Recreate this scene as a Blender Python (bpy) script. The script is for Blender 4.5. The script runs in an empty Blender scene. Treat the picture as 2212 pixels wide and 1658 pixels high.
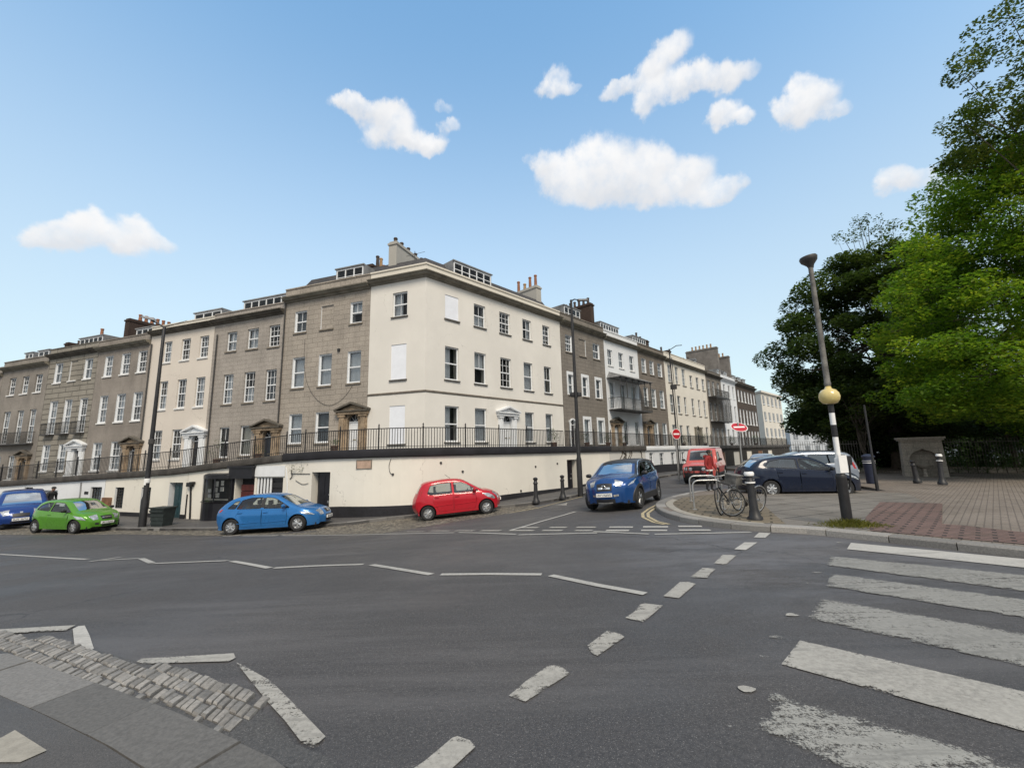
import bpy, bmesh, math, random
import numpy as np
from mathutils import Vector, Matrix
from mathutils.geometry import delaunay_2d_cdt
random.seed(7)
rnd = random.Random(11)
SC = bpy.context.scene
COL = SC.collection
PI = math.pi

# ---------------------------------------------------------------- camera model (eye at the origin, y forward, z up)
F = 920.0; PIT = math.radians(9.3); ROL = math.radians(1.4)
FW = Vector((0, math.cos(PIT), math.sin(PIT)))
_u0 = Vector((0, -math.sin(PIT), math.cos(PIT))); _r0 = Vector((1, 0, 0))
RT = math.cos(ROL) * _r0 - math.sin(ROL) * _u0
UP = math.sin(ROL) * _r0 + math.cos(ROL) * _u0
def ray(x, y):
    return FW + RT * ((x - 1106) / F) + UP * ((829 - y) / F)
def crop(reg, W):
    s = (reg[2] - reg[0]) / W
    return lambda x, y: ((reg[0] + x * s) * .92167, (reg[1] + y * s) * .92167)

# ---------------------------------------------------------------- lie of the land: a thin plate surface through surveyed spots
CP = np.array([(0,2.5,-1.64),(-6,3,-1.68),(5,3,-1.64),(3,8,-1.76),(-6,9,-2.02),(0,9,-1.9),(5.5,7.6,-1.74),(6.1,10.2,-1.83),(7.6,9.4,-1.82),(14,12,-1.88),
(-17.4,23.7,-3.16),(-23,25.7,-3.12),(-8.2,20.5,-2.82),(-11.5,17.7,-2.93),(-8.6,17.4,-2.85),(-21,19.6,-3.12),(-3.4,16.8,-2.55),(-1,17.2,-2.38),(-.65,22.2,-2.44),(3.1,26.2,-2.32),
(4.1,13.8,-1.87),(5.6,16,-1.84),(11.7,35.3,-1.9),(14.7,38.6,-1.95),(11,25,-1.94),(13.3,18.5,-1.93),(8,17,-1.88),(20,22,-2.0),(-34,20,-3.3),(-34,30,-3.3),(-15,12,-2.55),(35,65,-2.3),
(25,45,-2.1),(30,20,-2.05),(60,95,-2.6),(0,-10,-1.6),(-20,-5,-2.4),(-60,40,-4.0),(20,-8,-1.7)], float)
def _tps(r2):
    return np.where(r2 > 0, .5 * r2 * np.log(np.maximum(r2, 1e-12)), 0.)
_n = len(CP)
_K = _tps(((CP[:, None, :2] - CP[None, :, :2]) ** 2).sum(-1)) + 3.0 * np.eye(_n)
_P = np.c_[np.ones(_n), CP[:, :2]]
_w = np.linalg.solve(np.block([[_K, _P], [_P.T, np.zeros((3, 3))]]), np.r_[CP[:, 2], 0, 0, 0])
def g_arr(x, y):
    x = np.asarray(x, float); y = np.asarray(y, float)
    r2 = (x[..., None] - CP[:, 0]) ** 2 + (y[..., None] - CP[:, 1]) ** 2
    return _tps(r2) @ _w[:_n] + _w[_n] + _w[_n + 1] * x + _w[_n + 2] * y
def g(x, y):
    return float(g_arr(x, y))
def G(px, py, off=0.0):
    """the spot of the ground seen at photo position (px, py)"""
    r = ray(px, py); t = .5
    f = lambda t: t * r.z - g(t * r.x, t * r.y) - off
    while f(t) > 0 and t < 150: t *= 1.05
    a, b = t / 1.05, t
    for _ in range(22):
        m = (a + b) / 2
        if f(m) > 0: a = m
        else: b = m
    return Vector((b * r.x, b * r.y, b * r.z))
def G2(px, py, off=0.0):
    p = G(px, py, off); return (p.x, p.y)

# ---------------------------------------------------------------- object helpers
def tag(o, label=None, cat=None, group=None, kind=None):
    if label: o['label'] = label
    if cat: o['category'] = cat
    if group: o['group'] = group
    if kind: o['kind'] = kind
    return o
def empty(name, loc=(0, 0, 0), rz=0.0, label=None, cat=None, group=None, parent=None):
    o = bpy.data.objects.new(name, None); COL.objects.link(o)
    o.empty_display_size = .3
    o.location = loc; o.rotation_euler = (0, 0, rz)
    if parent: o.parent = parent
    return tag(o, label, cat, group)
def copy_tree(o, parent=None):
    c = o.copy(); COL.objects.link(c)
    if parent: c.parent = parent
    for ch in list(o.children): copy_tree(ch, c)
    return c
def link(name, me, parent=None):
    o = bpy.data.objects.new(name, me); COL.objects.link(o)
    if parent: o.parent = parent
    return o

class MB:
    """collects shapes into one mesh"""
    def __init__(s): s.v = []; s.f = []; s.m = []
    def add(s, vs, fs, m=0, M=None):
        b = len(s.v)
        if M is not None: vs = [M @ Vector(p) for p in vs]
        s.v += [tuple(p) for p in vs]
        s.f += [tuple(b + i for i in f) for f in fs]
        s.m += [m] * len(fs)
        return s
    def box(s, x0, x1, y0, y1, z0, z1, m=0, M=None):
        vs = [(x, y, z) for z in (z0, z1) for y in (y0, y1) for x in (x0, x1)]
        return s.add(vs, [(0, 2, 3, 1), (4, 5, 7, 6), (0, 1, 5, 4), (2, 6, 7, 3), (0, 4, 6, 2), (1, 3, 7, 5)], m, M)
    def poly(s, pts, m=0, M=None):
        return s.add(pts, [tuple(range(len(pts)))], m, M)
    def tube(s, path, r, n=8, m=0, M=None, caps=True):
        path = [Vector(p) for p in path]; k = len(path)
        rs = r if isinstance(r, (list, tuple)) else [r] * k
        vs = []; fs = []; prev = None
        for i, p in enumerate(path):
            t = (path[min(i + 1, k - 1)] - path[max(i - 1, 0)])
            t = t.normalized() if t.length > 1e-9 else Vector((0, 0, 1))
            if prev is None:
                a = Vector((0, 0, 1)) if abs(t.z) < .9 else Vector((1, 0, 0))
                prev = (a - t * a.dot(t)).normalized()
            else:
                prev = (prev - t * prev.dot(t))
                prev = prev.normalized() if prev.length > 1e-6 else t.orthogonal().normalized()
            q = t.cross(prev)
            for j in range(n):
                c = 2 * PI * j / n
                vs.append(p + (prev * math.cos(c) + q * math.sin(c)) * rs[i])
        for i in range(k - 1):
            for j in range(n):
                a = i * n + j; b = i * n + (j + 1) % n
                fs.append((a, b, b + n, a + n))
        if caps:
            fs.append(tuple(range(n - 1, -1, -1))); fs.append(tuple(range((k - 1) * n, k * n)))
        return s.add(vs, fs, m, M)
    def lathe(s, prof, n=20, m=0, M=None, axis='z', caps=True):
        """prof: (radius, height) pairs bottom to top"""
        vs = []; fs = []
        for r, h in prof:
            for j in range(n):
                c = 2 * PI * j / n; x, y = r * math.cos(c), r * math.sin(c)
                vs.append((x, y, h) if axis == 'z' else (x, h, -y))
        for i in range(len(prof) - 1):
            for j in range(n):
                a = i * n + j; b = i * n + (j + 1) % n
                fs.append((a, b, b + n, a + n))
        if caps and prof[0][0] > 1e-5: fs.append(tuple(range(n - 1, -1, -1)))
        if caps and prof[-1][0] > 1e-5: fs.append(tuple(range((len(prof) - 1) * n, len(prof) * n)))
        return s.add(vs, fs, m, M)
    def sweep(s, prof, path, m=0, zs=None, caps=True):
        """prof: closed (out, z) outline; path: plan points, out = to the right of travel"""
        k = len(path); P = [Vector((p[0], p[1])) for p in path]; vs = []; fs = []; n = len(prof)
        for i in range(k):
            d0 = (P[i] - P[i - 1]).normalized() if i > 0 else None
            d1 = (P[i + 1] - P[i]).normalized() if i < k - 1 else None
            if d0 is None: d0 = d1
            if d1 is None: d1 = d0
            n0 = Vector((d0.y, -d0.x)); n1 = Vector((d1.y, -d1.x)); b = (n0 + n1)
            b = b / max(.25, 1 + n0.dot(n1))
            for o, z in prof:
                q = P[i] + b * o
                vs.append((q.x, q.y, z + (zs[i] if zs else 0)))
        for i in range(k - 1):
            for j in range(n):
                a = i * n + j; c = i * n + (j + 1) % n
                fs.append((a, a + n, c + n, c))
        if caps:
            fs.append(tuple(range(n))); fs.append(tuple(range(k * n - 1, (k - 1) * n - 1, -1)))
        return s.add(vs, fs, m)
    def prism(s, pts, d0, d1, m=0, M=None):
        """pts in (x, z), extruded along y from d0 to d1"""
        n = len(pts); vs = [(x, d0, z) for x, z in pts] + [(x, d1, z) for x, z in pts]
        fs = [tuple(range(n)), tuple(range(2 * n - 1, n - 1, -1))]
        fs += [(i, i + n, (i + 1) % n + n, (i + 1) % n) for i in range(n)]
        return s.add(vs, fs, m, M)
    def mesh(s, name, mats, smooth=None, weld=0.0, recalc=True):
        me = bpy.data.meshes.new(name)
        me.from_pydata(s.v, [], s.f)
        for mt in (mats if isinstance(mats, (list, tuple)) else [mats]): me.materials.append(mt)
        me.polygons.foreach_set('material_index', s.m)
        if weld or recalc:
            bm = bmesh.new(); bm.from_mesh(me)
            if weld: bmesh.ops.remove_doubles(bm, verts=bm.verts, dist=weld)
            if recalc: bmesh.ops.recalc_face_normals(bm, faces=bm.faces)
            bm.to_mesh(me); bm.free()
        if smooth is not None:
            me.polygons.foreach_set('use_smooth', [True] * len(me.polygons))
            me.set_sharp_from_angle(angle=math.radians(smooth))
        me.update()
        return me
    def build(s, name, mats, parent=None, smooth=None, weld=0.0, recalc=True):
        return link(name, s.mesh(name, mats, smooth, weld, recalc), parent)

def inpoly(x, y, P):
    c = False; j = len(P) - 1
    for i in range(len(P)):
        xi, yi = P[i]; xj, yj = P[j]
        if (yi > y) != (yj > y) and x < (xj - xi) * (y - yi) / (yj - yi) + xi: c = not c
        j = i
    return c
def resample(P, step, closed=False):
    P = [Vector(p) for p in P]; out = []
    if closed: P = P + [P[0]]
    for a, b in zip(P[:-1], P[1:]):
        k = max(1, int(math.ceil((b - a).length / step)))
        out += [a.lerp(b, i / k) for i in range(k)]
    if not closed: out.append(P[-1])
    return out
def catmull(P, n=8, closed=False):
    P = [Vector(p) for p in P]; k = len(P); out = []
    for i in range(k if closed else k - 1):
        p0 = P[(i - 1) % k] if closed or i > 0 else P[0]; p1 = P[i]; p2 = P[(i + 1) % k]
        p3 = P[(i + 2) % k] if closed or i + 2 < k else P[-1]
        for j in range(n):
            t = j / n
            out.append(.5 * ((2 * p1) + (p2 - p0) * t + (2 * p0 - 5 * p1 + 4 * p2 - p3) * t * t + (3 * p1 - p0 - 3 * p2 + p3) * t ** 3))
    if not closed: out.append(P[-1])
    return out
def offset_line(P, d):
    """shift a plan polyline to the right of travel by d"""
    out = []; k = len(P); P = [Vector((p[0], p[1])) for p in P]
    for i in range(k):
        a = P[max(i - 1, 0)]; b = P[min(i + 1, k - 1)]; t = (b - a).normalized()
        out.append(P[i] + Vector((t.y, -t.x)) * d)
    return out
def sheet(name, outline, off, mat, step=.6, kind='structure', skirt=None, edge_step=.4, parent=None, holes=(), edge=0.0):
    """a patch of ground following the land, `off` metres above it"""
    ol = resample([(p[0], p[1]) for p in outline], edge_step, True)
    pts = [Vector(p) for p in ol]; n = len(pts)
    edges = [(i, (i + 1) % n) for i in range(n)]
    op = [(p.x, p.y) for p in ol]
    x0 = min(p[0] for p in op); x1 = max(p[0] for p in op); y0 = min(p[1] for p in op); y1 = max(p[1] for p in op)
    yy = y0 + step / 2
    while yy < y1:
        xx = x0 + step / 2
        while xx < x1:
            if inpoly(xx, yy, op): pts.append(Vector((xx + step * .13 * math.sin(yy * 7), yy)))
            xx += step
        yy += step
    vo, eo, fo, _, _, _ = delaunay_2d_cdt(pts, edges, [], 0, 1e-5)
    z = g_arr([v.x for v in vo], [v.y for v in vo]) + off
    mb = MB(); vs = [(v.x, v.y, float(zz)) for v, zz in zip(vo, z)]
    fs = []
    for f in fo:
        cx = sum(vo[i].x for i in f) / 3; cy = sum(vo[i].y for i in f) / 3
        if inpoly(cx, cy, op) and not any(inpoly(cx, cy, h) for h in holes): fs.append(tuple(f))
    mb.add(vs, fs)
    if skirt:
        zo = g_arr([p[0] for p in op], [p[1] for p in op])
        b = len(mb.v); mb.v += [(p[0], p[1], float(q) + off) for p, q in zip(op, zo)] + [(p[0], p[1], float(q) + off - skirt) for p, q in zip(op, zo)]
        for i in range(n):
            mb.f.append((b + i, b + (i + 1) % n, b + n + (i + 1) % n, b + n + i)); mb.m.append(0)
    o = mb.build(name, mat, parent, recalc=False)
    me = o.data
    if edge:
        at = me.attributes.new('edge', 'FLOAT', 'POINT'); sg = [(op[i], op[(i + 1) % n]) for i in range(n)]
        def dd(x, y): return min((((x - a[0] - (b[0] - a[0]) * (t := max(0, min(1, ((x - a[0]) * (b[0] - a[0]) + (y - a[1]) * (b[1] - a[1])) / max(1e-9, (b[0] - a[0]) ** 2 + (b[1] - a[1]) ** 2))))) ** 2 + (y - a[1] - (b[1] - a[1]) * t) ** 2)) for a, b in sg) ** .5
        at.data.foreach_set('value', [min(1, dd(v.x, v.y) / edge) for v in vo])
    bm = bmesh.new(); bm.from_mesh(me)
    for f in bm.faces:
        if f.normal.z < -.2: f.normal_flip()
    bm.to_mesh(me); bm.free()
    if kind: o['kind'] = kind
    return o
# ---------------------------------------------------------------- materials
def new_mat(name):
    m = bpy.data.materials.new(name); m.use_nodes = True
    nt = m.node_tree; bs = nt.nodes['Principled BSDF']
    return m, nt, bs
def N(nt, t, **kw):
    n = nt.nodes.new(t)
    for k, v in kw.items():
        if k.startswith('i_'):
            key = k[2:]; key = int(key) if key.isdigit() else key.replace('_', ' ')
            n.inputs[key].default_value = v
        else: setattr(n, k, v)
    return n
def c4(c): return (c[0], c[1], c[2], 1)
def L(nt, a, b): nt.links.new(a, b)
def mixc(nt, fac, a, b, blend='MIX'):
    n = N(nt, 'ShaderNodeMix', data_type='RGBA', blend_type=blend)
    for sock, val in ((n.inputs[0], fac), (n.inputs[6], a), (n.inputs[7], b)):
        if hasattr(val, 'is_linked') or hasattr(val, 'node'): L(nt, val, sock)
        else: sock.default_value = val if not isinstance(val, tuple) or len(val) == 4 else c4(val)
    return n.outputs[2]
def ramp(nt, fac, lo, hi, a=0.0, b=1.0):
    n = N(nt, 'ShaderNodeMapRange', i_1=lo, i_2=hi, i_3=a, i_4=b); n.interpolation_type = 'SMOOTHSTEP'
    L(nt, fac, n.inputs[0]); return n.outputs[0]
def math_(nt, op, a, b=None):
    n = N(nt, 'ShaderNodeMath', operation=op)
    for i, v in enumerate((a, b)):
        if v is None: continue
        if hasattr(v, 'node'): L(nt, v, n.inputs[i])
        else: n.inputs[i].default_value = v
    return n.outputs[0]
def noise(nt, co, scale, detail=4, rough=.6, off=None, stretch=None, dist=0.0):
    if stretch or off:
        mp = N(nt, 'ShaderNodeMapping'); L(nt, co, mp.inputs[0])
        if stretch: mp.inputs['Scale'].default_value = stretch
        if off: mp.inputs['Location'].default_value = off
        co = mp.outputs[0]
    n = N(nt, 'ShaderNodeTexNoise', i_Scale=scale, i_Detail=detail, i_Roughness=rough, i_Distortion=dist)
    L(nt, co, n.inputs['Vector']); return n.outputs['Fac']
def coords(nt, which='Object'):
    return N(nt, 'ShaderNodeTexCoord').outputs[which]
def world_pos(nt):
    return N(nt, 'ShaderNodeNewGeometry').outputs['Position']
def bump(nt, bs, h, strength=.3, dist=.01):
    b = N(nt, 'ShaderNodeBump', i_Strength=strength, i_Distance=dist)
    L(nt, h, b.inputs['Height']); L(nt, b.outputs[0], bs.inputs['Normal'])

def plain(name, col, rough=.6, metal=0.0, var=.12, scale=4.0, spec=.5, bmp=0.0, coat=0.0):
    m, nt, bs = new_mat(name)
    co = coords(nt)
    a = noise(nt, co, scale, 5); b = noise(nt, co, scale * 9, 3)
    f = math_(nt, 'ADD', math_(nt, 'MULTIPLY', a, .7), math_(nt, 'MULTIPLY', b, .3))
    f = ramp(nt, f, .3, .7)
    lo = tuple(max(0, c * (1 - var)) for c in col); hi = tuple(min(1, c * (1 + var)) for c in col)
    L(nt, mixc(nt, f, lo, hi), bs.inputs['Base Color'])
    bs.inputs['Roughness'].default_value = rough; bs.inputs['Metallic'].default_value = metal
    bs.inputs['Specular IOR Level'].default_value = spec
    if coat: bs.inputs['Coat Weight'].default_value = coat; bs.inputs['Coat Roughness'].default_value = .03
    if bmp: bump(nt, bs, b, bmp, .01)
    return m

def render_wall(name, col, stain=(.28, .27, .24), amt=.35, var=.06, crack=True, streak=.5):
    """painted render: faint blotches, rain streaks and hair cracks"""
    m, nt, bs = new_mat(name); co = coords(nt)
    big = ramp(nt, noise(nt, co, .35, 5, .6), .35, .7)
    base = mixc(nt, big, tuple(c * (1 - var) for c in col), tuple(min(1, c * (1 + var * .5)) for c in col))
    st = noise(nt, co, 1.0, 6, .65, stretch=(2.2, 2.2, .16))
    st = ramp(nt, st, .52, .8, 0, streak)
    pat = ramp(nt, noise(nt, co, .55, 6, .7, off=(7, 3, 1)), .5, .8, 0, 1)
    f = math_(nt, 'MULTIPLY', st, pat)
    f = math_(nt, 'ADD', f, ramp(nt, noise(nt, co, 2.7, 6, .75, off=(3, 9, 4)), .62, .8, 0, .35))
    f = math_(nt, 'MULTIPLY', f, amt)
    colr = mixc(nt, f, base, stain)
    if crack:
        v = N(nt, 'ShaderNodeTexVoronoi', feature='DISTANCE_TO_EDGE', i_Scale=.42)
        wv = N(nt, 'ShaderNodeVectorMath', operation='ADD')
        nn = N(nt, 'ShaderNodeTexNoise', i_Scale=2.0, i_Detail=4.0); L(nt, co, nn.inputs['Vector'])
        L(nt, co, wv.inputs[0]); L(nt, nn.outputs['Color'], wv.inputs[1]); L(nt, wv.outputs[0], v.inputs['Vector'])
        cr = ramp(nt, v.outputs[0], .0, .006, 1, 0)
        cr = math_(nt, 'MULTIPLY', cr, ramp(nt, noise(nt, co, .5, 3, .5, off=(1, 5, 2)), .5, .66, 0, .45))
        colr = mixc(nt, cr, colr, (.16, .15, .13))
    L(nt, colr, bs.inputs['Base Color'])
    bs.inputs['Roughness'].default_value = .85; bs.inputs['Specular IOR Level'].default_value = .25
    bump(nt, bs, noise(nt, co, 35, 4), .25, .01)
    return m

def ashlar(name, c1, c2, mortar, bw=.75, bh=.3, ms=.012, grime=.5, vary=.5):
    """coursed stone on a wall whose local x runs along it"""
    m, nt, bs = new_mat(name); co = coords(nt)
    sp = N(nt, 'ShaderNodeSeparateXYZ'); L(nt, co, sp.inputs[0])
    cb = N(nt, 'ShaderNodeCombineXYZ'); L(nt, math_(nt, 'ADD', sp.outputs[0], sp.outputs[1]), cb.inputs[0]); L(nt, sp.outputs[2], cb.inputs[1])
    br = N(nt, 'ShaderNodeTexBrick', i_Scale=1.0, i_Mortar_Size=ms, i_Mortar_Smooth=.3, i_Bias=0.0, i_Brick_Width=bw, i_Row_Height=bh)
    L(nt, cb.outputs[0], br.inputs['Vector'])
    br.inputs['Color1'].default_value = c4(c1); br.inputs['Color2'].default_value = c4(c2); br.inputs['Mortar'].default_value = c4(mortar)
    big = ramp(nt, noise(nt, co, .4, 6, .65), .3, .72)
    avg = tuple((a + b) / 2 for a, b in zip(c1, c2))
    colr = mixc(nt, vary, br.outputs['Color'], mixc(nt, big, tuple(c * .72 for c in avg), tuple(c * 1.25 for c in avg)))
    fine = noise(nt, co, 14, 5, .7)
    colr = mixc(nt, .55, colr, mixc(nt, ramp(nt, fine, .3, .7), (.55, .55, .55), (1.3, 1.3, 1.3)), 'MULTIPLY')
    st = ramp(nt, noise(nt, co, 1.0, 6, .7, stretch=(1.6, 1.6, .22), off=(4, 4, 0)), .5, .8, 0, grime)
    colr = mixc(nt, st, colr, tuple(c * .35 for c in avg))
    L(nt, colr, bs.inputs['Base Color'])
    bs.inputs['Roughness'].default_value = .92; bs.inputs['Specular IOR Level'].default_value = .2
    bump(nt, bs, math_(nt, 'ADD', fine, math_(nt, 'MULTIPLY', br.outputs['Fac'], -1.5)), .4, .012)
    return m

def asphalt(name, col=(.062, .063, .072), grain=90, patch=True):
    m, nt, bs = new_mat(name); co = world_pos(nt)
    f = noise(nt, co, grain, 3, .7); sp = noise(nt, co, grain * 2.7, 2, .6)
    big = ramp(nt, noise(nt, co, .22, 6, .6), .3, .7)
    c = mixc(nt, big, tuple(x * .82 for x in col), tuple(x * 1.18 for x in col))
    c = mixc(nt, ramp(nt, f, .35, .68), mixc(nt, .5, c, (.016, .016, .018)), c)
    c = mixc(nt, ramp(nt, sp, .58, .74, 0, .8), c, (.26, .25, .24))
    if patch:
        # scuffed patch where traffic turns, with a pale sheen painted into its colour
        dv = N(nt, 'ShaderNodeVectorMath', operation='DISTANCE'); L(nt, co, dv.inputs[0]); dv.inputs[1].default_value = (4.6, 7.4, -1.8)
        sc2 = math_(nt, 'MULTIPLY', ramp(nt, dv.outputs['Value'], 4.6, .8), ramp(nt, noise(nt, co, .9, 8, .8, off=(1, 8, 0), stretch=(.6, 1.6, 1)), .38, .62))
        c = mixc(nt, math_(nt, 'MULTIPLY', sc2, .75), c, (.135, .135, .145))
        # tyre-polished lanes and drip stains, stretched along the main road
        rot = N(nt, 'ShaderNodeMapping'); L(nt, co, rot.inputs[0]); rot.inputs['Rotation'].default_value = (0, 0, math.radians(22)); rot.inputs['Scale'].default_value = (.12, 1.1, 1)
        tr = noise(nt, rot.outputs[0], 1.0, 7, .7)
        c = mixc(nt, ramp(nt, tr, .48, .7, 0, .45), c, tuple(x * 1.7 for x in col))
        tr2 = noise(nt, rot.outputs[0], 2.3, 7, .75, off=(9, 4, 0))
        c = mixc(nt, ramp(nt, tr2, .56, .75, 0, .35), c, tuple(x * .45 for x in col))
        v = N(nt, 'ShaderNodeTexVoronoi', feature='DISTANCE_TO_EDGE', i_Scale=.35)
        wv = N(nt, 'ShaderNodeVectorMath', operation='ADD'); nn = N(nt, 'ShaderNodeTexNoise', i_Scale=1.4, i_Detail=5.0)
        L(nt, co, nn.inputs['Vector']); L(nt, co, wv.inputs[0]); L(nt, nn.outputs['Color'], wv.inputs[1]); L(nt, wv.outputs[0], v.inputs['Vector'])
        cr = math_(nt, 'MULTIPLY', ramp(nt, v.outputs[0], 0, .012, 1, 0), ramp(nt, noise(nt, co, .3, 3, .5, off=(2, 2, 2)), .52, .62, 0, .7))
        c = mixc(nt, cr, c, (.022, .022, .024))
    L(nt, c, bs.inputs['Base Color'])
    r = ramp(nt, noise(nt, co, .5, 5, .6, off=(5, 1, 0)), .35, .65, .52, .78)
    L(nt, r, bs.inputs['Roughness'])
    bs.inputs['Specular IOR Level'].default_value = .45
    bump(nt, bs, math_(nt, 'ADD', f, math_(nt, 'MULTIPLY', sp, .6)), .55, .006)
    return m

def paint_mat(name, wear, col=(.4, .385, .35), scale=1.0):
    """thermoplastic road paint: rubbed thin in streaks, ragged at its edges"""
    m, nt, bs = new_mat(name); co = world_pos(nt)
    mp = N(nt, 'ShaderNodeMapping'); L(nt, co, mp.inputs[0]); mp.inputs['Rotation'].default_value = (0, 0, math.radians(45.5)); mp.inputs['Scale'].default_value = (.35, 2.6, 1)
    st = noise(nt, mp.outputs[0], 2.4, 8, .75); a = noise(nt, co, 1.7, 7, .7); b = noise(nt, co, 24 * scale, 5, .8); c = noise(nt, co, 75, 3, .7)
    f = math_(nt, 'ADD', math_(nt, 'ADD', math_(nt, 'MULTIPLY', st, .38), math_(nt, 'MULTIPLY', a, .17)), math_(nt, 'ADD', math_(nt, 'MULTIPLY', b, .25), math_(nt, 'MULTIPLY', c, .2)))
    at = N(nt, 'ShaderNodeAttribute', attribute_name='edge')
    f = math_(nt, 'ADD', f, math_(nt, 'MULTIPLY', math_(nt, 'SUBTRACT', at.outputs['Fac'], 1.0), .085))
    lo = .5 - .2 * (1 - wear) - .05
    al = ramp(nt, f, lo, lo + .07, 0, .96)
    big = ramp(nt, noise(nt, co, .9, 5, .6, off=(3, 3, 0)), .3, .7)
    cc = mixc(nt, ramp(nt, b, .3, .7), mixc(nt, big, tuple(x * .55 for x in col), tuple(x * .85 for x in col)), col)
    L(nt, mixc(nt, ramp(nt, st, .5, .7, 0, .7), cc, tuple(x * .45 for x in col)), bs.inputs['Base Color'])
    bs.inputs['Roughness'].default_value = .65
    L(nt, al, bs.inputs['Alpha'])
    bump(nt, bs, c, .3, .004)
    return m

def flags_mat(name, c1, c2, mortar, bw=.9, bh=.6, rot=0.0, ms=.012, dirt=.5):
    m, nt, bs = new_mat(name); co = world_pos(nt)
    mp = N(nt, 'ShaderNodeMapping'); L(nt, co, mp.inputs[0]); mp.inputs['Rotation'].default_value = (0, 0, rot)
    br = N(nt, 'ShaderNodeTexBrick', i_Scale=1.0, i_Mortar_Size=ms, i_Mortar_Smooth=.2, i_Brick_Width=bw, i_Row_Height=bh)
    L(nt, mp.outputs[0], br.inputs['Vector'])
    br.inputs['Color1'].default_value = c4(c1); br.inputs['Color2'].default_value = c4(c2); br.inputs['Mortar'].default_value = c4(mortar)
    big = ramp(nt, noise(nt, co, .35, 6, .65), .3, .7)
    c = mixc(nt, .6, br.outputs['Color'], mixc(nt, big, (.7, .68, .66), (1.2, 1.2, 1.2)), 'MULTIPLY')
    fine = noise(nt, co, 40, 4, .7)
    c = mixc(nt, .5, c, mixc(nt, ramp(nt, fine, .3, .7), (.65, .65, .65), (1.25, 1.25, 1.25)), 'MULTIPLY')
    c = mixc(nt, ramp(nt, noise(nt, co, 1.3, 6, .7, off=(4, 0, 0)), .52, .75, 0, dirt), c, (.05, .045, .035))
    L(nt, c, bs.inputs['Base Color']); bs.inputs['Roughness'].default_value = .85; bs.inputs['Specular IOR Level'].default_value = .3
    bump(nt, bs, math_(nt, 'ADD', math_(nt, 'MULTIPLY', br.outputs['Fac'], -1.0), math_(nt, 'MULTIPLY', fine, .4)), .5, .01)
    return m

def cobble_mat(name, col=(.14, .125, .1)):
    m, nt, bs = new_mat(name); co = world_pos(nt)
    mp = N(nt, 'ShaderNodeMapping'); L(nt, co, mp.inputs[0]); mp.inputs['Scale'].default_value = (1, 1, .01)
    v = N(nt, 'ShaderNodeTexVoronoi', feature='DISTANCE_TO_EDGE', i_Scale=7.0, i_Randomness=.7); L(nt, mp.outputs[0], v.inputs['Vector'])
    v2 = N(nt, 'ShaderNodeTexVoronoi', i_Scale=7.0, i_Randomness=.7); L(nt, mp.outputs[0], v2.inputs['Vector'])
    s = N(nt, 'ShaderNodeSeparateColor'); L(nt, v2.outputs['Color'], s.inputs[0])
    c = mixc(nt, s.outputs[0], tuple(x * .7 for x in col), tuple(x * 1.9 for x in col))
    c = mixc(nt, ramp(nt, v.outputs[0], 0, .09, 1, 0), c, (.035, .032, .026))
    c = mixc(nt, ramp(nt, noise(nt, co, 1.2, 5), .55, .75, 0, .6), c, (.05, .05, .045))
    L(nt, c, bs.inputs['Base Color']); bs.inputs['Roughness'].default_value = .8
    bump(nt, bs, ramp(nt, v.outputs[0], 0, .2), .8, .03)
    return m

def sett_mat(name, col):
    m, nt, bs = new_mat(name); co = world_pos(nt); ge = N(nt, 'ShaderNodeNewGeometry'); b = noise(nt, co, 40, 5, .7)
    c = mixc(nt, ge.outputs['Random Per Island'], tuple(x * .72 for x in col), tuple(x * 1.35 for x in col))
    c = mixc(nt, .6, c, mixc(nt, ramp(nt, b, .3, .7), (.6, .6, .6), (1.3, 1.3, 1.3)), 'MULTIPLY')
    L(nt, c, bs.inputs['Base Color']); bs.inputs['Roughness'].default_value = .75; bump(nt, bs, b, .4, .008); return m

def leaf_mat(name, dark, mid, light, trans=.45):
    m, nt, bs = new_mat(name)
    ge = N(nt, 'ShaderNodeNewGeometry')
    co = world_pos(nt)
    clump = ramp(nt, noise(nt, co, .55, 3, .6), .35, .65)
    f = math_(nt, 'ADD', math_(nt, 'MULTIPLY', ge.outputs['Random Per Island'], .55), math_(nt, 'MULTIPLY', clump, .45))
    c = mixc(nt, ramp(nt, f, .5, .95), mixc(nt, ramp(nt, f, .05, .55), dark, mid), light)
    L(nt, c, bs.inputs['Base Color']); bs.inputs['Roughness'].default_value = .5; bs.inputs['Specular IOR Level'].default_value = .35
    tr = N(nt, 'ShaderNodeBsdfTranslucent'); L(nt, mixc(nt, 1.0, c, (1.5, 1.6, .7), 'MULTIPLY'), tr.inputs[0])
    mx = N(nt, 'ShaderNodeMixShader'); mx.inputs[0].default_value = trans
    L(nt, bs.outputs[0], mx.inputs[1]); L(nt, tr.outputs[0], mx.inputs[2])
    L(nt, mx.outputs[0], nt.nodes['Material Output'].inputs[0])
    return m

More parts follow.
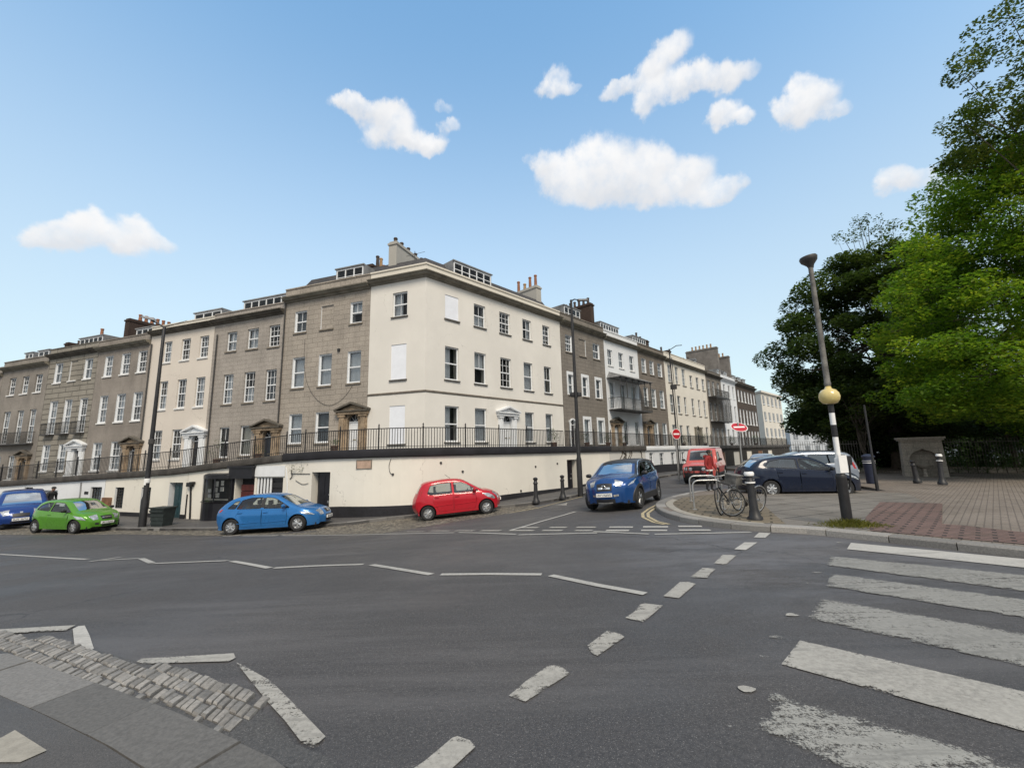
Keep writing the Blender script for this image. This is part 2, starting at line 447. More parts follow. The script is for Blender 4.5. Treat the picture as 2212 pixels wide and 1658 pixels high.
def glass_mat(name, tint=(.5, .54, .55), clear=.7, rough=.02, wav=0.0):
    """pane one can look through, with the sky mirrored in it"""
    m, nt, bs = new_mat(name)
    tp = N(nt, 'ShaderNodeBsdfTransparent'); tp.inputs[0].default_value = c4(tint)
    gl = N(nt, 'ShaderNodeBsdfGlossy'); gl.inputs['Roughness'].default_value = rough; gl.inputs[0].default_value = (.85, .87, .88, 1)
    fr = N(nt, 'ShaderNodeFresnel', i_IOR=1.52)
    if wav:
        b = N(nt, 'ShaderNodeBump', i_Strength=wav, i_Distance=.05); L(nt, noise(nt, coords(nt), 2.5, 2), b.inputs['Height']); L(nt, b.outputs[0], gl.inputs['Normal'])
    mx = N(nt, 'ShaderNodeMixShader')
    L(nt, math_(nt, 'ADD', math_(nt, 'MULTIPLY', fr.outputs[0], clear * .75), 1 - clear), mx.inputs[0])
    L(nt, tp.outputs[0], mx.inputs[1]); L(nt, gl.outputs[0], mx.inputs[2])
    L(nt, mx.outputs[0], nt.nodes['Material Output'].inputs[0])
    return m

def carpaint(name, col, metal=.35, dirt=.07):
    m, nt, bs = new_mat(name); co = coords(nt)
    f = noise(nt, co, 1.8, 4)
    sp = N(nt, 'ShaderNodeSeparateXYZ'); L(nt, co, sp.inputs[0])
    low = math_(nt, 'MULTIPLY', ramp(nt, sp.outputs[2], .15, .6, 1, 0), ramp(nt, noise(nt, co, 6, 5, .7), .35, .7, .2, 1))
    c = mixc(nt, f, tuple(x * .92 for x in col), tuple(min(1, x * 1.06) for x in col))
    c = mixc(nt, math_(nt, 'MULTIPLY', low, dirt * 2), c, (.11, .1, .09))
    L(nt, c, bs.inputs['Base Color'])
    bs.inputs['Metallic'].default_value = metal * .6; L(nt, ramp(nt, noise(nt, co, 9, 4), .3, .7, .26, .36), bs.inputs['Roughness'])
    bs.inputs['Specular IOR Level'].default_value = .15; bs.inputs['Coat Weight'].default_value = .7; bs.inputs['Coat Roughness'].default_value = .06
    return m

M = {}
M['road'] = asphalt('asphalt', (.078, .075, .076), 48)
M['pave_asphalt'] = asphalt('footway_asphalt', (.092, .088, .086), 110, False)
M['ground'] = asphalt('far_ground', (.09, .09, .088), 60, False)
M['paint'] = paint_mat('road_paint', .55)
M['paint_line'] = paint_mat('road_paint_line', .2, (.45, .44, .41))
M['paint_grey'] = paint_mat('road_paint_grey', .8, (.29, .285, .265))
M['paint_new'] = paint_mat('road_paint_fresh', .2, (.5, .485, .45))
M['paint_worn'] = paint_mat('road_paint_worn', .93, (.33, .325, .3))
M['paint_yellow'] = paint_mat('yellow_line_paint', .3, (.5, .42, .26))
M['flags'] = flags_mat('flagstones', (.2, .185, .165), (.165, .155, .14), (.03, .028, .025), 1.3, .9, math.radians(-24), .02)
M['island'] = flags_mat('stone_setts_island', (.21, .175, .125), (.16, .135, .1), (.08, .07, .05), .45, .3, math.radians(30), .03, .6)
M['plaza'] = flags_mat('plaza_brick', (.215, .185, .158), (.185, .16, .138), (.13, .112, .098), .24, .12, math.radians(-42), .012, .5)
M['tactile'] = flags_mat('red_tactile', (.19, .125, .108), (.165, .112, .1), (.06, .045, .042), .42, .2, math.radians(47), .035, .5)


M['kerb'] = sett_mat('kerb_stone', (.24, .23, .215)); M['kerb_dark'] = sett_mat('kerb_stone_brown', (.15, .145, .138)); M['sett'] = sett_mat('sett_granite', (.215, .205, .19))
M['grit'] = asphalt('gritty_asphalt', (.09, .088, .086), 45, False)
M['cobble'] = cobble_mat('cobbles')
M['slab_pale'] = plain('pale_slab', (.3, .28, .24), .85, var=.2, scale=10, bmp=.3)
M['cream'] = render_wall('cream_render', (.725, .7, .65), amt=.75)
M['cream_wall'] = render_wall('cream_wall_render', (.73, .7, .63), amt=1.0, stain=(.24, .22, .18))
M['cream2'] = render_wall('warm_cream_render', (.64, .585, .52), amt=.5)
M['cream3'] = render_wall('pale_stucco', (.73, .69, .61), amt=.5)
M['white_wall'] = render_wall('white_render', (.72, .74, .76), amt=.4)
M['white_old'] = render_wall('white_render_old', (.58, .57, .54), amt=1.0, stain=(.16, .15, .13))
M['stone1'] = ashlar('bath_stone', (.39, .35, .303), (.33, .297, .26), (.12, .105, .09), .8, .31, .014, .45, .4)
M['stone2'] = ashlar('grey_brown_stone', (.375, .343, .31), (.33, .302, .274), (.15, .135, .12), .7, .29, .012, .45, .45)
M['stone4'] = ashlar('brown_roughcast', (.285, .257, .23), (.255, .23, .206), (.195, .175, .155), .9, .35, .006, .4, .7)
M['stone5'] = ashlar('banded_ashlar', (.3, .28, .242), (.25, .233, .202), (.045, .042, .036), 1.9, .43, .05, .4, .4)
M['stone6'] = ashlar('grey_roughcast', (.27, .247, .222), (.24, .22, .198), (.19, .174, .156), .9, .35, .006, .4, .7)
M['stoneR1'] = ashlar('dark_ashlar', (.24, .217, .19), (.2, .181, .16), (.1, .09, .08), .75, .3, .014, .5, .4)
M['stoneR3'] = ashlar('dark_brown_ashlar', (.22, .192, .165), (.188, .164, .14), (.09, .08, .068), .75, .3, .014, .5, .4)
M['stoneR7'] = ashlar('umber_brick', (.095, .075, .062), (.08, .065, .055), (.07, .058, .05), .5, .16, .01, .4)
M['trim_stone'] = plain('cornice_stone', (.2, .185, .15), .9, var=.35, scale=1.5, bmp=.3)
M['trim_dark'] = plain('weathered_cornice', (.1, .09, .075), .9, var=.45, scale=1.8, bmp=.3)
M['trim_gold'] = plain('door_case_stone', (.27, .205, .14), .9, var=.6, scale=1.6, bmp=.2)
M['trim_cream'] = render_wall('cream_parapet', (.7, .66, .58), amt=.7, crack=False)
M['trim_white'] = plain('white_trim', (.72, .74, .76), .6, var=.06, scale=3)
M['frame'] = plain('white_sash_paint', (.74, .76, .78), .45, var=.06, scale=5)
M['sill'] = plain('dark_sill', (.085, .08, .072), .8, var=.35, scale=3)
M['sill_white'] = plain('white_sill', (.68, .68, .67), .7, var=.12, scale=3)
M['sill_stone'] = plain('stone_sill', (.2, .175, .145), .9, var=.3, scale=3)
M['blank'] = plain('blind_window_white', (.78, .81, .87), .7, var=.04, scale=2)
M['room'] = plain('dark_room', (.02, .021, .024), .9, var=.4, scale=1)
M['curtain'] = plain('net_curtain', (.72, .74, .77), .9, var=.1, scale=3)
M['curtain_warm'] = plain('cream_blind', (.55, .52, .45), .9, var=.1, scale=3)
M['curtain_grey'] = plain('grey_curtain', (.2, .22, .24), .9, var=.25, scale=3)
M['pane'] = glass_mat('window_glass', (.8, .83, .84), 1.0, .02, .05)
M['slate'] = flags_mat('roof_slate', (.075, .072, .075), (.055, .054, .058), (.03, .03, .03), .3, .2, 0, .008, .4)
M['lead'] = plain('roof_lead', (.2, .205, .21), .6, var=.35, scale=1.5)
M['soot_brick'] = ashlar('chimney_brick', (.075, .052, .042), (.06, .043, .036), (.045, .036, .03), .23, .08, .008, .5)
M['stack_render'] = render_wall('chimney_render', (.4, .385, .35), amt=1.2, stain=(.06, .055, .05), crack=False, streak=1.0)
M['stack_grey'] = plain('chimney_grey', (.18, .165, .15), .9, var=.3, scale=1.2)
M['terracotta'] = plain('chimney_pot_clay', (.27, .115, .06), .8, var=.35, scale=4)
M['pot_buff'] = plain('chimney_pot_buff', (.36, .23, .12), .8, var=.35, scale=4)
M['pot_dark'] = plain('chimney_pot_sooty', (.06, .045, .038), .85, var=.4, scale=4)
M['ledge'] = plain('black_coping', (.014, .014, .018), .85, var=.45, scale=1.2)
M['ledge_stone'] = plain('sooty_stone_coping', (.055, .05, .045), .9, var=.5, scale=1.5, bmp=.3)
M['rubble'] = ashlar('sooty_rubble', (.06, .054, .047), (.042, .038, .034), (.025, .023, .02), .4, .22, .02, .5)
M['iron'] = plain('black_iron', (.016, .016, .018), .5, var=.4, scale=5)
M['rail_grey'] = plain('weathered_railings', (.15, .14, .125), .7, var=.4, scale=4)
M['iron_grey'] = plain('dark_ironwork', (.045, .043, .042), .6, var=.4, scale=5)
M['steel'] = plain('galvanised_steel', (.42, .42, .41), .38, .75, var=.3, scale=7)
M['grey_post'] = plain('grey_painted_post', (.2, .205, .205), .6, var=.3, scale=3)
M['lead_grey'] = plain('weathered_pole', (.14, .135, .125), .75, .2, var=.55, scale=5)
M['black_door'] = plain('black_door_paint', (.012, .012, .016), .3, var=.3, scale=3)
M['teal_door'] = plain('teal_door_paint', (.018, .05, .06), .45, var=.25, scale=3)
M['white_door'] = plain('white_door_paint', (.72, .74, .76), .4, var=.05, scale=3)
M['navy_door'] = plain('navy_door_paint', (.016, .022, .032), .35, var=.25, scale=3)
M['brass'] = plain('brass', (.5, .42, .25), .3, .9, var=.2, scale=6)
M['rubber'] = plain('tyre_rubber', (.016, .016, .017), .8, var=.3, scale=8)
M['plastic'] = plain('black_plastic', (.017, .017, .019), .5, var=.25, scale=6)
M['cabin'] = plain('cabin_trim', (.035, .035, .038), .85, var=.3, scale=5)
M['alloy'] = plain('alloy_rim', (.5, .51, .52), .32, .75, var=.12, scale=6)
M['alloy_dark'] = plain('dark_alloy_rim', (.25, .255, .26), .35, .75, var=.15, scale=6)
M['chrome'] = plain('chrome', (.75, .76, .77), .12, 1.0, var=.05, scale=5)
M['lamp_clear'] = plain('headlamp_lens', (.42, .45, .48), .22, .5, var=.6, scale=9, coat=1.0)
M['lamp_red'] = plain('tail_lamp_lens', (.35, .015, .015), .12, 0, var=.3, scale=9, coat=1.0)
M['lamp_amber'] = plain('warm_lamp_lens', (.8, .6, .42), .12, .2, var=.2, scale=9, coat=1.0)
M['car_glass'] = glass_mat('car_glass', (.74, .79, .78), .93, .01)
M['car_glass_dark'] = glass_mat('privacy_glass', (.1, .115, .13), .84, .01)
M['plate'] = plain('plate_white', (.74, .74, .72), .4, var=.04, scale=5)
M['ink'] = plain('plate_ink', (.02, .02, .024), .5, var=.2, scale=9)
M['sign_red'] = plain('sign_red', (.42, .012, .022), .4, var=.1, scale=4)
M['sign_white'] = plain('sign_white', (.78, .78, .77), .4, var=.06, scale=5)
M['globe'] = plain('amber_globe', (.62, .5, .2), .3, var=.12, scale=3, coat=.5)
M['bark'] = plain('tree_bark', (.07, .058, .045), .95, var=.5, scale=3, bmp=.6)
M['leaf_dark'] = leaf_mat('leaf_evergreen', (.028, .05, .018), (.052, .085, .028), (.09, .12, .036), .4)
M['leaf_bright'] = leaf_mat('leaf_acer', (.05, .11, .018), (.13, .22, .028), (.29, .34, .045), .55)
M['leaf_mid'] = leaf_mat('leaf_ash', (.022, .04, .012), (.05, .078, .02), (.11, .125, .03), .45)
M['leaf_hedge'] = leaf_mat('leaf_hedge', (.03, .062, .028), (.055, .1, .04), (.09, .15, .055), .4)
M['grass'] = leaf_mat('grass_tuft', (.07, .075, .018), (.14, .14, .03), (.24, .22, .05), .4)
M['fence_stone'] = ashlar('mossy_stone', (.3, .275, .235), (.24, .22, .19), (.09, .085, .07), .7, .34, .012, .6)
M['skin'] = plain('skin', (.25, .14, .095), .6, var=.1, scale=6)
M['hair'] = plain('dark_hair', (.015, .012, .01), .7, var=.3, scale=20)
M['red_cloth'] = plain('red_jacket_cloth', (.24, .018, .018), .85, var=.25, scale=6, bmp=.2)
M['dark_cloth'] = plain('dark_cloth', (.02, .021, .024), .9, var=.3, scale=6, bmp=.2)
M['grey_cloth'] = plain('charcoal_coat', (.035, .036, .036), .9, var=.3, scale=6, bmp=.2)
M['shoe'] = plain('shoe_leather', (.015, .014, .014), .6, var=.2, scale=9)
M['pale_far'] = plain('distant_pale_wall', (.5, .53, .56), .9, var=.08, scale=.3)
M['wood'] = plain('weathered_board', (.19, .095, .05), .85, var=.45, scale=3)
M['tan'] = plain('tan_panel', (.42, .3, .23), .8, var=.2, scale=3)
M['poster'] = plain('poster_paper', (.42, .41, .39), .7, var=.5, scale=14)
M['poster_red'] = plain('dark_red_board', (.07, .012, .01), .6, var=.4, scale=6)
M['bin_green'] = plain('bin_dark_green', (.02, .028, .028), .55, var=.3, scale=5)
M['bin_blue'] = plain('bin_navy', (.018, .024, .05), .5, var=.3, scale=5)
M['pot_clay'] = plain('planter_clay', (.12, .07, .05), .85, var=.3, scale=5)
# ---------------------------------------------------------------- plan of the two terraces
C = Vector((-4.813, 23.3))
DL = Vector((-.9434, .33167)); NL = Vector((-.33167, -.9434))
DR = Vector((.68493, .72861)); NR = Vector((.72861, -.68493))
OFF = 3.8
OL = C + NL * OFF; OR = C + NR * OFF
def Lp(u, off=OFF): return C + NL * off + DL * u
def Rp(u, off=OFF): return C + NR * off + DR * u
z4a = crop((860, 540, 1360, 1060), 1594); z1 = crop((0, 700, 500, 1260), 1480); z3 = crop((400, 960, 900, 1260), 2212)
z5 = crop((900, 1000, 1400, 1260), 2212); z7 = crop((1340, 1020, 1840, 1280), 2212); z1b = crop((1580, 1000, 2000, 1260), 2212)
z2b = crop((1900, 880, 2400, 1320), 1884); z4b = crop((0, 1220, 900, 1799), 2212); z5b = crop((800, 1200, 1700, 1799), 2212)
z6b = crop((1600, 1200, 2400, 1799), 2212); z7c = crop((0, 1120, 500, 1270), 2212); z6s = crop((1280, 620, 1680, 1120), 1326); z8s = crop((1550, 780, 1900, 1110), 1758)

# far ground out to the horizon
mb = MB(); rings = [0, 30, 60, 85, 110, 150, 220, 350, 600, 1000, 1800]; na = 48
for r in rings:
    for j in range(na):
        a = 2 * PI * j / na; x, y = 5 + r * math.cos(a), 20 + r * math.sin(a)
        t = min(1, max(0, (r - 60) / 60)); t = t * t * (3 - 2 * t)
        mb.v.append((x, y, (g(x, y) - .6) * (1 - t) + t * -4.2))
for i in range(len(rings) - 1):
    for j in range(na):
        mb.f.append((i * na + j, i * na + (j + 1) % na, (i + 1) * na + (j + 1) % na, (i + 1) * na + j)); mb.m.append(0)
tag(mb.build('ground', M['ground'], smooth=60), kind='structure')

sheet('road', [(-48, -6), (42, -6), (52, 30), (60, 95), (30, 95), (-30, 60), (-48, 45)], 0, M['road'], 1.3, edge_step=2)

# --- pavement under the terrace walls
kerbL = [G2(-420, 1134), G2(-200, 1137), G2(0, 1140), G2(160, 1143), G2(307, 1146), G2(461, 1146), G2(600, 1142), G2(731, 1136), G2(829, 1124.5), G2(892, 1118), G2(985, 1108), G2(1086, 1097), G2(1167, 1088), G2(1259, 1070.5)]
kR = [Rp(9, 2.0 + OFF), Rp(14, 2.0 + OFF), Rp(22, 2.1 + OFF), Rp(34, 2.2 + OFF), Rp(66, 2.4 + OFF)]
kerbL = [tuple(p) for p in catmull([(p[0], p[1], 0) for p in kerbL] + [(p.x, p.y, 0) for p in kR], 5)]
kerbL = [(p[0], p[1]) for p in kerbL]
wallLine = [Lp(46), Lp(30), Lp(14), Lp(5.8)] + [Vector(p) for p in [(-8.2, 20.4), (-6.3, 19.85), (-4.5, 19.75), (-2.7, 20.45), (-.65, 22.2)]] + [Rp(7.6), Rp(20), Rp(34), Rp(66)]
back = [(p.x, p.y + .6) for p in wallLine][::-1]
sheet('pavement', kerbL + back, .115, M['pave_asphalt'], 1.0, skirt=.2)
def kerb_run(name, line, mat, width=.16, length=.9, up=.125, down=.12, side=1, chamfer=.02, gap=.008):
    """separate kerb stones laid along a plan line"""
    pts = resample([(p[0], p[1], 0) for p in line], .3); mb = MB()
    d = [0]
    for a, b in zip(pts[:-1], pts[1:]): d.append(d[-1] + (b - a).length)
    def at(s):
        s = min(max(s, 0), d[-1] - 1e-4)
        i = next(k for k in range(len(d) - 1) if d[k + 1] >= s); t = (s - d[i]) / max(1e-6, d[i + 1] - d[i])
        p = pts[i].lerp(pts[i + 1], t); q = (pts[i + 1] - pts[i]).normalized(); return p, q
    s = 0
    while s < d[-1] - .1:
        ln = length * rnd.uniform(.8, 1.2); e = min(s + ln, d[-1]); k = max(1, int((e - s) / .3)); j = rnd.uniform(-.006, .006)
        sec = []
        for i in range(k + 1):
            p, q = at(s + gap + (e - s - 2 * gap) * i / k); n = Vector((q.y, -q.x, 0)) * side
            zz = g(p.x, p.y)
            for o, h in ((0, -down), (0, up + j - chamfer), (-chamfer, up + j), (-width, up + j), (-width, -down)):
                w = p + n * o; sec.append((w.x, w.y, zz + h))
        fs = []
        for i in range(k):
            for c in range(4): a = i * 5 + c; fs.append((a, a + 1, a + 6, a + 5))
        fs += [(0, 1, 2, 3, 4), tuple(k * 5 + c for c in (4, 3, 2, 1, 0))]
        mb.add(sec, fs); s = e
    return tag(mb.build(name, mat), kind='structure')
kerb_run('kerb', kerbL, M['kerb_dark'], .18, .9, .128)
# cobbled parking lane along that kerb
lane = [G2(-420, 1150), G2(0, 1155), G2(260, 1153.5), G2(480, 1157), G2(650, 1155), G2(829, 1151), G2(920, 1137), G2(1000, 1124), G2(1090, 1110), G2(1170, 1098)]
kl = [p for p in kerbL if p[0] > lane[0][0] - 4 and p[0] < G2(1167, 1088)[0]]
sheet('cobbled_lane', lane + kl[::-1], .006, M['cobble'], .5)

# --- right-hand pavement, the island round the cycle stands and the plaza
kerbR = [G2(1531, 1063), G2(1493, 1068), G2(1455, 1077), G2(1433, 1084.5), G2(1417, 1094), G2(1421, 1105), G2(1443, 1117), G2(1485, 1128), G2(1568, 1140.5), G2(1652, 1148), G2(1751, 1154), G2(1840, 1163), G2(1960, 1176), G2(2212, 1205), G2(2500, 1238)]
kerbR = [(p.x, p.y) for p in catmull([(p[0], p[1], 0) for p in kerbR], 6)]
plaza_back = [(36, 9), (44, 24), (40, 27.5), (27, 29.5), (23.5, 30.5), (19.0, 31.0), (17.2, 24.5), (15.6, 19.2), (14.9, 17.6), G2(1806, 1064), G2(1720, 1060), G2(1631, 1057)]
sheet('plaza', [(p.x, p.y) for p in offset_line(kerbR, -.06)] + plaza_back, .115, M['plaza'], .8, skirt=.22)
kerb_run('kerb', kerbR, M['kerb'], .3, .85, .125)
inner = offset_line(kerbR, -.55)
isl = [(p.x, p.y) for p in inner if p.x < G2(1700, 1140)[0] and p.y < 16.6]
sheet('cycle_stand_island', isl + [G2(1650, 1098), G2(1610, 1078), G2(1560, 1071)], .121, M['island'], .5)
inn2 = [(p.x, p.y) for p in offset_line(kerbR, -.31)]
f0 = G2(1655, 1141); 
flag_edge = [p for p in inn2 if p[0] > f0[0] and p[0] < G2(1893, 1165)[0]]
sheet('flagstones', flag_edge + [G2(2000, 1092), G2(1960, 1072), G2(1806, 1066.5), G2(1631, 1060.5), G2(1640, 1090)], .119, M['flags'], .6)
tz = lambda x, y: G2(*z2b(x, y))
sheet('tactile_paving', [tz(490, 1300), tz(540, 1425), tz(820, 1452), tz(1190, 1490), tz(1884, 1555), G2(2330, 1215), G2(2330, 1180), tz(1884, 1440), tz(1400, 1380), tz(1170, 1360), tz(1170, 1165), tz(620, 1150)], .124, M['tactile'], .6)
# inner strip of pale kerb flags round the island
band = [(p.x, p.y) for p in offset_line(kerbR, -.33) if p.y < 16.6 and p.x < f0[0]]
band2 = [(p.x, p.y) for p in offset_line(kerbR, -.55) if p.y < 16.6 and p.x < f0[0]]
sheet('kerb_flags', band + band2[::-1], .122, M['slab_pale'], .5)
# pavement and verge at the railings on the far right
sheet('footway', [(17.5, 24.6), (19.2, 31.2), (23.5, 30.7), (27, 29.8), (40, 27.8), (44, 24.2), (60, 30), (50, 50), (24, 62), (19.5, 40)], .2, M['plaza'], 1.2, skirt=.3)

# --- near pavement at the photographer's feet: flush kerb stones, granite setts
zz4 = lambda x, y: G2(*z4b(x, y))
ko = [(-7.5, 2.6)] + [zz4(*p) for p in [(0, 770), (220, 840), (440, 915), (630, 980), (790, 1040), (1020, 1130), (1250, 1240), (1460, 1335), (1650, 1425)]] + [G2(720, 1760), G2(860, 1900)]
ki = [(-7.2, 2.2)] + [zz4(*p) for p in [(0, 885), (130, 920), (265, 970), (560, 1100), (820, 1205), (1050, 1335), (1250, 1425)]] + [G2(610, 1800), G2(700, 1900)]
ki = [tuple(p) for p in offset_line(ko, .37)]
sheet('near_pavement', ki + [(-1, .4), (-8, .2)], .03, M['pave_asphalt'], .5, skirt=.1)
kerb_run('kerb', ko, M['kerb_dark'], .36, .95, .036, .1, side=-1, chamfer=.012, gap=.006)
P4 = [zz4(*p) for p in [(-60, 1290), (0, 1285), (80, 1240), (265, 1360), (110, 1430), (-60, 1430)]]
sheet('paving_slab', P4, .036, M['slab_pale'], .4)
setts = [(-7.6, 3.05)] + [zz4(*p) for p in [(0, 648), (200, 672), (420, 715), (540, 742), (790, 812), (1100, 880), (1280, 945), (1400, 1000), (1520, 1062), (1500, 1125), (1390, 1190), (1262, 1240)]] + ko[8:0:-1] + [(-7.5, 2.62)]
rowdir = (Vector(zz4(790, 1040)) - Vector(zz4(1250, 1240))).normalized(); acr = Vector((-rowdir.y, rowdir.x))
if acr.y < 0: acr = -acr
mb = MB(); o = Vector(zz4(1250, 1240))
wid = .135; row = -14
while row < 22:
    base = o + acr * (row * .118); s = -1.5
    row += 1
    while s < 9:
        ln = rnd.uniform(.05, .082); c = base + rowdir * (s + ln / 2) + acr * rnd.uniform(-.012, .012); s += ln + .009
        if not inpoly(c.x, c.y, setts): continue
        sk = .55 + rnd.uniform(-.08, .08)
        a = rowdir * (ln / 2 * rnd.uniform(.88, 1)); b = (acr + rowdir * sk) * (.054 * rnd.uniform(.9, 1.0))
        h = .022 + rnd.uniform(-.006, .008); z0 = g(c.x, c.y); k = .8
        q = [c - a - b, c + a - b, c + a + b, c - a + b]
        vs = [(p.x, p.y, z0 - .03) for p in q] + [(p.x, p.y, z0 + h - .009) for p in q]
        vs += [(c.x + (p.x - c.x) * k, c.y + (p.y - c.y) * k, z0 + h + rnd.uniform(-.003, .003)) for p in q]
        mb.add(vs, [(0, 1, 5, 4), (1, 2, 6, 5), (2, 3, 7, 6), (3, 0, 4, 7), (4, 5, 9, 8), (5, 6, 10, 9), (6, 7, 11, 10), (7, 4, 8, 11), (8, 9, 10, 11)])
tag(mb.build('sett_channel', M['sett'], smooth=40), kind='structure')
sheet('sett_bed', setts, .005, M['grit'], .4)
sheet('gritty_patch', [zz4(*p) for p in [(1500, 1100), (1400, 1185), (1250, 1240), (1460, 1330), (1640, 1420), (1800, 1480), (1990, 1480), (1880, 1360), (1700, 1290), (1580, 1150)]], .006, M['grit'], .4)

# ---------------------------------------------------------------- road markings
def mark(poly, mat='paint', off=.009, name='road_marking'):
    cx = sum(p[0] for p in poly) / len(poly); cy = sum(p[1] for p in poly) / len(poly); near = math.hypot(cx, cy) < 13
    return sheet(name, poly, off, M[mat], .085 if near else .5, edge_step=.12 if near else .3, edge=.07)
def strip(pix, w, mat='paint_line', off=.009):
    pts = [G(*p) for p in pix]; pl = [(p.x, p.y) for p in pts]
    a = offset_line(pl, w / 2); b = offset_line(pl, -w / 2)
    return mark([(p.x, p.y) for p in a] + [(p.x, p.y) for p in b][::-1], mat, off)
for seg in [[(-250, 1188), (0, 1197), (100, 1203), (188, 1208)], [(193, 1213), (262, 1203)], [(222, 1210), (300, 1206)], [(305, 1206), (328, 1216)], [(330, 1217), (410, 1214), (492, 1211)], [(500, 1212), (582, 1227)],
            [(592, 1227), (690, 1222), (785, 1219)], [(803, 1220), (932, 1241)], [(952, 1241), (1060, 1240), (1170, 1241)], [(1190, 1243), (1290, 1264), (1394, 1283)]]:
    strip(seg, .13)
for seg in [[(480, 1158), (520, 1156)], [(524, 1157), (600, 1156.5)], [(608, 1156.5), (720, 1155.5), (829, 1153.5), (982, 1150.5)], [(990, 1150), (1050, 1151.5), (1115, 1154)], [(1120, 1155), (1200, 1153), (1290, 1151)], [(1281, 1148), (1402, 1153.5)], [(1414, 1154), (1520, 1152), (1622, 1149.5)]]:
    strip(seg, .12)
for x0, x1, y in [(220, 410, 1086), (480, 690, 1079), (740, 930, 1077), (1000, 1210, 1077), (1300, 1560, 1075), (1640, 1850, 1075), (1970, 2160, 1076), (1430, 1600, 1045), (1715, 1895, 1043), (1995, 2200, 1042)]:
    strip([z5(x0, y), z5(x1, y)], .2, 'paint')
for x0, x1, y in [(355, 595, 987), (720, 990, 986), (1110, 1440, 984), (390, 635, 952), (740, 1000, 949), (1105, 1350, 944)]:
    strip([z7(x0, y), z7(x1, y)], .2, 'paint_new')
strip([z5(1315, 1072), z5(1650, 975), z5(1985, 880)], .12)
mark([G2(*z5(1770, 815)), G2(*z5(1800, 812)), G2(*z5(1892, 815)), G2(*z5(1902, 787))], 'paint')
strip([z7(1240, 618), z7(1100, 642), z7(940, 692), z7(800, 762), z7(735, 810), z7(740, 850), z7(850, 902), z7(965, 925)], .09, 'paint_yellow')
strip([z7(1240, 640), z7(1120, 668), z7(960, 718), z7(850, 762), z7(790, 808), z7(795, 845), z7(885, 893), z7(1010, 922)], .09, 'paint_yellow')
strip([z5(2058, 722), z5(1850, 775), z5(1620, 835), z5(1300, 893)], .09, 'paint_yellow')
zz6 = lambda x, y: G2(*z6b(x, y)); zz5 = lambda x, y: G2(*z5b(x, y))
for p, mt in [([(495, 133), (570, 137), (535, 168), (460, 165)], 'paint_new'), ([(400, 197), (485, 197), (410, 247), (335, 242)], 'paint_new'), ([(260, 277), (350, 280), (280, 342), (200, 336)], 'paint'), ([(140, 365), (215, 370), (145, 428), (52, 420)], 'paint')]:
    mark([zz6(*q) for q in p], mt)
for p, mt in [([(2080, 323), (2145, 325), (2110, 380), (2010, 376)], 'paint'), ([(1950, 405), (2000, 403), (2042, 415), (1945, 498), (1855, 486), (1880, 465)], 'paint'), ([(1720, 535), (1750, 528), (1855, 540), (1740, 636), (1635, 612), (1690, 575)], 'paint'),
              ([(1530, 686), (1600, 700), (1632, 722), (1475, 832), (1440, 815), (1418, 772)], 'paint'), ([(1190, 890), (1230, 884), (1275, 900), (1317, 932), (1060, 1097), (965, 1062), (1060, 980)], 'paint'), ([(640, 1305), (670, 1296), (740, 1320), (772, 1358), (620, 1500), (520, 1580), (330, 1540), (480, 1440)], 'paint')]:
    mark([zz5(*q) for q in p], mt)
zs = [([(1090, 200), (1065, 241)], [(2212, 305), (2212, 361)], 'paint_new'), ([(960, 285), (930, 346)], [(2212, 410), (2212, 516)], 'paint_grey'), ([(960, 398), (930, 481)], [(2212, 568), (2212, 690)], 'paint_grey'),
      ([(900, 560), (805, 692)], [(2212, 790), (2212, 1005)], 'paint_grey'), ([(760, 835), (640, 990)], [(2212, 1168), (2212, 1425)], 'paint'), ([(570, 1168), (455, 1432)], [(1750, 1517), (1340, 1800)], 'paint_worn')]
for (a, b), (c, d), mt in zs:
    A, B, Cc, D = [Vector(zz6(*q)) for q in (a, b, c, d)]
    A2 = A + (Cc - A).normalized() * 6.2; B2 = B + (D - B).normalized() * 6.4
    mark([tuple(A), tuple(A.lerp(A2, .5)), tuple(A2), tuple(B2), tuple(B.lerp(B2, .5)), tuple(B)], mt, name='zebra_stripe')
studs = [(1020, 198), (998, 231), (935, 290), (870, 393), (825, 465), (785, 541), (712, 668), (610, 812), (525, 935), (410, 1150), (315, 1398)]
for i, (x, y) in enumerate(studs):
    c = Vector(zz6(x, y)); rr = .045
    mark([(c.x + rr * rnd.uniform(1, 1.9) * math.cos(k * .7), c.y + rr * rnd.uniform(.7, 1.2) * math.sin(k * .7)) for k in range(9)], 'paint_worn' if i % 3 else 'paint', .009, 'crossing_stud')
zz4p = [([(-250, 640), (0, 630), (435, 606), (380, 636), (0, 656), (-250, 668)], 'paint'), ([(418, 628), (450, 612), (487, 608), (515, 665), (540, 742), (450, 800), (430, 745)], 'paint_new'), ([(785, 818), (815, 800), (1080, 785), (1345, 769), (1357, 795), (1320, 815), (820, 830)], 'paint'),
        ([(1360, 822), (1400, 840), (1560, 930), (1720, 1090), (1875, 1252), (1802, 1320), (1735, 1285), (1640, 1160), (1540, 1050), (1420, 900)], 'paint')]
for p, mt in zz4p: mark([zz4(*q) for q in p], mt, .012)
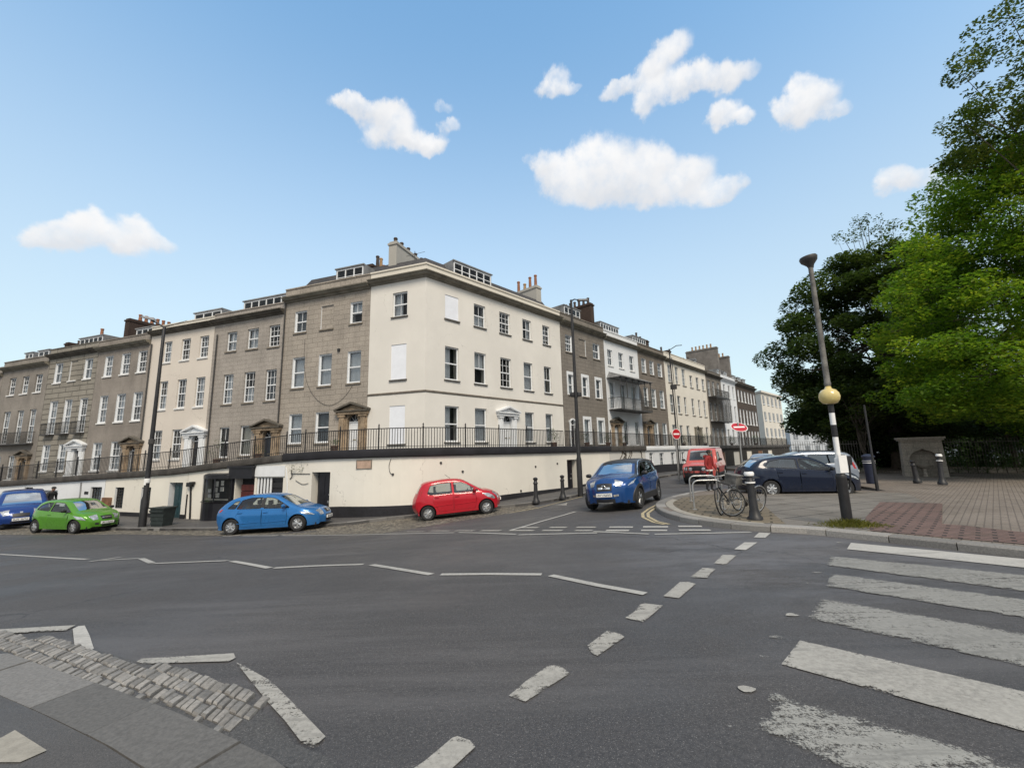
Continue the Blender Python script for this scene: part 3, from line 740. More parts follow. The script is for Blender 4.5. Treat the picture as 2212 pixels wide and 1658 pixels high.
# ---------------------------------------------------------------- facades
_cache = {}
def facade(mb, P, s0, s1, zb, zt, ops, depth=.5, m_wall=0, m_rev=1, m_room=2, ds=99.0, rev_front=.0):
    """wall along P(s)->(x, y, nx, ny) with real openings (sa, sb, za, zc); reveals run inwards"""
    zbf = zb if callable(zb) else (lambda s: zb); ztf = zt if callable(zt) else (lambda s: zt)
    S = {round(s0, 4), round(s1, 4)}
    k = max(1, int(math.ceil((s1 - s0) / ds)))
    for i in range(k + 1): S.add(round(s0 + (s1 - s0) * i / k, 4))
    Zs = set()
    for a, b, c, d in ops:
        S.add(round(a, 4)); S.add(round(b, 4)); Zs.add(round(c, 4)); Zs.add(round(d, 4))
    S = sorted(S); Zs = sorted(Zs)
    def pt(s, z, inn=0.0):
        x, y, nx, ny = P(s); return (x - nx * inn, y - ny * inn, z)
    for a, b in zip(S[:-1], S[1:]):
        mid = (a + b) / 2
        lev = [None] + Zs + [None]
        for i in range(len(lev) - 1):
            lo, hi = lev[i], lev[i + 1]
            la, lb = (zbf(a), zbf(b)) if lo is None else (lo, lo)
            ha, hb = (ztf(a), ztf(b)) if hi is None else (hi, hi)
            if lo is None and hi is not None: pass
            zm = ((la + lb) / 2 + (ha + hb) / 2) / 2
            if any(o[0] - 1e-4 < mid < o[1] + 1e-4 and o[2] < zm < o[3] for o in ops): continue
            mb.add([pt(a, la), pt(b, lb), pt(b, hb), pt(a, ha)], [(0, 1, 2, 3)], m_wall)
    for a, b, c, d in ops:
        q = [(a, c), (b, c), (b, d), (a, d)]
        for i in range(4):
            (p0, p1), (p2, p3) = q[i], q[(i + 1) % 4]
            mb.add([pt(p0, p1), pt(p2, p3), pt(p2, p3, depth), pt(p0, p1, depth)], [(0, 1, 2, 3)], m_rev)
        mb.add([pt(s, z, depth) for s, z in q], [(0, 1, 2, 3)], m_room)

def m_window(w, h, style):
    key = ('w', round(w, 2), round(h, 2), style)
    if key in _cache: return _cache[key]
    b = MB(); t = .075; y0, y1 = .1, .17
    b.box(0, t, y0, y1, 0, h); b.box(w - t, w, y0, y1, 0, h); b.box(t, w - t, y0, y1, 0, t + .02); b.box(t, w - t, y0, y1, h - t, h)
    if style != 'tall1':
        mr = h * .5
        b.box(t, w - t, y0 - .012, y1 - .01, mr - .035, mr + .035)
    gb = .026
    def vbar(x, za, zc): b.box(x - gb / 2, x + gb / 2, y0 + .025, y1 - .02, za, zc)
    def hbar(z): b.box(t, w - t, y0 + .03, y1 - .025, z - gb / 2, z + gb / 2)
    if style in ('s22', 's21'):
        vbar(w / 2, t, h - t) if style == 's22' else vbar(w / 2, h * .5, h - t)
    if style in ('s66', 'tall66'):
        for k in (1, 2): vbar(w * k / 3, t, h - t)
        for k in (1, 3): hbar(h * k / 4)
        if style == 'tall66': hbar(h * .125); hbar(h * .875 - .2)
    if style == 's44':
        vbar(w / 2, t, h - t)
        for k in (1, 3): hbar(h * k / 4)
    me = b.mesh('window', M['frame'])
    p = MB(); p.poly([(t, .14, t), (w - t, .14, t), (w - t, .14, h - t), (t, .14, h - t)])
    pane = p.mesh('pane', M['pane'], recalc=False)
    _cache[key] = (me, pane); return _cache[key]
def m_curtain(w, h, kind):
    key = ('c', round(w, 2), round(h, 2), kind)
    if key in _cache: return _cache[key]
    c = MB()
    def drape(x0, x1, z0, z1, amp=.018, n=14):
        vs = []; fs = []
        for i in range(n + 1):
            x = x0 + (x1 - x0) * i / n; y = .27 + amp * math.sin(i * 2.1)
            vs += [(x, y, z0), (x, y + .01, z1)]
        for i in range(n): fs.append((2 * i, 2 * i + 2, 2 * i + 3, 2 * i + 1))
        c.add(vs, fs)
    if kind in ('net', 'grey'): drape(.05, w - .05, .05, h - .05)
    elif kind == 'blind': drape(.05, w - .05, h * .48, h - .05, .0, 2)
    elif kind == 'half': drape(.05, w - .05, .05, h * .5)
    elif kind == 'full': drape(.05, w - .05, .05, h - .05, .0, 2)
    elif kind == 'pair': drape(.05, w * .34, .05, h - .05, .02, 8); drape(w * .66, w - .05, .05, h - .05, .02, 8)
    elif kind == 'left': drape(.05, w * .55, .05, h - .05, .02, 9)
    me = c.mesh('curtain', M['curtain_grey'] if kind == 'grey' else M['curtain_warm'] if kind == 'full' else M['curtain'], smooth=80, recalc=False)
    _cache[key] = me; return me
def m_sill(w, mat, hgt, out):
    key = ('s', round(w, 2), mat, hgt, out)
    if key in _cache: return _cache[key]
    b = MB(); b.box(-.07, w + .07, -out, .1, -hgt, -.003); _cache[key] = b.mesh('sill', M[mat]); return _cache[key]

class Front:
    """one street front of a house: local x runs along it (left to right as seen), y into the house"""
    def __init__(s, root, org, ang, flip_w=None):
        s.root = root; s.org = Vector((org[0], org[1], 0)); s.ang = ang; s.flip = flip_w
        s.T = Matrix.Translation(s.org) @ Matrix.Rotation(ang, 4, 'Z')
    def X(s, u): return s.flip - u if s.flip is not None else u
    def place(s, o, x, z, y=0):
        o.parent = s.root; p = s.T @ Vector((x, y, z)); o.location = p; o.rotation_euler = (0, 0, s.ang); return o
    def P(s, x):
        p = s.T @ Vector((x, 0, 0)); n = Matrix.Rotation(s.ang, 3, 'Z') @ Vector((0, -1, 0)); return (p.x, p.y, n.x, n.y)
    def window(s, x0, x1, z0, z1, style='s66', cur=None, sill='sill_white', sh=.1, so=.07):
        w, h = x1 - x0, z1 - z0
        me, pane = m_window(w, h, style)
        o = s.place(link('window', me), x0, z0)
        link('pane', pane, o)
        if cur: link('curtain', m_curtain(w, h, cur), o)
        if sill: link('sill', m_sill(w, sill, sh, so), o)
        return o
    def blank(s, x0, x1, z0, z1, mat, sill='sill', rec=.09):
        b = MB(); b.box(0, x1 - x0, rec, rec + .03, 0, z1 - z0)
        o = s.place(b.build('blind_window', M[mat]), x0, z0)
        if sill: link('sill', m_sill(x1 - x0, sill, .09, .08), o)
    def shape(s, name, mb, mats, smooth=None, y=0, parent=None):
        o = mb.build(name, mats, None, smooth)
        if parent: o.parent = parent; return o
        return s.place(o, 0, 0, y)

def door_case(fr, xc, zf, leaf_w=.72, leaf_h=2.0, fan=.42, half=1.05, mat='trim_gold', leaf='black_door', ped=True, ztop=None, fanmat='room', arch=True):
    """classical door case: pilasters, arch, entablature and pediment, with leaf and fanlight"""
    b = MB(); zt = zf + leaf_h; hw = leaf_w / 2; ze = ztop if ztop else zt + fan + .12
    # pilasters with cap and base, stop short of the entablature
    for sgn in (-1, 1):
        xa = xc + sgn * (hw + .12); xb = xc + sgn * (half - .12)
        x0, x1 = min(xa, xb), max(xa, xb)
        b.box(x0, x1, -.1, .02, zf, ze - .16); b.box(x0 + .07, x1 - .07, -.16, -.1, zf, ze - .3)
        b.box(x0 - .03, x1 + .03, -.2, .0, ze - .3, ze - .16)
        b.box(x0 - .03, x1 + .03, -.2, .0, zf - .2, zf + .18)
    # arch ring above the leaf
    n = 12; ro = hw + .115; ri = hw; 
    if arch:
        zs = zt + .02
        for i in range(n):
            a0, a1 = PI * i / n, PI * (i + 1) / n
            sc = fan / hw
            pts = [(xc + ri * math.cos(a0), zs + ri * sc * math.sin(a0)), (xc + ro * math.cos(a0), zs + (fan + .1) * math.sin(a0)), (xc + ro * math.cos(a1), zs + (fan + .1) * math.sin(a1)), (xc + ri * math.cos(a1), zs + ri * sc * math.sin(a1))]
            b.prism(pts, -.07, .12)
        for sgn in (-1, 1):
            x0, x1 = sorted((xc + sgn * hw, xc + sgn * ro)); b.box(x0, x1, -.07, .12, zf, zs)
    if ped:
        b.box(xc - half, xc + half, -.24, .0, ze - .16, ze)
        b.box(xc - half - .06, xc + half + .06, -.32, .0, ze, ze + .07, 1)
        za = ze + .07; ap = za + half * .36
        b.prism([(xc - half - .1, za), (xc - half - .1, za + .09), (xc, ap + .1), (xc, ap - .02)], -.34, 0, 1)
        b.prism([(xc + half + .1, za), (xc + half + .1, za + .09), (xc, ap + .1), (xc, ap - .02)], -.341, 0, 1)
        b.prism([(xc - half + .05, za), (xc + half - .05, za), (xc, ap - .08)], -.12, 0)
    fr.shape('door_surround', b, [M[mat], M['trim_dark' if mat == 'trim_gold' else mat]])
    d = MB(); d.box(xc - hw, xc + hw, .16, .2, zf, zt)
    for i in range(2):
        for z0, z1 in ((.12, .75), (.9, 1.35), (1.45, leaf_h - .12)):
            xa = xc - hw + .08 + i * (leaf_w / 2 - .03); xb = xa + leaf_w / 2 - .13
            d.box(xa, xb, .145, .16, zf + z0, zf + z1)
    dl = fr.shape('door', d, M[leaf])
    k = MB(); k.lathe([(.001, -.05), (.03, -.045), (.03, -.03), (.012, -.02), (.012, 0)], 10, 0, Matrix.Translation((xc + hw * .72, .14, zf + 1.0)), 'y')
    k.box(xc - .11, xc + .11, .138, .15, zf + .95, zf + 1.0)
    h = k.build('handle', M['brass'], dl, 40)
    f = MB()
    if arch:
        pts = [(xc + hw * math.cos(PI * i / 14), zt + .02 + fan * math.sin(PI * i / 14)) for i in range(15)]
        f.add([(x, .17, z) for x, z in pts], [tuple(range(15))])
        for i in range(1, 4):
            a = PI * i / 4; f.tube([(xc, .16, zt + .03), (xc + hw * .97 * math.cos(a), .16, zt + .02 + fan * .97 * math.sin(a))], .012, 4, 1)
        f.box(xc - hw, xc + hw, .12, .2, zt, zt + .05, 1)
    fr.shape('fanlight', f, [M[fanmat], M['frame']])

def m_pot(kind):
    key = ('pot', kind)
    if key not in _cache:
        b = MB(); hh = {'tall': 1.0, 'mid': .6, 'low': .38}[kind.split('_')[0]]; r = .13
        b.lathe([(r * 1.25, 0), (r * 1.25, .08), (r, .1), (r * .82, hh - .12), (r * 1.05, hh - .1), (r * 1.05, hh - .04), (r * .9, hh), (r * .6, hh), (r * .6, hh - .2)], 12)
        mat = {'red': 'terracotta', 'buff': 'pot_buff', 'dark': 'pot_dark'}[kind.split('_')[1]]
        _cache[key] = b.mesh('chimney_pot', M[mat], 50)
    return _cache[key]
def chimney(fr, x, y0, y1, z0, z1, mat, pots, wx=.55):
    """stack on a party wall: runs back from y0 to y1"""
    b = MB(); b.box(x - wx / 2, x + wx / 2, y0, y1, z0, z1 - .25); b.box(x - wx / 2 - .06, x + wx / 2 + .06, y0 - .06, y1 + .06, z1 - .25, z1 - .12); b.box(x - wx / 2 + .02, x + wx / 2 - .02, y0 + .02, y1 - .02, z1 - .12, z1)
    o = fr.shape('chimney', b, M[mat])
    for yy, kd in pots:
        p = link('chimney_pot', m_pot(kd), o); p.location = (x, yy, z1 - .01); p.rotation_euler = (0, 0, rnd.uniform(0, 6))
    return o
def dormer(fr, x0, x1, z0, z1, y=.9, d=2.4, nb=3, mat='lead'):
    b = MB(); t = .09
    b.box(x0, x1, y, y + d, z1, z1 + .12); b.box(x0, x0 + t, y + .03, y + d, z0, z1 - .002); b.box(x1 - t, x1, y + .03, y + d, z0, z1 - .002)
    b.box(x0 - .05, x1 + .05, y - .07, y - .001, z1 + .02, z1 + .1)
    o = fr.shape('dormer', b, M[mat])
    f = MB(); w = (x1 - x0 - 2 * t)
    for i in range(nb + 1):
        xx = x0 + t + w * i / nb; f.box(xx - .035, xx + .035, y, y + .06, z0, z1 - .004)
    f.box(x0 + t, x1 - t, y + .004, y + .056, z0, z0 + .07); f.box(x0 + t, x1 - t, y + .004, y + .056, z1 - .09, z1 - .005)
    f.box(x0 + t, x1 - t, y + .008, y + .05, (z0 + z1) / 2 - .02, (z0 + z1) / 2 + .02)
    fo = f.build('window', M['frame'], o)
    p = MB(); p.poly([(x0 + t, y + .035, z0), (x1 - t, y + .035, z0), (x1 - t, y + .035, z1), (x0 + t, y + .035, z1)]); p.poly([(x0 + t, y + .6, z0), (x1 - t, y + .6, z0), (x1 - t, y + .6, z1), (x0 + t, y + .6, z1)], 1)
    p.build('pane', [M['pane'], M['room']], o, recalc=False)
    return o
CORN = [(0, -.3), (.1, -.28), (.14, -.2), (.3, -.16), (.34, -.08), (.42, -.05), (.44, .0), (.03, .04), (0, .04)]

def terrace_house(label, side, u0, u1, spec):
    """one house of the terrace; every height is relative to the eye"""
    W = u1 - u0; sp = spec
    ang = math.atan2(DR.y, DR.x) if side == 'R' else math.atan2(-DL.y, -DL.x)
    p = (C + DR * u0) if side == 'R' else (C + DL * u1)
    zb = sp['floor']
    root = empty('terraced_house', (p.x, p.y, zb), ang, label, 'house', sp.get('group', 'terraced houses'))
    fr = Front(root, (0, 0), 0.0, None)
    X = (lambda u: u - u0) if side == 'R' else (lambda u: u1 - u)
    zc, zp = sp['cornice'] - zb, sp['parapet'] - zb
    ops = []
    def span(a, b): q = sorted((X(a), X(b))); return q[0], q[1]
    wl = []
    for a, b, z0, z1, st, cu in sp['wins']:
        x0, x1 = span(a, b); z0 -= zb; z1 -= zb; wl.append((x0, x1, z0, z1, st, cu)); ops.append((x0, x1, z0, z1))
    dr = sp.get('door')
    if dr:
        xc = X(dr['u']); hw = dr.get('w', .72) / 2; dz = dr['top'] - zb - dr.get('h', 2.0)
        ops.append((xc - hw, xc + hw, -.25, dr['top'] - zb + .02 + (dr.get('fan', .42) if dr.get('arch', True) else 0)))
    mb = MB()
    facade(mb, fr.P, 0, W, -2.2, zp, ops, .5)
    mb.box(.001, W - .001, .55, 9.0, -2.2, zp - .25, 0)
    mb.poly([(0, 0, -2.2), (0, .55, -2.2), (0, .55, zp), (0, 0, zp)]); mb.poly([(W, 0, -2.2), (W, .55, -2.2), (W, .55, zp), (W, 0, zp)]); mb.poly([(0, 0, zp), (W, 0, zp), (W, .55, zp), (0, .55, zp)]); mb.poly([(0, .55, zp - .3), (W, .55, zp - .3), (W, .55, zp), (0, .55, zp)])
    fr.shape('wall', mb, [M[sp['mat']], M[sp.get('reveal', sp['mat'])], M['room']])
    c = MB(); e = .004
    c.sweep([(o, z + zc) for o, z in CORN], [(e, .002), (W - e, .002)], caps=True)
    fr.shape('cornice', c, M[sp.get('trim', 'trim_stone')])
    pp = MB(); pp.sweep([(0, zc + .05), (.05, zc + .06), (.05, zp - .07), (.1, zp - .06), (.1, zp + .012), (-.3, zp + .012), (-.3, zp), (0, zp)], [(e, -.001), (W - e, -.001)])
    fr.shape('parapet', pp, M[sp.get('ptrim', sp.get('trim', 'trim_stone'))])
    rz = sp.get('roof', 1.2) + .35; r = MB(); ry = sp.get('roofy', 2.4)
    pr = [(.6, zp - .3), (ry, zp + rz), (7.2, zp + rz + .1), (9.0, zp - .25)]
    n = 4; vs = [(.02, y, z) for y, z in pr] + [(W - .02, y, z) for y, z in pr]
    r.add(vs, [(0, 1, 5, 4), (1, 2, 6, 5), (2, 3, 7, 6), (0, 3, 2, 1), (4, 5, 6, 7)])
    fr.shape('roof', r, M['slate'])
    for x0, x1, z0, z1, st, cu in wl:
        sl = sp.get('sill', 'sill_white')
        if st == 'stone': fr.blank(x0, x1, z0, z1, sp['mat'], sp.get('sill', 'sill'), .08)
        elif st == 'white': fr.blank(x0, x1, z0, z1, 'blank', sl, .03)
        else: fr.window(x0, x1, z0, z1, st, cu, sl)
    if dr: door_case(fr, xc, dz, dr.get('w', .72), dr.get('h', 2.0), dr.get('fan', .42), dr.get('half', 1.05), dr.get('mat', 'trim_gold'), dr.get('leaf', 'black_door'), dr.get('ped', True), (dr['ze'] - zb) if 'ze' in dr else None, arch=dr.get('arch', True))
    for ch in sp.get('chim', []):
        u, y0, y1, z1, mt, pots = ch; chimney(fr, X(u), y0 - .6, y1, zp - .4, z1 - zb + .45, mt, pots)
    for a, b, z0, z1, nb in sp.get('dorm', []):
        x0, x1 = span(a, b); dormer(fr, x0, x1, z0 - zb, z1 - zb + .12, y=.6, nb=nb)
    return root, fr, X, zb
cur = ['net', 'pair', None, 'net', 'left', 'grey', 'half', None, 'pair', 'net', 'blind']
_ci = [0]
def nc():
    _ci[0] += 1; return cur[_ci[0] % len(cur)]
def rows(cols, levels, st):
    return [(a, b, z0, z1, st, nc()) for z0, z1 in levels for a, b in cols]

# ---- left-hand terrace, from the corner outwards
pr = [(.9 + i * .42, 'mid_red') for i in range(6)]
H1 = terrace_house('brown stone house with white front door and hanging cable, left of the cream corner house', 'L', 3.85, 10.56, dict(mat='stone1', floor=.05, cornice=10.38, parapet=11.05, trim='trim_stone', ptrim='stone1', sill='sill_stone', reveal='trim_white', roof=1.15, roofy=2.0,
    wins=[(4.42, 5.3, 8.06, 9.42, 's21', 'blind'), (6.6, 7.57, 7.97, 9.5, 'stone', None), (8.72, 9.68, 8.0, 9.42, 's22', 'grey'),
          (4.4, 5.37, 4.38, 6.33, 's11', 'net'), (6.57, 7.55, 4.38, 6.36, 's11', 'net'), (8.68, 9.66, 4.4, 6.36, 's11', 'net'),
          (6.58, 7.58, .92, 2.77, 's11', 'grey'), (8.65, 9.68, .92, 2.76, 's11', 'net')],
    door=dict(u=4.78, top=2.05, h=2.0, fan=.43, half=1.1, leaf='white_door', ze=2.66, w=.78), 
    dorm=[(4.9, 7.1, 10.95, 11.95, 3)], chim=[(6.4, 3.6, 4.9, 13.0, 'soot_brick', [(3.9, 'tall_dark'), (4.3, 'tall_buff'), (4.65, 'mid_red')])]))
H2 = terrace_house('grey brown house with stone pediment over a dark door, two doors left of the corner', 'L', 10.6, 17.0, dict(mat='stone2', floor=-.62, cornice=9.72, parapet=10.22, trim='trim_dark', ptrim='stone2', sill='sill_stone', roof=.75,
    wins=[(10.92, 11.88, 7.3, 8.76, 's66', None), (12.8, 13.8, 7.36, 8.76, 's22', 'net'), (14.78, 15.73, 7.4, 8.76, 's22', 'net'),
          (10.97, 11.9, 3.75, 5.78, 's66', 'grey'), (12.83, 13.8, 3.75, 5.78, 's66', 'half'), (14.8, 15.72, 3.75, 5.78, 's66', 'net'),
          (12.8, 13.8, .3, 2.23, 's11', 'full'), (14.78, 15.7, .2, 2.2, 's22', None)],
    door=dict(u=11.37, top=1.38, h=2.0, fan=.42, half=1.15, leaf='navy_door', ze=1.98), dorm=[(10.9, 15.2, 10.05, 10.95, 6)],
    chim=[(10.9, 2.9, 4.1, 11.7, 'soot_brick', [(3.2, 'mid_buff'), (3.7, 'tall_buff')]), (16.9, 3.0, 4.0, 10.9, 'soot_brick', [(3.4, 'low_red')])]))
H3 = terrace_house('warm cream house with white pedimented door case on the left terrace', 'L', 17.03, 23.72, dict(mat='cream2', floor=-.66, cornice=9.7, parapet=10.12, trim='trim_dark', ptrim='trim_cream', sill='sill_white', roof=.7,
    wins=rows([(17.5, 18.42), (19.37, 20.3), (21.33, 22.2)], [(7.22, 8.8), (3.75, 5.82)], 's66') + [(19.32, 20.36, .2, 2.25, 's66', None), (21.38, 22.34, .2, 2.25, 's66', 'half')],
    door=dict(u=17.87, top=1.35, h=1.95, fan=.4, half=1.08, mat='trim_white', ze=1.9), dorm=[(17.3, 20.2, 9.95, 10.75, 3)],
    chim=[(23.5, 3.0, 4.6, 10.9, 'soot_brick', [(3.2, 'low_dark'), (3.7, 'low_dark'), (4.2, 'mid_red')]), (17.3, 3.2, 4.2, 10.9, 'lead', [(3.6, 'low_dark')])]))
H4 = terrace_house('brown roughcast house with white window reveals and arched stone porch hood', 'L', 23.75, 30.05, dict(mat='stone4', floor=-1.15, cornice=9.12, parapet=9.72, trim='trim_stone', ptrim='stone4', sill='sill_white', reveal='trim_white', roof=.6,
    wins=rows([(24.0, 25.03), (25.95, 27.0), (28.05, 29.05)], [(6.75, 8.4), (3.1, 5.23)], 's66') + [(25.8, 26.95, -.5, 1.62, 's66', 'half'), (28.05, 29.15, -.5, 1.6, 's66', 'net')],
    door=dict(u=24.4, top=.87, h=1.95, fan=.35, half=1.1, ze=1.4, w=.68), chim=[(29.6, 2.0, 5.2, 11.6, 'soot_brick', [(2.3 + i * .45, 'mid_red') for i in range(6)]), (25.5, 3.4, 4.2, 10.5, 'lead', [(3.8, 'low_dark')])], dorm=[(24.6, 26.8, 9.6, 10.35, 3)]))
H5 = terrace_house('pale banded ashlar house with iron balconettes at its tall first floor windows', 'L', 30.08, 36.68, dict(mat='stone5', floor=-1.0, cornice=9.2, parapet=9.76, trim='trim_dark', ptrim='stone5', sill='sill_white', reveal='trim_white', roof=.7,
    wins=[(30.65, 31.68, 6.78, 8.45, 's22', 'net'), (32.65, 33.65, 6.78, 8.45, 'stone', None), (34.7, 35.75, 6.75, 8.43, 's22', 'net')] + rows([(30.6, 31.6), (32.65, 33.65), (34.6, 35.7)], [(2.46, 5.22)], 'tall66') + [(32.55, 33.62, -.5, 1.63, 's66', 'net'), (34.8, 35.83, -.5, 1.63, 's66', 'net')],
    door=dict(u=31.1, top=1.05, h=2.0, fan=.3, half=1.1, mat='trim_white', ze=1.38, w=.62), dorm=[(31.0, 34.2, 9.6, 10.4, 5)],
    chim=[(36.0, 2.6, 3.8, 10.9, 'soot_brick', [(2.9, 'tall_red'), (3.4, 'low_dark')])]))
H6 = terrace_house('grey roughcast house with long iron balcony, near the left edge', 'L', 36.72, 43.75, dict(mat='stone6', floor=-1.7, cornice=8.7, parapet=9.3, trim='trim_stone', ptrim='stone6', sill='sill_white', roof=.6,
    wins=rows([(37.45, 38.5), (39.45, 40.5), (41.5, 42.55)], [(6.18, 7.72)], 's66') + rows([(37.6, 38.6), (39.45, 40.45), (41.5, 42.6)], [(1.9, 4.72)], 'tall66') + [(39.8, 40.75, -1.1, .85, 's66', 'net'), (41.9, 42.85, -1.1, .85, 's66', 'net')],
    door=dict(u=38.2, top=.35, h=1.95, fan=.3, half=.95, ze=.8, w=.7), dorm=[(38.5, 40.2, 9.2, 9.95, 2), (41.0, 42.3, 9.2, 9.95, 2)],
    chim=[(40.2, 3.0, 5.4, 10.95, 'soot_brick', [(3.3 + i * .5, 'low_dark') for i in range(4)])]))
H7 = terrace_house('brown house cut off by the left edge of the picture', 'L', 43.8, 50.4, dict(mat='stone4', floor=-2.0, cornice=8.3, parapet=8.9, trim='trim_stone', ptrim='stone4', roof=.6,
    wins=rows([(44.5, 45.5), (46.5, 47.5), (48.5, 49.5)], [(5.8, 7.3), (1.6, 4.3)], 's66') + rows([(46.5, 47.5), (48.5, 49.5)], [(-1.3, .6)], 's66'), door=dict(u=45.1, top=.1, h=1.9, fan=.3, half=.95, ze=.55)))

def balcony_front(fr, x0, x1, z, out=.5, h=.95, name='balcony', posts=None, top=None):
    b = MB(); b.box(x0, x1, -out, -.002, z - .1, z)
    b.box(x0, x1, -out, -out + .04, z + h - .04, z + h); b.box(x0, x1, -out + .005, -out + .03, z + .08, z + .11)
    k = int((x1 - x0) / .13)
    for i in range(k + 1):
        x = x0 + .012 + (x1 - x0 - .024) * i / k; b.box(x - .011, x + .011, -out + .008, -out + .028, z, z + h - .04)
    for x in (x0, x1):
        for j in range(int(out / .14)):
            y = -out + .06 + j * .14; b.box(x - .01, x + .01, y, y + .02, z, z + h - .04)
        b.box(x - .02, x + .02, -out + .04, -.01, z + h - .04, z + h)
    if top:
        for i in range(posts):
            x = x0 + .03 + (x1 - x0 - .06) * i / (posts - 1)
            b.box(x - .05, x + .05, -out + .0, -out + .045, z + h, top)
            b.box(x - .2, x + .2, -out + .01, -out + .03, top - .16, top - .02)
    o = fr.shape(name, b, M['iron_grey']); return o
r5, f5, X5, zb5 = H5
for a, b in [(30.5, 31.75), (32.5, 33.75), (34.5, 35.8)]: balcony_front(f5, X5(b), X5(a), 2.46 - zb5, .35, .9, 'balconette')
r6, f6, X6, zb6 = H6
balcony_front(f6, X6(42.9), X6(37.3), 1.85 - zb6, .45, .95)
r7, f7, X7, zb7 = H7
balcony_front(f7, X7(49.9), X7(44.2), 1.5 - zb7, .45, .95)
# cable and fittings on the brown stone house
r1, f1, X1, zb1 = H1
cb = MB(); pts = [(X1(8.75) , -.03, 7.5 - zb1), (X1(8.7), -.03, 5.9 - zb1), (X1(8.35), -.03, 4.6 - zb1), (X1(7.6), -.03, 3.6 - zb1), (X1(6.7), -.03, 3.15 - zb1), (X1(5.9), -.03, 3.3 - zb1), (X1(5.3), -.03, 3.75 - zb1), (X1(4.95), -.03, 4.2 - zb1)]
cb.tube(catmull(pts, 5), .009, 5); f1.shape('cable', cb, M['plastic'])
ab = MB(); ab.box(X1(6.1), X1(5.95), -.1, -.002, 6.42 - zb1, 6.58 - zb1); f1.shape('alarm_box', ab, M['plastic'])
for (fr_, X_, u, zt_, zb_, z0) in [(f1, X1, 10.5, 11.0, zb1, -.2), (H2[1], H2[2], 16.6, 9.3, H2[3], -.8), (H3[1], H3[2], 23.5, 9.4, H3[3], -.9)]:
    d_ = MB(); d_.tube([(X_(u), -.08, z0 - zb_), (X_(u), -.08, zt_ - zb_ - .6)], .045, 8); fr_.shape('drainpipe', d_, M['iron_grey'], 40)

# ---- the cream corner house: two fronts meeting at the street corner
root0 = empty('corner_house', (C.x, C.y, 0), 0, 'cream rendered three storey house on the street corner with blanked white windows', 'house', 'terraced houses')
frR = Front(root0, (0, 0), math.atan2(DR.y, DR.x)); aL = math.atan2(-DL.y, -DL.x)
pL = DL * 3.83; frL = Front(root0, (pL.x, pL.y), aL); XL = lambda u: 3.83 - u
colR = [(1.37, 2.4), (3.66, 4.65), (5.95, 6.98), (8.27, 9.22), (10.51, 11.37)]
opR = []; opL = []; wR = []
for i, (a, b) in enumerate(colR):
    wR.append((a, b, 8.03, 9.52, 'white' if i == 0 else ['', 's22', 's66', 's22', 's44'][i], [None, 'half', None, 'pair', 'left'][i]))
    wR.append((a, b, 4.35, 6.35, ['s11', 's21', 's66', 's11', 's21'][i], ['left', 'blind', None, 'net', 'left'][i]))
    if i != 2: wR.append((a, b, .75, 2.82, 's11', ['left', 'net', None, 'net', 'net'][i]))
for a, b, c, d, st, cu in wR:
    opR.append((a, b, c, d))
opR.append((6.05, 6.9, -.3, 2.5))
wL = [(1.24, 2.25, 8.06, 9.55, 's22', 'left'), (1.25, 2.28, 4.33, 6.39, 'white', None), (1.28, 2.31, .7, 2.83, 'white', None)]
for a, b, c, d, st, cu in wL: opL.append((XL(b), XL(a), c, d))
mb = MB()
facade(mb, frR.P, 0, 12.7, -1.5, 11.05, opR, .5); facade(mb, frL.P, 0, 3.83, -1.5, 11.05, opL, .5)
A = Vector((0, 0)); B = DR * 12.7; Cc = DR * 12.7 - NR * 9; D = DL * 3.83 - NL * 9; E_ = DL * 3.83
In = -(NL + NR).normalized() * 9
def ring(z): return [(p.x, p.y, z) for p in (B, Cc, D, E_)]
for p, q in ((B, Cc), (Cc, D), (D, E_)):
    mb.poly([(p.x, p.y, -1.5), (q.x, q.y, -1.5), (q.x, q.y, 11.05), (p.x, p.y, 11.05)])
mb.poly([(p.x, p.y, 10.8) for p in (A, B, Cc, D, E_)])
wo = mb.build('wall', [M['cream'], M['cream'], M['room']], root0)
path0 = [tuple(E_), (0, 0), tuple(B)]
c = MB(); c.sweep([(o, z + 10.5) for o, z in CORN], path0); c.build('cornice', M['trim_stone'], root0)
pp = MB(); pp.sweep([(0, 10.56), (.04, 10.57), (.04, 10.97), (.1, 10.99), (.1, 11.08), (-.35, 11.08), (-.35, 10.8), (-.003, 10.8)], path0); pp.build('parapet', M['trim_cream'], root0)
sc_ = MB(); sc_.sweep([(0, 3.5), (.03, 3.5), (.06, 3.56), (.06, 3.6), (0, 3.63)], path0); sc_.build('string_course', M['sill_stone'], root0)
rf = MB(); i1 = -(NR * 1) * 1.9; ia = DL * 3.83 - NL * .6; ib = -(NL + NR) / (1 + NL.dot(NR)) * .6; ic = DR * 12.7 - NR * .6
ja = DL * 3.83 - NL * 1.7; jb = -(NL + NR) / (1 + NL.dot(NR)) * 1.7; jc = DR * 12.7 - NR * 1.7
rf.add([(p.x, p.y, 10.85) for p in (ia, ib, ic)] + [(p.x, p.y, 12.35) for p in (ja, jb, jc)] + [(p.x, p.y, 12.5) for p in (Cc, D)], [(0, 1, 4, 3), (1, 2, 5, 4), (3, 4, 5, 6, 7), (2, 6, 5), (0, 3, 7)])
rf.build('roof', M['slate'], root0)
for a, b, c_, d, st, cu in wR:
    if st == 'white': frR.blank(a, b, c_, d, 'blank', 'sill', .03)
    else: frR.window(a, b, c_, d, st, cu, 'sill', .07, .08)
for a, b, c_, d, st, cu in wL:
    if st == 'white': frL.blank(XL(b), XL(a), c_, d, 'blank', 'sill', .03)
    else: frL.window(XL(b), XL(a), c_, d, st, cu, 'sill', .07, .08)
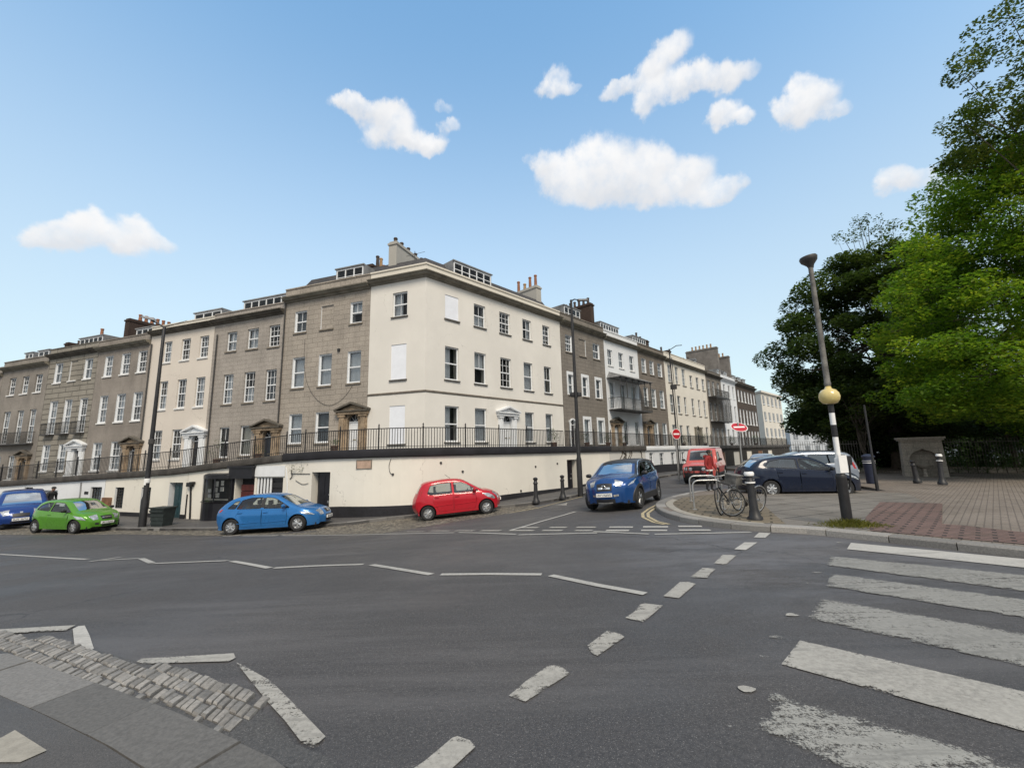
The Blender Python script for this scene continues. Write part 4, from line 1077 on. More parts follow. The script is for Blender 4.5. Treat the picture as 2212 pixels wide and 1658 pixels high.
door_case(frR, 6.475, .05, .82, 2.0, .42, .95, 'trim_white', 'white_door', True, 2.6)
dormer(frR, 2.6, 6.0, 11.35, 12.3, .75, 2.4, 5)
# chimneys: a tall rendered stack on the left party wall, another over the right-hand one
chimney(frL, .35, 1.6, 5.6, 10.9, 13.9, 'stack_render', [(1.9, 'low_dark'), (2.6, 'low_dark'), (3.4, 'low_dark'), (4.3, 'low_dark'), (5.1, 'low_dark')], .6)
chimney(frR, 12.2, 1.6, 4.2, 10.9, 13.6, 'stack_render', [(1.9, 'tall_red'), (2.5, 'tall_red'), (3.1, 'mid_buff'), (3.8, 'tall_red')], .6)
ar = MB(); q = frR.T @ Vector((1.2, 3, 12.4)); ar.tube([q, q + Vector((0, 0, .9))], .02, 5); ar.tube([q + Vector((-.5, -.2, .45)), q + Vector((.6, .3, 1.0))], .012, 4); ar.build('aerial', M['iron_grey'], root0)

# ---- right-hand terrace
HR1 = terrace_house('dark ashlar house with white window surrounds, right of the cream corner house', 'R', 12.76, 19.17, dict(mat='stoneR1', floor=.1, cornice=10.38, parapet=11.05, trim='trim_stone', ptrim='stoneR1', sill='sill_stone', reveal='trim_white', roof=.9,
    wins=[(13.35, 14.25, 7.95, 9.34, 's66', None), (15.25, 16.25, 7.9, 9.34, 'stone', None), (17.36, 18.4, 7.95, 9.32, 's22', 'left'),
          (13.5, 14.2, 4.5, 6.1, 's11', 'net'), (15.5, 16.25, 4.5, 6.1, 's11', 'grey'), (17.52, 18.3, 4.5, 6.1, 's11', 'grey'), (15.45, 16.3, .6, 2.62, 's11', 'net'), (17.5, 18.4, .6, 2.62, 's11', 'net')],
    door=dict(u=13.83, top=2.1, h=2.0, fan=.4, half=.6, mat='trim_white', ped=False, w=.72), dorm=[(14.2, 16.6, 11.0, 12.0, 4)],
    chim=[(18.9, 1.4, 4.2, 13.1, 'soot_brick', [(1.2 + i * .5, 'mid_dark') for i in range(6)])]))
rR1, fR1, XR1, zR1 = HR1
for a, b, c_, d in [(13.5, 14.2, 4.5, 6.1), (15.5, 16.25, 4.5, 6.1), (17.52, 18.3, 4.5, 6.1), (15.45, 16.3, .6, 2.62), (17.5, 18.4, .6, 2.62)]:
    a, b = XR1(a), XR1(b); c_ -= zR1; d -= zR1; sb = MB()
    sb.add([(x, y, z) for y in (-.03, .02) for x, z in ((a - .18, c_ - .05), (a, c_ - .05), (a, d), (b, d), (b, c_ - .05), (b + .18, c_ - .05), (b + .18, d + .24), (a - .18, d + .24))], [(0, 1, 2, 7), (2, 3, 6, 7), (3, 4, 5, 6), (1, 9, 10, 2), (2, 10, 11, 3), (3, 11, 12, 4), (7, 15, 8, 0), (6, 14, 15, 7), (5, 13, 14, 6), (0, 8, 9, 1), (4, 12, 13, 5)])
    fR1.shape('window_surround', sb, M['trim_white'])
HR2 = terrace_house('white painted house with iron veranda and striped canopy at first floor', 'R', 19.2, 25.58, dict(mat='white_wall', floor=.1, cornice=10.25, parapet=10.9, trim='trim_stone', ptrim='white_wall', sill='sill_white', roof=.6,
    wins=rows([(19.75, 20.62), (21.72, 22.62), (23.8, 24.7)], [(7.7, 9.17)], 's22') + rows([(19.75, 20.65), (21.7, 22.65), (23.75, 24.75)], [(3.75, 6.2)], 'tall66') + [(21.85, 22.8, .5, 2.76, 's66', None), (24.0, 24.9, .5, 2.76, 's66', 'grey')],
    door=dict(u=20.45, top=2.05, h=2.0, fan=.42, half=.95, ze=2.5, leaf='white_door'), dorm=[(19.8, 23.2, 10.85, 11.75, 7)],
    chim=[(19.6, 2.2, 4.4, 12.5, 'soot_brick', [(2.4 + i * .45, 'mid_dark') for i in range(5)])]))
rr, ff, XX, zz = HR2
bal = balcony_front(ff, XX(19.45), XX(25.35), 3.66 - zz, 1.25, 1.0, 'veranda', 6, 6.45 - zz)
cn = MB(); xa, xb = XX(19.3), XX(25.5); z0, z1 = 6.45 - zz, 7.05 - zz
cn.add([(xa, -1.45, z0), (xb, -1.45, z0), (xb - .5, -.005, z1), (xa + .5, -.005, z1), (xa, -.005, z0), (xb, -.005, z0)], [(0, 1, 2, 3), (0, 3, 4), (1, 5, 2), (0, 4, 5, 1)])
for i in range(13):
    t = i / 12; cn.tube([(xa + (xb - xa) * t, -1.45, z0 + .015), (xa + .5 + (xb - xa - 1) * t, -.01, z1 + .015)], .022, 4)
ff.shape('canopy', cn, M['lead'])
HR3 = terrace_house('dark brown ashlar house with stone door case, right of the white house', 'R', 25.62, 31.72, dict(mat='stoneR3', floor=.1, cornice=10.2, parapet=10.8, trim='trim_stone', ptrim='stoneR3', sill='sill_stone', reveal='trim_white', roof=.6,
    wins=rows([(26.3, 27.3), (28.1, 29.1), (30.02, 31.1)], [(7.83, 9.32), (4.38, 6.32)], 's66') + [(28.1, 29.05, .5, 2.82, 's22', 'net'), (30.05, 31.15, .5, 2.82, 's22', 'net')],
    door=dict(u=26.75, top=2.1, h=2.0, fan=.42, half=.95, ze=2.6), dorm=[(26.0, 29.0, 10.75, 11.6, 6)],
    chim=[(31.3, 2.5, 4.0, 12.1, 'soot_brick', [(2.8, 'tall_dark'), (3.4, 'mid_dark')])]))
HR4 = terrace_house('wide pale stucco house with six window bays and fanlight door', 'R', 31.76, 44.45, dict(mat='cream3', floor=.1, cornice=10.1, parapet=10.9, trim='trim_stone', ptrim='trim_cream', sill='sill_stone', roof=.8,
    wins=rows([(32.6, 33.6), (34.6, 35.55), (36.6, 37.6)], [(7.5, 9.52)], 's66') + rows([(38.92, 39.82), (40.95, 41.95), (42.95, 43.95)], [(7.5, 9.0)], 's22') + rows([(32.6, 33.6), (34.6, 35.55), (36.55, 37.3), (38.85, 39.7), (41.0, 41.75), (42.85, 43.68)], [(4.08, 6.12)], 's22') + rows([(32.6, 33.6), (34.6, 35.5), (36.55, 37.5), (42.8, 43.7)], [(.5, 2.75)], 's22'),
    door=dict(u=40.1, top=2.2, h=2.1, fan=.5, half=1.25, mat='trim_stone', ped=False, w=.9), chim=[(32.2, 2.5, 4.6, 12.2, 'soot_brick', [(2.8 + i * .5, 'mid_dark') for i in range(4)]), (38.3, 2.5, 4.0, 12.0, 'soot_brick', [(3.0, 'mid_dark')])]))
HR5 = terrace_house('sooty grey house with two tiers of dark iron balconies', 'R', 44.5, 50.48, dict(mat='stoneR1', floor=.1, cornice=9.95, parapet=10.45, trim='trim_dark', ptrim='stoneR1', roof=.6,
    wins=rows([(45.1, 46.1), (46.9, 47.9), (48.8, 49.8)], [(7.0, 9.1), (3.7, 6.1), (.4, 2.7)], 's66'), chim=[(45.5, 2, 3.6, 11.9, 'lead', [(2.4, 'low_dark'), (3.1, 'low_dark')])]))
rr, ff, XX, zz = HR5
balcony_front(ff, XX(44.8), XX(50.3), 6.86 - zz, 1.0, .95); balcony_front(ff, XX(44.8), XX(50.3), 3.6 - zz, 1.1, 3.1, 'balcony')
HR6 = terrace_house('narrow bright white house beyond the iron balconies', 'R', 50.52, 57.15, dict(mat='white_wall', floor=.1, cornice=10.0, parapet=10.5, trim='trim_white', ptrim='white_wall', roof=.5,
    wins=rows([(51.4, 52.3), (53.6, 54.5), (55.6, 56.4)], [(7.3, 9.2), (3.7, 6.2), (.5, 2.7)], 's22'), chim=[(52.6, 1.2, 5.2, 14.6, 'stack_grey', [(1.5 + i * .55, 'mid_buff') for i in range(6)]), (56.9, 2, 3.2, 11.6, 'lead', [(2.4, 'low_dark')])], dorm=[(51.4, 53.0, 10.4, 11.3, 2), (54.4, 55.8, 10.4, 11.3, 2)]))
HR7 = terrace_house('long dark umber house with white sashes at the far end of the right terrace', 'R', 57.2, 68.2, dict(mat='stoneR7', floor=.1, cornice=9.95, parapet=10.4, trim='trim_dark', ptrim='stoneR7', reveal='trim_white', roof=.6,
    wins=rows([(57.9 + i * 1.75, 58.75 + i * 1.75) for i in range(6)], [(7.2, 9.0), (3.7, 6.0), (.4, 2.7)], 's22'), chim=[(57.9, 1.2, 5.2, 14.0, 'stack_grey', [(1.5 + i * .55, 'mid_buff') for i in range(6)])], dorm=[(58.5, 60.0, 10.3, 11.2, 2), (61.2, 62.7, 10.3, 11.2, 2), (64, 65.4, 10.3, 11.2, 2)]))
sb = MB(); sb.box(10.6, 11.0, -2.2, .2, 7.2, 7.4); 

# ---- pale blocks further down the hill
def far_block(name, label, px0, px1, pxc, ytop, ybot, Z, mat, nfl, nw, side=True):
    r0 = ray(px0, ybot); r1 = ray(px1, ybot); rc = ray(pxc, ybot)
    a = Vector((r0.x / r0.y * Z * 1.06, Z * 1.06)); b = Vector((r1.x / r1.y * Z * 1.12, Z * 1.12)); c = Vector((rc.x / rc.y * Z, Z))
    zt = ray(pxc, ytop); zt = zt.z / zt.y * Z; zb = -6.0
    root = empty('apartment_block', (c.x, c.y, zb), 0, label, 'building')
    mb = MB(); A, B = a - c, b - c; D = A + B
    h = zt - zb
    mb.add([(p[0], p[1], z) for z in (0, h) for p in ((0, 0), tuple(B), tuple(D), tuple(A))], [(0, 1, 5, 4), (1, 2, 6, 5), (2, 3, 7, 6), (3, 0, 4, 7), (4, 5, 6, 7)])
    mb.build('wall', M[mat], root)
    d = B.normalized(); n = Vector((d.y, -d.x)); w = B.length
    cp = MB(); cp.sweep([(0, h - .1), (.35, h - .1), (.35, h + .25), (0, h + .25)], [tuple(A), (0, 0), tuple(B)]); cp.build('parapet', M[mat], root)
    hh = (zt - (ray(pxc, ybot).z / ray(pxc, ybot).y * Z)) 
    for f in range(nfl):
        for i in range(nw):
            p = d * (w * (i + .5) / nw); z = h - hh + hh * (f + .28) / nfl
            wb = MB(); ww = w / nw * .42; wh = hh / nfl * .52
            Mx = Matrix.Translation((p.x, p.y, z)) @ Matrix.Rotation(math.atan2(d.y, d.x), 4, 'Z')
            wb.box(-ww / 2, ww / 2, -.02, .05, 0, wh, 0, Mx); wb.box(-ww / 2 - .1, ww / 2 + .1, -.12, .02, -.15, -.002, 1, Mx); wb.box(-.05, .05, -.05, -.021, 0, wh, 1, Mx)
            wb.build('window', [M['curtain_grey'], M['frame']], root)
    return root
far_block('apartment_block', 'tall cream apartment block rising behind the end of the right terrace', 1622, 1698, 1655, 846, 952, 84, 'cream3', 3, 5)
far_block('apartment_block', 'distant pale blue white building between the cream block and the dark tree', 1690, 1800, 1712, 930, 985, 130, 'pale_far', 2, 4)
# ---------------------------------------------------------------- the raised walk: retaining walls, coping, railings
WP = [(p.x, p.y) for p in [Lp(52), Lp(46), Lp(38), Lp(30), Lp(22), Lp(14), Lp(9), Lp(5.8)]]
bow = catmull([Lp(9).to_3d(), Lp(5.8).to_3d(), Vector((-8.2, 20.4, 0)), Vector((-6.3, 19.85, 0)), Vector((-4.5, 19.75, 0)), Vector((-2.7, 20.45, 0)), Vector((-.65, 22.2, 0)), Rp(7.6).to_3d()], 8)[8:-1]
WP = WP[:-1] + [(p.x, p.y) for p in bow] + [(p.x, p.y) for p in [Rp(7.6), Rp(14), Rp(20), Rp(30), Rp(42), Rp(54), Rp(70)]]
WS = [0.0]
for a, b in zip(WP[:-1], WP[1:]): WS.append(WS[-1] + math.hypot(b[0] - a[0], b[1] - a[1]))
def WPt(s):
    s = min(max(s, 0), WS[-1] - 1e-6); i = next(k for k in range(len(WS) - 1) if WS[k + 1] >= s)
    t = (s - WS[i]) / (WS[i + 1] - WS[i]); a, b = WP[i], WP[i + 1]; d = Vector((b[0] - a[0], b[1] - a[1])).normalized()
    return (a[0] + (b[0] - a[0]) * t, a[1] + (b[1] - a[1]) * t, d.y, -d.x)
def whit(px, py):
    """(distance along the wall, height) of the spot seen at a photo position"""
    r = ray(px, py)
    for i in range(len(WP) - 1):
        a, b = WP[i], WP[i + 1]; ca = a[0] * r.y - a[1] * r.x; cb = b[0] * r.y - b[1] * r.x
        if ca * cb <= 0 and ca != cb and a[1] > 0:
            t = ca / (ca - cb); y = a[1] + (b[1] - a[1]) * t
            return WS[i] + (WS[i + 1] - WS[i]) * t, r.z / r.y * y
    raise ValueError
def wbox(z, x0, y0, x1, y1):
    a = whit(*z(x0, (y0 + y1) / 2)); b = whit(*z(x1, (y0 + y1) / 2)); c = whit(*z((x0 + x1) / 2, y0)); d = whit(*z((x0 + x1) / 2, y1))
    return [a[0], b[0], d[1], c[1]]
s_kink = whit(614, 1000)[0]
led = [(0.0, -1.75), (whit(0, 1052)[0], -1.4)] + [whit(x, y) for x, y in [(200, 1037), (369, 1026), (500, 1010), (598, 999)]]
led += [(s_kink - .05, led[-1][1] + .02), (s_kink + .05, -.12), (whit(700, 990)[0], -.05), (whit(829, 988)[0], -.03), (WS[-1] + 5, -.03)]
def zl(s):
    for a, b in zip(led[:-1], led[1:]):
        if a[0] <= s <= b[0]: return a[1] + (b[1] - a[1]) * (s - a[0]) / max(1e-6, b[0] - a[0])
    return led[-1][1] if s > 0 else led[0][1]
def gz(s):
    x, y, nx, ny = WPt(s); return g(x, y) + .115
def grounded(o, root):
    o.parent = root; o.location = -root.location; return o
def wall_section(label, s0, s1, mat, ops, reveal=None, skirt=None, cat='wall', extra=None, name='retaining_wall'):
    x, y, _, _ = WPt((s0 + s1) / 2); root = empty(name, (x, y, gz((s0 + s1) / 2)), 0, label, cat)
    mb = MB(); facade(mb, WPt, s0, s1, lambda s: gz(s) - .4, zl, ops, .4, ds=.45)
    grounded(mb.build('wall', [M[mat], M[reveal or mat], M['room']]), root)
    if skirt:
        b = MB(); k = max(2, int((s1 - s0) / .3)); hs = skirt if callable(skirt) else (lambda s: skirt)
        segs = [(s0, s1)]
        for a, c, z0, z1 in ops:
            if z0 < gz((a + c) / 2) + .15:
                new = []
                for p, q in segs:
                    if c <= p or a >= q: new.append((p, q))
                    else:
                        if a > p: new.append((p, a))
                        if c < q: new.append((c, q))
                segs = new
        for p, q in segs:
            n = max(1, int((q - p) / .3)); vs = []; fs = []
            for i in range(n + 1):
                s = p + (q - p) * i / n; X, Y, nx, ny = WPt(s); z = gz(s)
                for o, h in ((-.05, -.2), (.025, -.2), (.025, hs(s) - .02), (.01, hs(s)), (-.05, hs(s))): vs.append((X + nx * o, Y + ny * o, z + h))
            for i in range(n):
                for c in range(5): a = i * 5 + c; d = i * 5 + (c + 1) % 5; fs.append((a, d, d + 5, a + 5))
            fs += [tuple(range(5)), tuple(range(n * 5 + 4, n * 5 - 1, -1))]
            b.add(vs, fs)
        grounded(b.build('skirting', M['ledge']), root)
    return root
def wfrm(s):
    x, y, nx, ny = WPt(s); return Matrix.Translation((x, y, 0)) @ Matrix.Rotation(math.atan2(nx, -ny), 4, 'Z')
class WFront:
    """frame at one spot of the wall: local x along the wall, y inwards"""
    def __init__(s, root, sm): s.root = root; s.M = wfrm(sm); s.sm = sm
    def put(s, o, parent=None):
        if parent is None:
            o.parent = s.root; o.matrix_local = Matrix.Translation(-s.root.location) @ s.M
        else: o.parent = parent
        return o
def wwindow(root, op, grid=(3, 5), cur=None, frame='frame'):
    a, b, z0, z1 = op; wf = WFront(root, (a + b) / 2); w = b - a; f = MB(); t = .06
    f.box(-w / 2, -w / 2 + t, .1, .16, z0, z1); f.box(w / 2 - t, w / 2, .1, .16, z0, z1); f.box(-w / 2 + t, w / 2 - t, .1, .16, z0, z0 + t); f.box(-w / 2 + t, w / 2 - t, .1, .16, z1 - t, z1)
    for i in range(1, grid[0]): x = -w / 2 + w * i / grid[0]; f.box(x - .014, x + .014, .11, .15, z0 + t, z1 - t)
    for i in range(1, grid[1]): z = z0 + (z1 - z0) * i / grid[1]; f.box(-w / 2 + t, w / 2 - t, .115, .145, z - .014, z + .014)
    o = wf.put(f.build('window', M[frame]))
    p = MB(); p.poly([(-w / 2 + t, .13, z0 + t), (w / 2 - t, .13, z0 + t), (w / 2 - t, .13, z1 - t), (-w / 2 + t, .13, z1 - t)]); wf.put(p.build('pane', M['pane'], recalc=False), o)
    if cur:
        c = MB(); c.poly([(-w / 2 + t, .3, z0), (w / 2 - t, .3, z0), (w / 2 - t, .3, z1), (-w / 2 + t, .3, z1)]); wf.put(c.build('curtain', M[cur], recalc=False), o)
    return o
def wdoor(root, op, mat, w_leaf=None, side=0, top_arch=False, letter=True):
    a, b, z0, z1 = op; wf = WFront(root, (a + b) / 2); w = b - a; lw = w_leaf or w - .02
    x0 = -lw / 2 + side * (w - lw) / 2; f = MB(); f.box(x0, x0 + lw, .2, .25, z0, z1 - .01)
    for i in range(2):
        for c, d in ((.08, .42), (.5, .9)):
            xa = x0 + .09 + i * (lw / 2 - .02); f.box(xa, xa + lw / 2 - .16, .185, .2, z0 + (z1 - z0) * c, z0 + (z1 - z0) * d)
    o = wf.put(f.build('door', M[mat]))
    h = MB(); h.lathe([(.001, -.06), (.032, -.055), (.032, -.035), (.014, -.02), (.014, .0)], 10, 0, Matrix.Translation((x0 + lw * .8, .19, z0 + (z1 - z0) * .5)), 'y')
    if letter: h.box(x0 + lw * .66, x0 + lw * .92, .176, .186, z0 + (z1 - z0) * .32, z0 + (z1 - z0) * .37)
    wf.put(h.build('handle', M['steel'], None, 40), o)
    return o
# -- cream bow wall under the corner house
zfar = WS[-1]
sA = s_kink; sB = whit(1318, 1000)[0]
d1 = wbox(z3, 1458, 645, 1648, 1000); d1[2] = gz((d1[0] + d1[1]) / 2) - .3
d2 = wbox(z5, 1902, 338, 2008, 655); d2[2] = gz((d2[0] + d2[1]) / 2) - .3
sk0, sk1 = whit(731, 1100)[0], whit(1225, 1050)[0]
bowall = wall_section('long cream rendered bow wall with black skirting under the corner house', sA, sB, 'cream_wall', [tuple(d1), tuple(d2)], None, lambda s: .5 - .36 * min(1, max(0, (s - sk0) / (sk1 - sk0))))
d1[2] += .3; d2[2] += .3
wdoor(bowall, tuple(d1), 'black_door', d1[1] - d1[0] - .28, 1); wdoor(bowall, tuple(d2), 'black_door', (d2[1] - d2[0]) * .7, -1)
pq = wbox(z3, 1935, 525, 2080, 605); wf = WFront(bowall, (pq[0] + pq[1]) / 2); w = pq[1] - pq[0]
f = MB(); f.box(-w / 2, w / 2, -.012, .03, pq[2], pq[3], 0); e = .035
for x0, x1, za, zc in [(-w / 2 - e, -w / 2, pq[2] - e, pq[3] + e), (w / 2, w / 2 + e, pq[2] - e, pq[3] + e), (-w / 2, w / 2, pq[2] - e, pq[2]), (-w / 2, w / 2, pq[3], pq[3] + e)]: f.box(x0, x1, -.03, .02, za, zc, 1)
wf.put(f.build('plaque', [M['tan'], M['sill_stone']]))
for zx, zy in [(590, 372), (815, 462), (1570, 412), (1795, 380), (1418, 662), (92, 492)]:
    s, z = whit(*z5(zx, zy)); wf = WFront(bowall, s); f = MB(); f.lathe([(.001, -.05), (.05, -.045), (.06, -.01), (.06, .02)], 10, 0, Matrix.Translation((0, 0, z)), 'y'); wf.put(f.build('wall_boss', M['iron_grey'], None, 40))
def wire(root, pix, zf, r=.012, name='cable', mat='iron_grey'):
    pts = []
    for p in pix:
        s, z = whit(*zf(*p)); x, y, nx, ny = WPt(s); pts.append(Vector((x + nx * .03, y + ny * .03, z)))
    f = MB(); f.tube(catmull(pts, 4), r, 5); grounded(f.build(name, M[mat]), root)
wire(bowall, [(75, 330), (55, 400), (65, 470), (92, 495)], z5)
wire(bowall, [(1250, 660), (1350, 662), (1450, 662)], z3, .015)
wire(bowall, [(1205, 600), (1215, 760), (1212, 860)], z3, .03, 'drainpipe', 'white_door')
wire(bowall, [(1300, 730), (1370, 770), (1430, 760)], z3, .012)
wire(bowall, [(1255, 620), (1262, 690), (1240, 715)], z3, .02)
# -- shop bay section
sC = whit(404, 1060)[0]
shop = wall_section('cream wall with black bowed shop window and boarded shop door', sC, s_kink - .02, 'cream_wall',
    [tuple(wbox(z3, 350, 715, 640, 930)), tuple(wbox(z3, 672, 600, 868, 980)), tuple(wbox(z3, 884, 702, 1190, 900))], None, None, 'shop front')
b = MB(); w1 = wbox(z3, 340, 705, 650, 1140); sm = (w1[0] + w1[1]) / 2; wf = WFront(shop, sm); W_ = w1[1] - w1[0]; z0 = gz(sm); zt_ = w1[3]; zm = whit(*z3(500, 945))[1]
n = 9
for i in range(n):   # bowed shop window: stallriser, sill, glazing posts, fascia
    t0, t1 = i / n, (i + 1) / n; f_ = lambda t: (-W_ / 2 + W_ * t, -.55 * math.sin(PI * t) ** .7 - .02)
    (xa, ya), (xb, yb) = f_(t0), f_(t1)
    b.poly([(xa, ya, z0 - .2), (xb, yb, z0 - .2), (xb, yb, zm), (xa, ya, zm)]); b.poly([(xa, ya, zt_ - .02), (xb, yb, zt_ - .02), (xb, yb, zt_ + .16), (xa, ya, zt_ + .16)])
    b.poly([(xa, ya, zt_ + .16), (xb, yb, zt_ + .16), (xb, .02, zt_ + .26), (xa, .02, zt_ + .26)])
    b.poly([(xa, ya - .07, zm), (xb, yb - .07, zm), (xb, .0, zm + .05), (xa, .0, zm + .05)]); b.poly([(xa, ya - .07, zm), (xb, yb - .07, zm), (xb, yb, zm - .08), (xa, ya, zm - .08)])
    if i % 3 == 0: b.tube([(xa, ya, zm), (xa, ya, zt_)], .03, 6)
    zc = (zm + zt_) / 2
b.tube([(W_ / 2, -.02, zm), (W_ / 2, -.02, zt_)], .03, 6)
bw = wf.put(b.build('shop_window', M['black_door'], recalc=False))
p = MB()
for i in range(n):
    (xa, ya), (xb, yb) = f_(i / n), f_((i + 1) / n); p.poly([(xa, ya + .01, zm), (xb, yb + .01, zm), (xb, yb + .01, zt_), (xa, ya + .01, zt_)])
wf.put(p.build('pane', M['pane'], recalc=False), bw)
p = MB()   # sheets pasted inside the glass
for zx0, zy0, zx1, zy1 in [(482, 812, 515, 850), (540, 735, 580, 790), (584, 730, 614, 780), (482, 865, 515, 905), (538, 800, 570, 845), (575, 795, 612, 840), (540, 855, 582, 900)]:
    q = wbox(z3, zx0, zy0, zx1, zy1); t = (((q[0] + q[1]) / 2) - w1[0]) / W_; (xa, ya) = f_(t); hw = (q[1] - q[0]) / 2
    p.box(xa - hw, xa + hw, ya + .08, ya + .085, q[2], q[3])
wf.put(p.build('poster', M['poster']), bw)
# dark shop entrance, boards and striped shutter
q = wbox(z3, 722, 705, 866, 900); wf = WFront(shop, (q[0] + q[1]) / 2); w = q[1] - q[0]; f = MB(); zb_ = gz((q[0] + q[1]) / 2)
for i in range(5): f.box(-w / 2, w / 2, .06, .1, zb_ + .05 + i * .34, zb_ + .36 + i * .34)
wf.put(f.build('door', M['poster_red']))
q = wbox(z3, 640, 600, 880, 700); wf = WFront(shop, (q[0] + q[1]) / 2); w = q[1] - q[0]; f = MB(); f.box(-w / 2, w / 2, -.2, -.005, q[2] - .05, q[3]); f.box(-w / 2 - .08, w / 2 + .08, -.26, -.004, q[3], q[3] + .1); f.box(-w / 2, -w / 2 + .2, -.12, -.003, zb_ - .2, q[2] - .051); wf.put(f.build('fascia', M['black_door']))
q = wbox(z3, 884, 702, 1190, 900); wf = WFront(shop, (q[0] + q[1]) / 2); w = q[1] - q[0]; f = MB(); f.box(-w / 2, w / 2, .16, .2, q[2], q[3], 0)
for i in range(5): x = -w / 2 + .03 + i * w * .108; f.box(x, x + w * .055, .05, .08, q[2], q[3], 1)
for i in range(4): f.box(.02, w / 2 - .05, .12, .15, q[2] + .1 + i * .33, q[2] + .34 + i * .33, 2)
wf.put(f.build('shutter', [M['black_door'], M['white_door'], M['plastic']]))
q = wbox(z3, 884, 580, 1190, 690); wf = WFront(shop, (q[0] + q[1]) / 2); w = q[1] - q[0]; f = MB(); f.box(-w / 2, w / 2, -.05, -.004, q[2], q[3]); wf.put(f.build('signboard', M['white_door']))
q = wbox(z3, 570, 675, 615, 702); wf = WFront(shop, (q[0] + q[1]) / 2); f = MB(); f.box(-.12, .12, -.12, -.003, q[2], q[3]); wf.put(f.build('alarm_box', M['plastic']))
wire(shop, [(215, 790), (212, 950), (205, 1130)], z3, .05, 'drainpipe', 'iron'); wire(shop, [(178, 875), (165, 1000), (155, 1125)], z3, .035, 'drainpipe', 'iron')
q = whit(*z3(220, 775)); wf = WFront(shop, q[0]); f = MB(); f.box(-.16, .16, -.2, .0, q[1] - .1, q[1] + .12); f.box(.1, .3, -.22, -.03, q[1] + .05, q[1] + .16); wf.put(f.build('rainwater_head', M['iron']))
# -- lower cream section with barred windows and a teal door
sD = whit(225, 1070)[0]
opw = [tuple(wbox(z7c, 1185, 95, 1277, 315)), tuple(wbox(z7c, 1458, 95, 1556, 320))]; dt = wbox(z7c, 1742, 45, 1880, 425); dt[2] = gz((dt[0] + dt[1]) / 2) - .3
low = wall_section('low cream wall with two small-paned windows and teal door', sD, sC - .02, 'cream_wall', opw + [tuple(dt)], 'frame', .22)
for o_ in opw: wwindow(low, o_, (4, 7), 'curtain_grey', 'iron_grey')
dt[2] += .3; wdoor(low, tuple(dt), 'teal_door', (dt[1] - dt[0]) * .86, 1)
q = wbox(z7c, 1062, 200, 1158, 300); wf = WFront(low, (q[0] + q[1]) / 2); f = MB(); f.box(-.45, .45, -.06, -.005, gz(q[0]) - .05, q[3]); wf.put(f.build('board', M['wood']))
# -- white section at the far left
opx = [tuple(wbox(z7c, 930, 92, 1046, 300)), tuple(wbox(z7c, 250, 95, 338, 165))]; dw = wbox(z7c, 430, 125, 580, 400); dw[2] = gz((dw[0] + dw[1]) / 2) - .3
whl = wall_section('white painted wall with pale door behind the parked cars on the left', 0.05, sD - .02, 'white_wall', opx + [tuple(dw)], 'frame', .2)
wwindow(whl, opx[0], (4, 5), 'curtain', 'iron_grey'); wwindow(whl, opx[1], (2, 2), None, 'iron_grey'); dw[2] += .3; wdoor(whl, tuple(dw), 'white_door', (dw[1] - dw[0]) * .7, -1)
q = wbox(z7c, 880, 138, 915, 165); wf = WFront(whl, (q[0] + q[1]) / 2); f = MB(); f.box(-.18, .18, -.03, -.003, q[2], q[3]); wf.put(f.build('name_plate', M['plastic']))
q = wbox(z7c, 462, 140, 500, 170); wf = WFront(whl, (q[0] + q[1]) / 2); f = MB(); f.box(-.17, .17, .15, .178, q[2], q[3]); wf.put(f.build('door_pane', M['room']))
wire(whl, [(848, 45), (840, 140), (825, 240)], z7c, .04, 'drainpipe', 'lead')
# -- right-hand street: old white stretch, white cottage stretch, sooty rubble vaults
sE = whit(1395, 1000)[0]; sF = whit(1532, 1000)[0]
ow = wall_section('patchy old white wall with bare creeper stems, right of the cream bow wall', sB + .02, sE, 'white_old', [], None, .25)
rr2 = random.Random(3)
for k in range(7):
    s0_ = sB + .8 + rr2.uniform(0, sE - sB - 1.5); pts = []; z0 = zl(s0_)
    for j in range(7):
        x, y, nx, ny = WPt(s0_ + (rr2.uniform(-.25, .25) + .12 * j) * (1 if k % 2 else -1)); pts.append(Vector((x + nx * .05, y + ny * .05, z0 - j * .22)))
    f = MB(); f.tube(catmull(pts, 3), [.03 - .001 * i for i in range(19)], 5); grounded(f.build('creeper_stem', M['bark']), ow)
opc = [tuple(wbox(z7, a, c, b_, d)) for a, c, b_, d in [(808, 180, 850, 282), (915, 180, 960, 312), (1033, 175, 1072, 302), (1142, 170, 1172, 292)]]
cot = wall_section('white wall with four small windows behind the no entry sign', sE + .02, sF, 'white_wall', opc, 'frame', .62)
for o_ in opc: wwindow(cot, o_, (2, 3), 'curtain_grey')
v1 = sF + .02; opv = [(v1 + 3 + i * 5.2, v1 + 5.2 + i * 5.2, -1.9, -.35) for i in range(5)]
vau = wall_section('sooty rubble vault wall at the far end of the right street', v1, zfar - .5, 'rubble', opv, 'stack_render', None)
for i, o_ in enumerate(opv):
    a, b_, z0, z1 = o_; wf = WFront(vau, (a + b_) / 2); f = MB(); f.box(-(b_ - a) / 2, (b_ - a) / 2, .06, .1, z0, z1); wf.put(f.build('panel', M['cream3' if i in (1, 2, 4) else 'wood']))

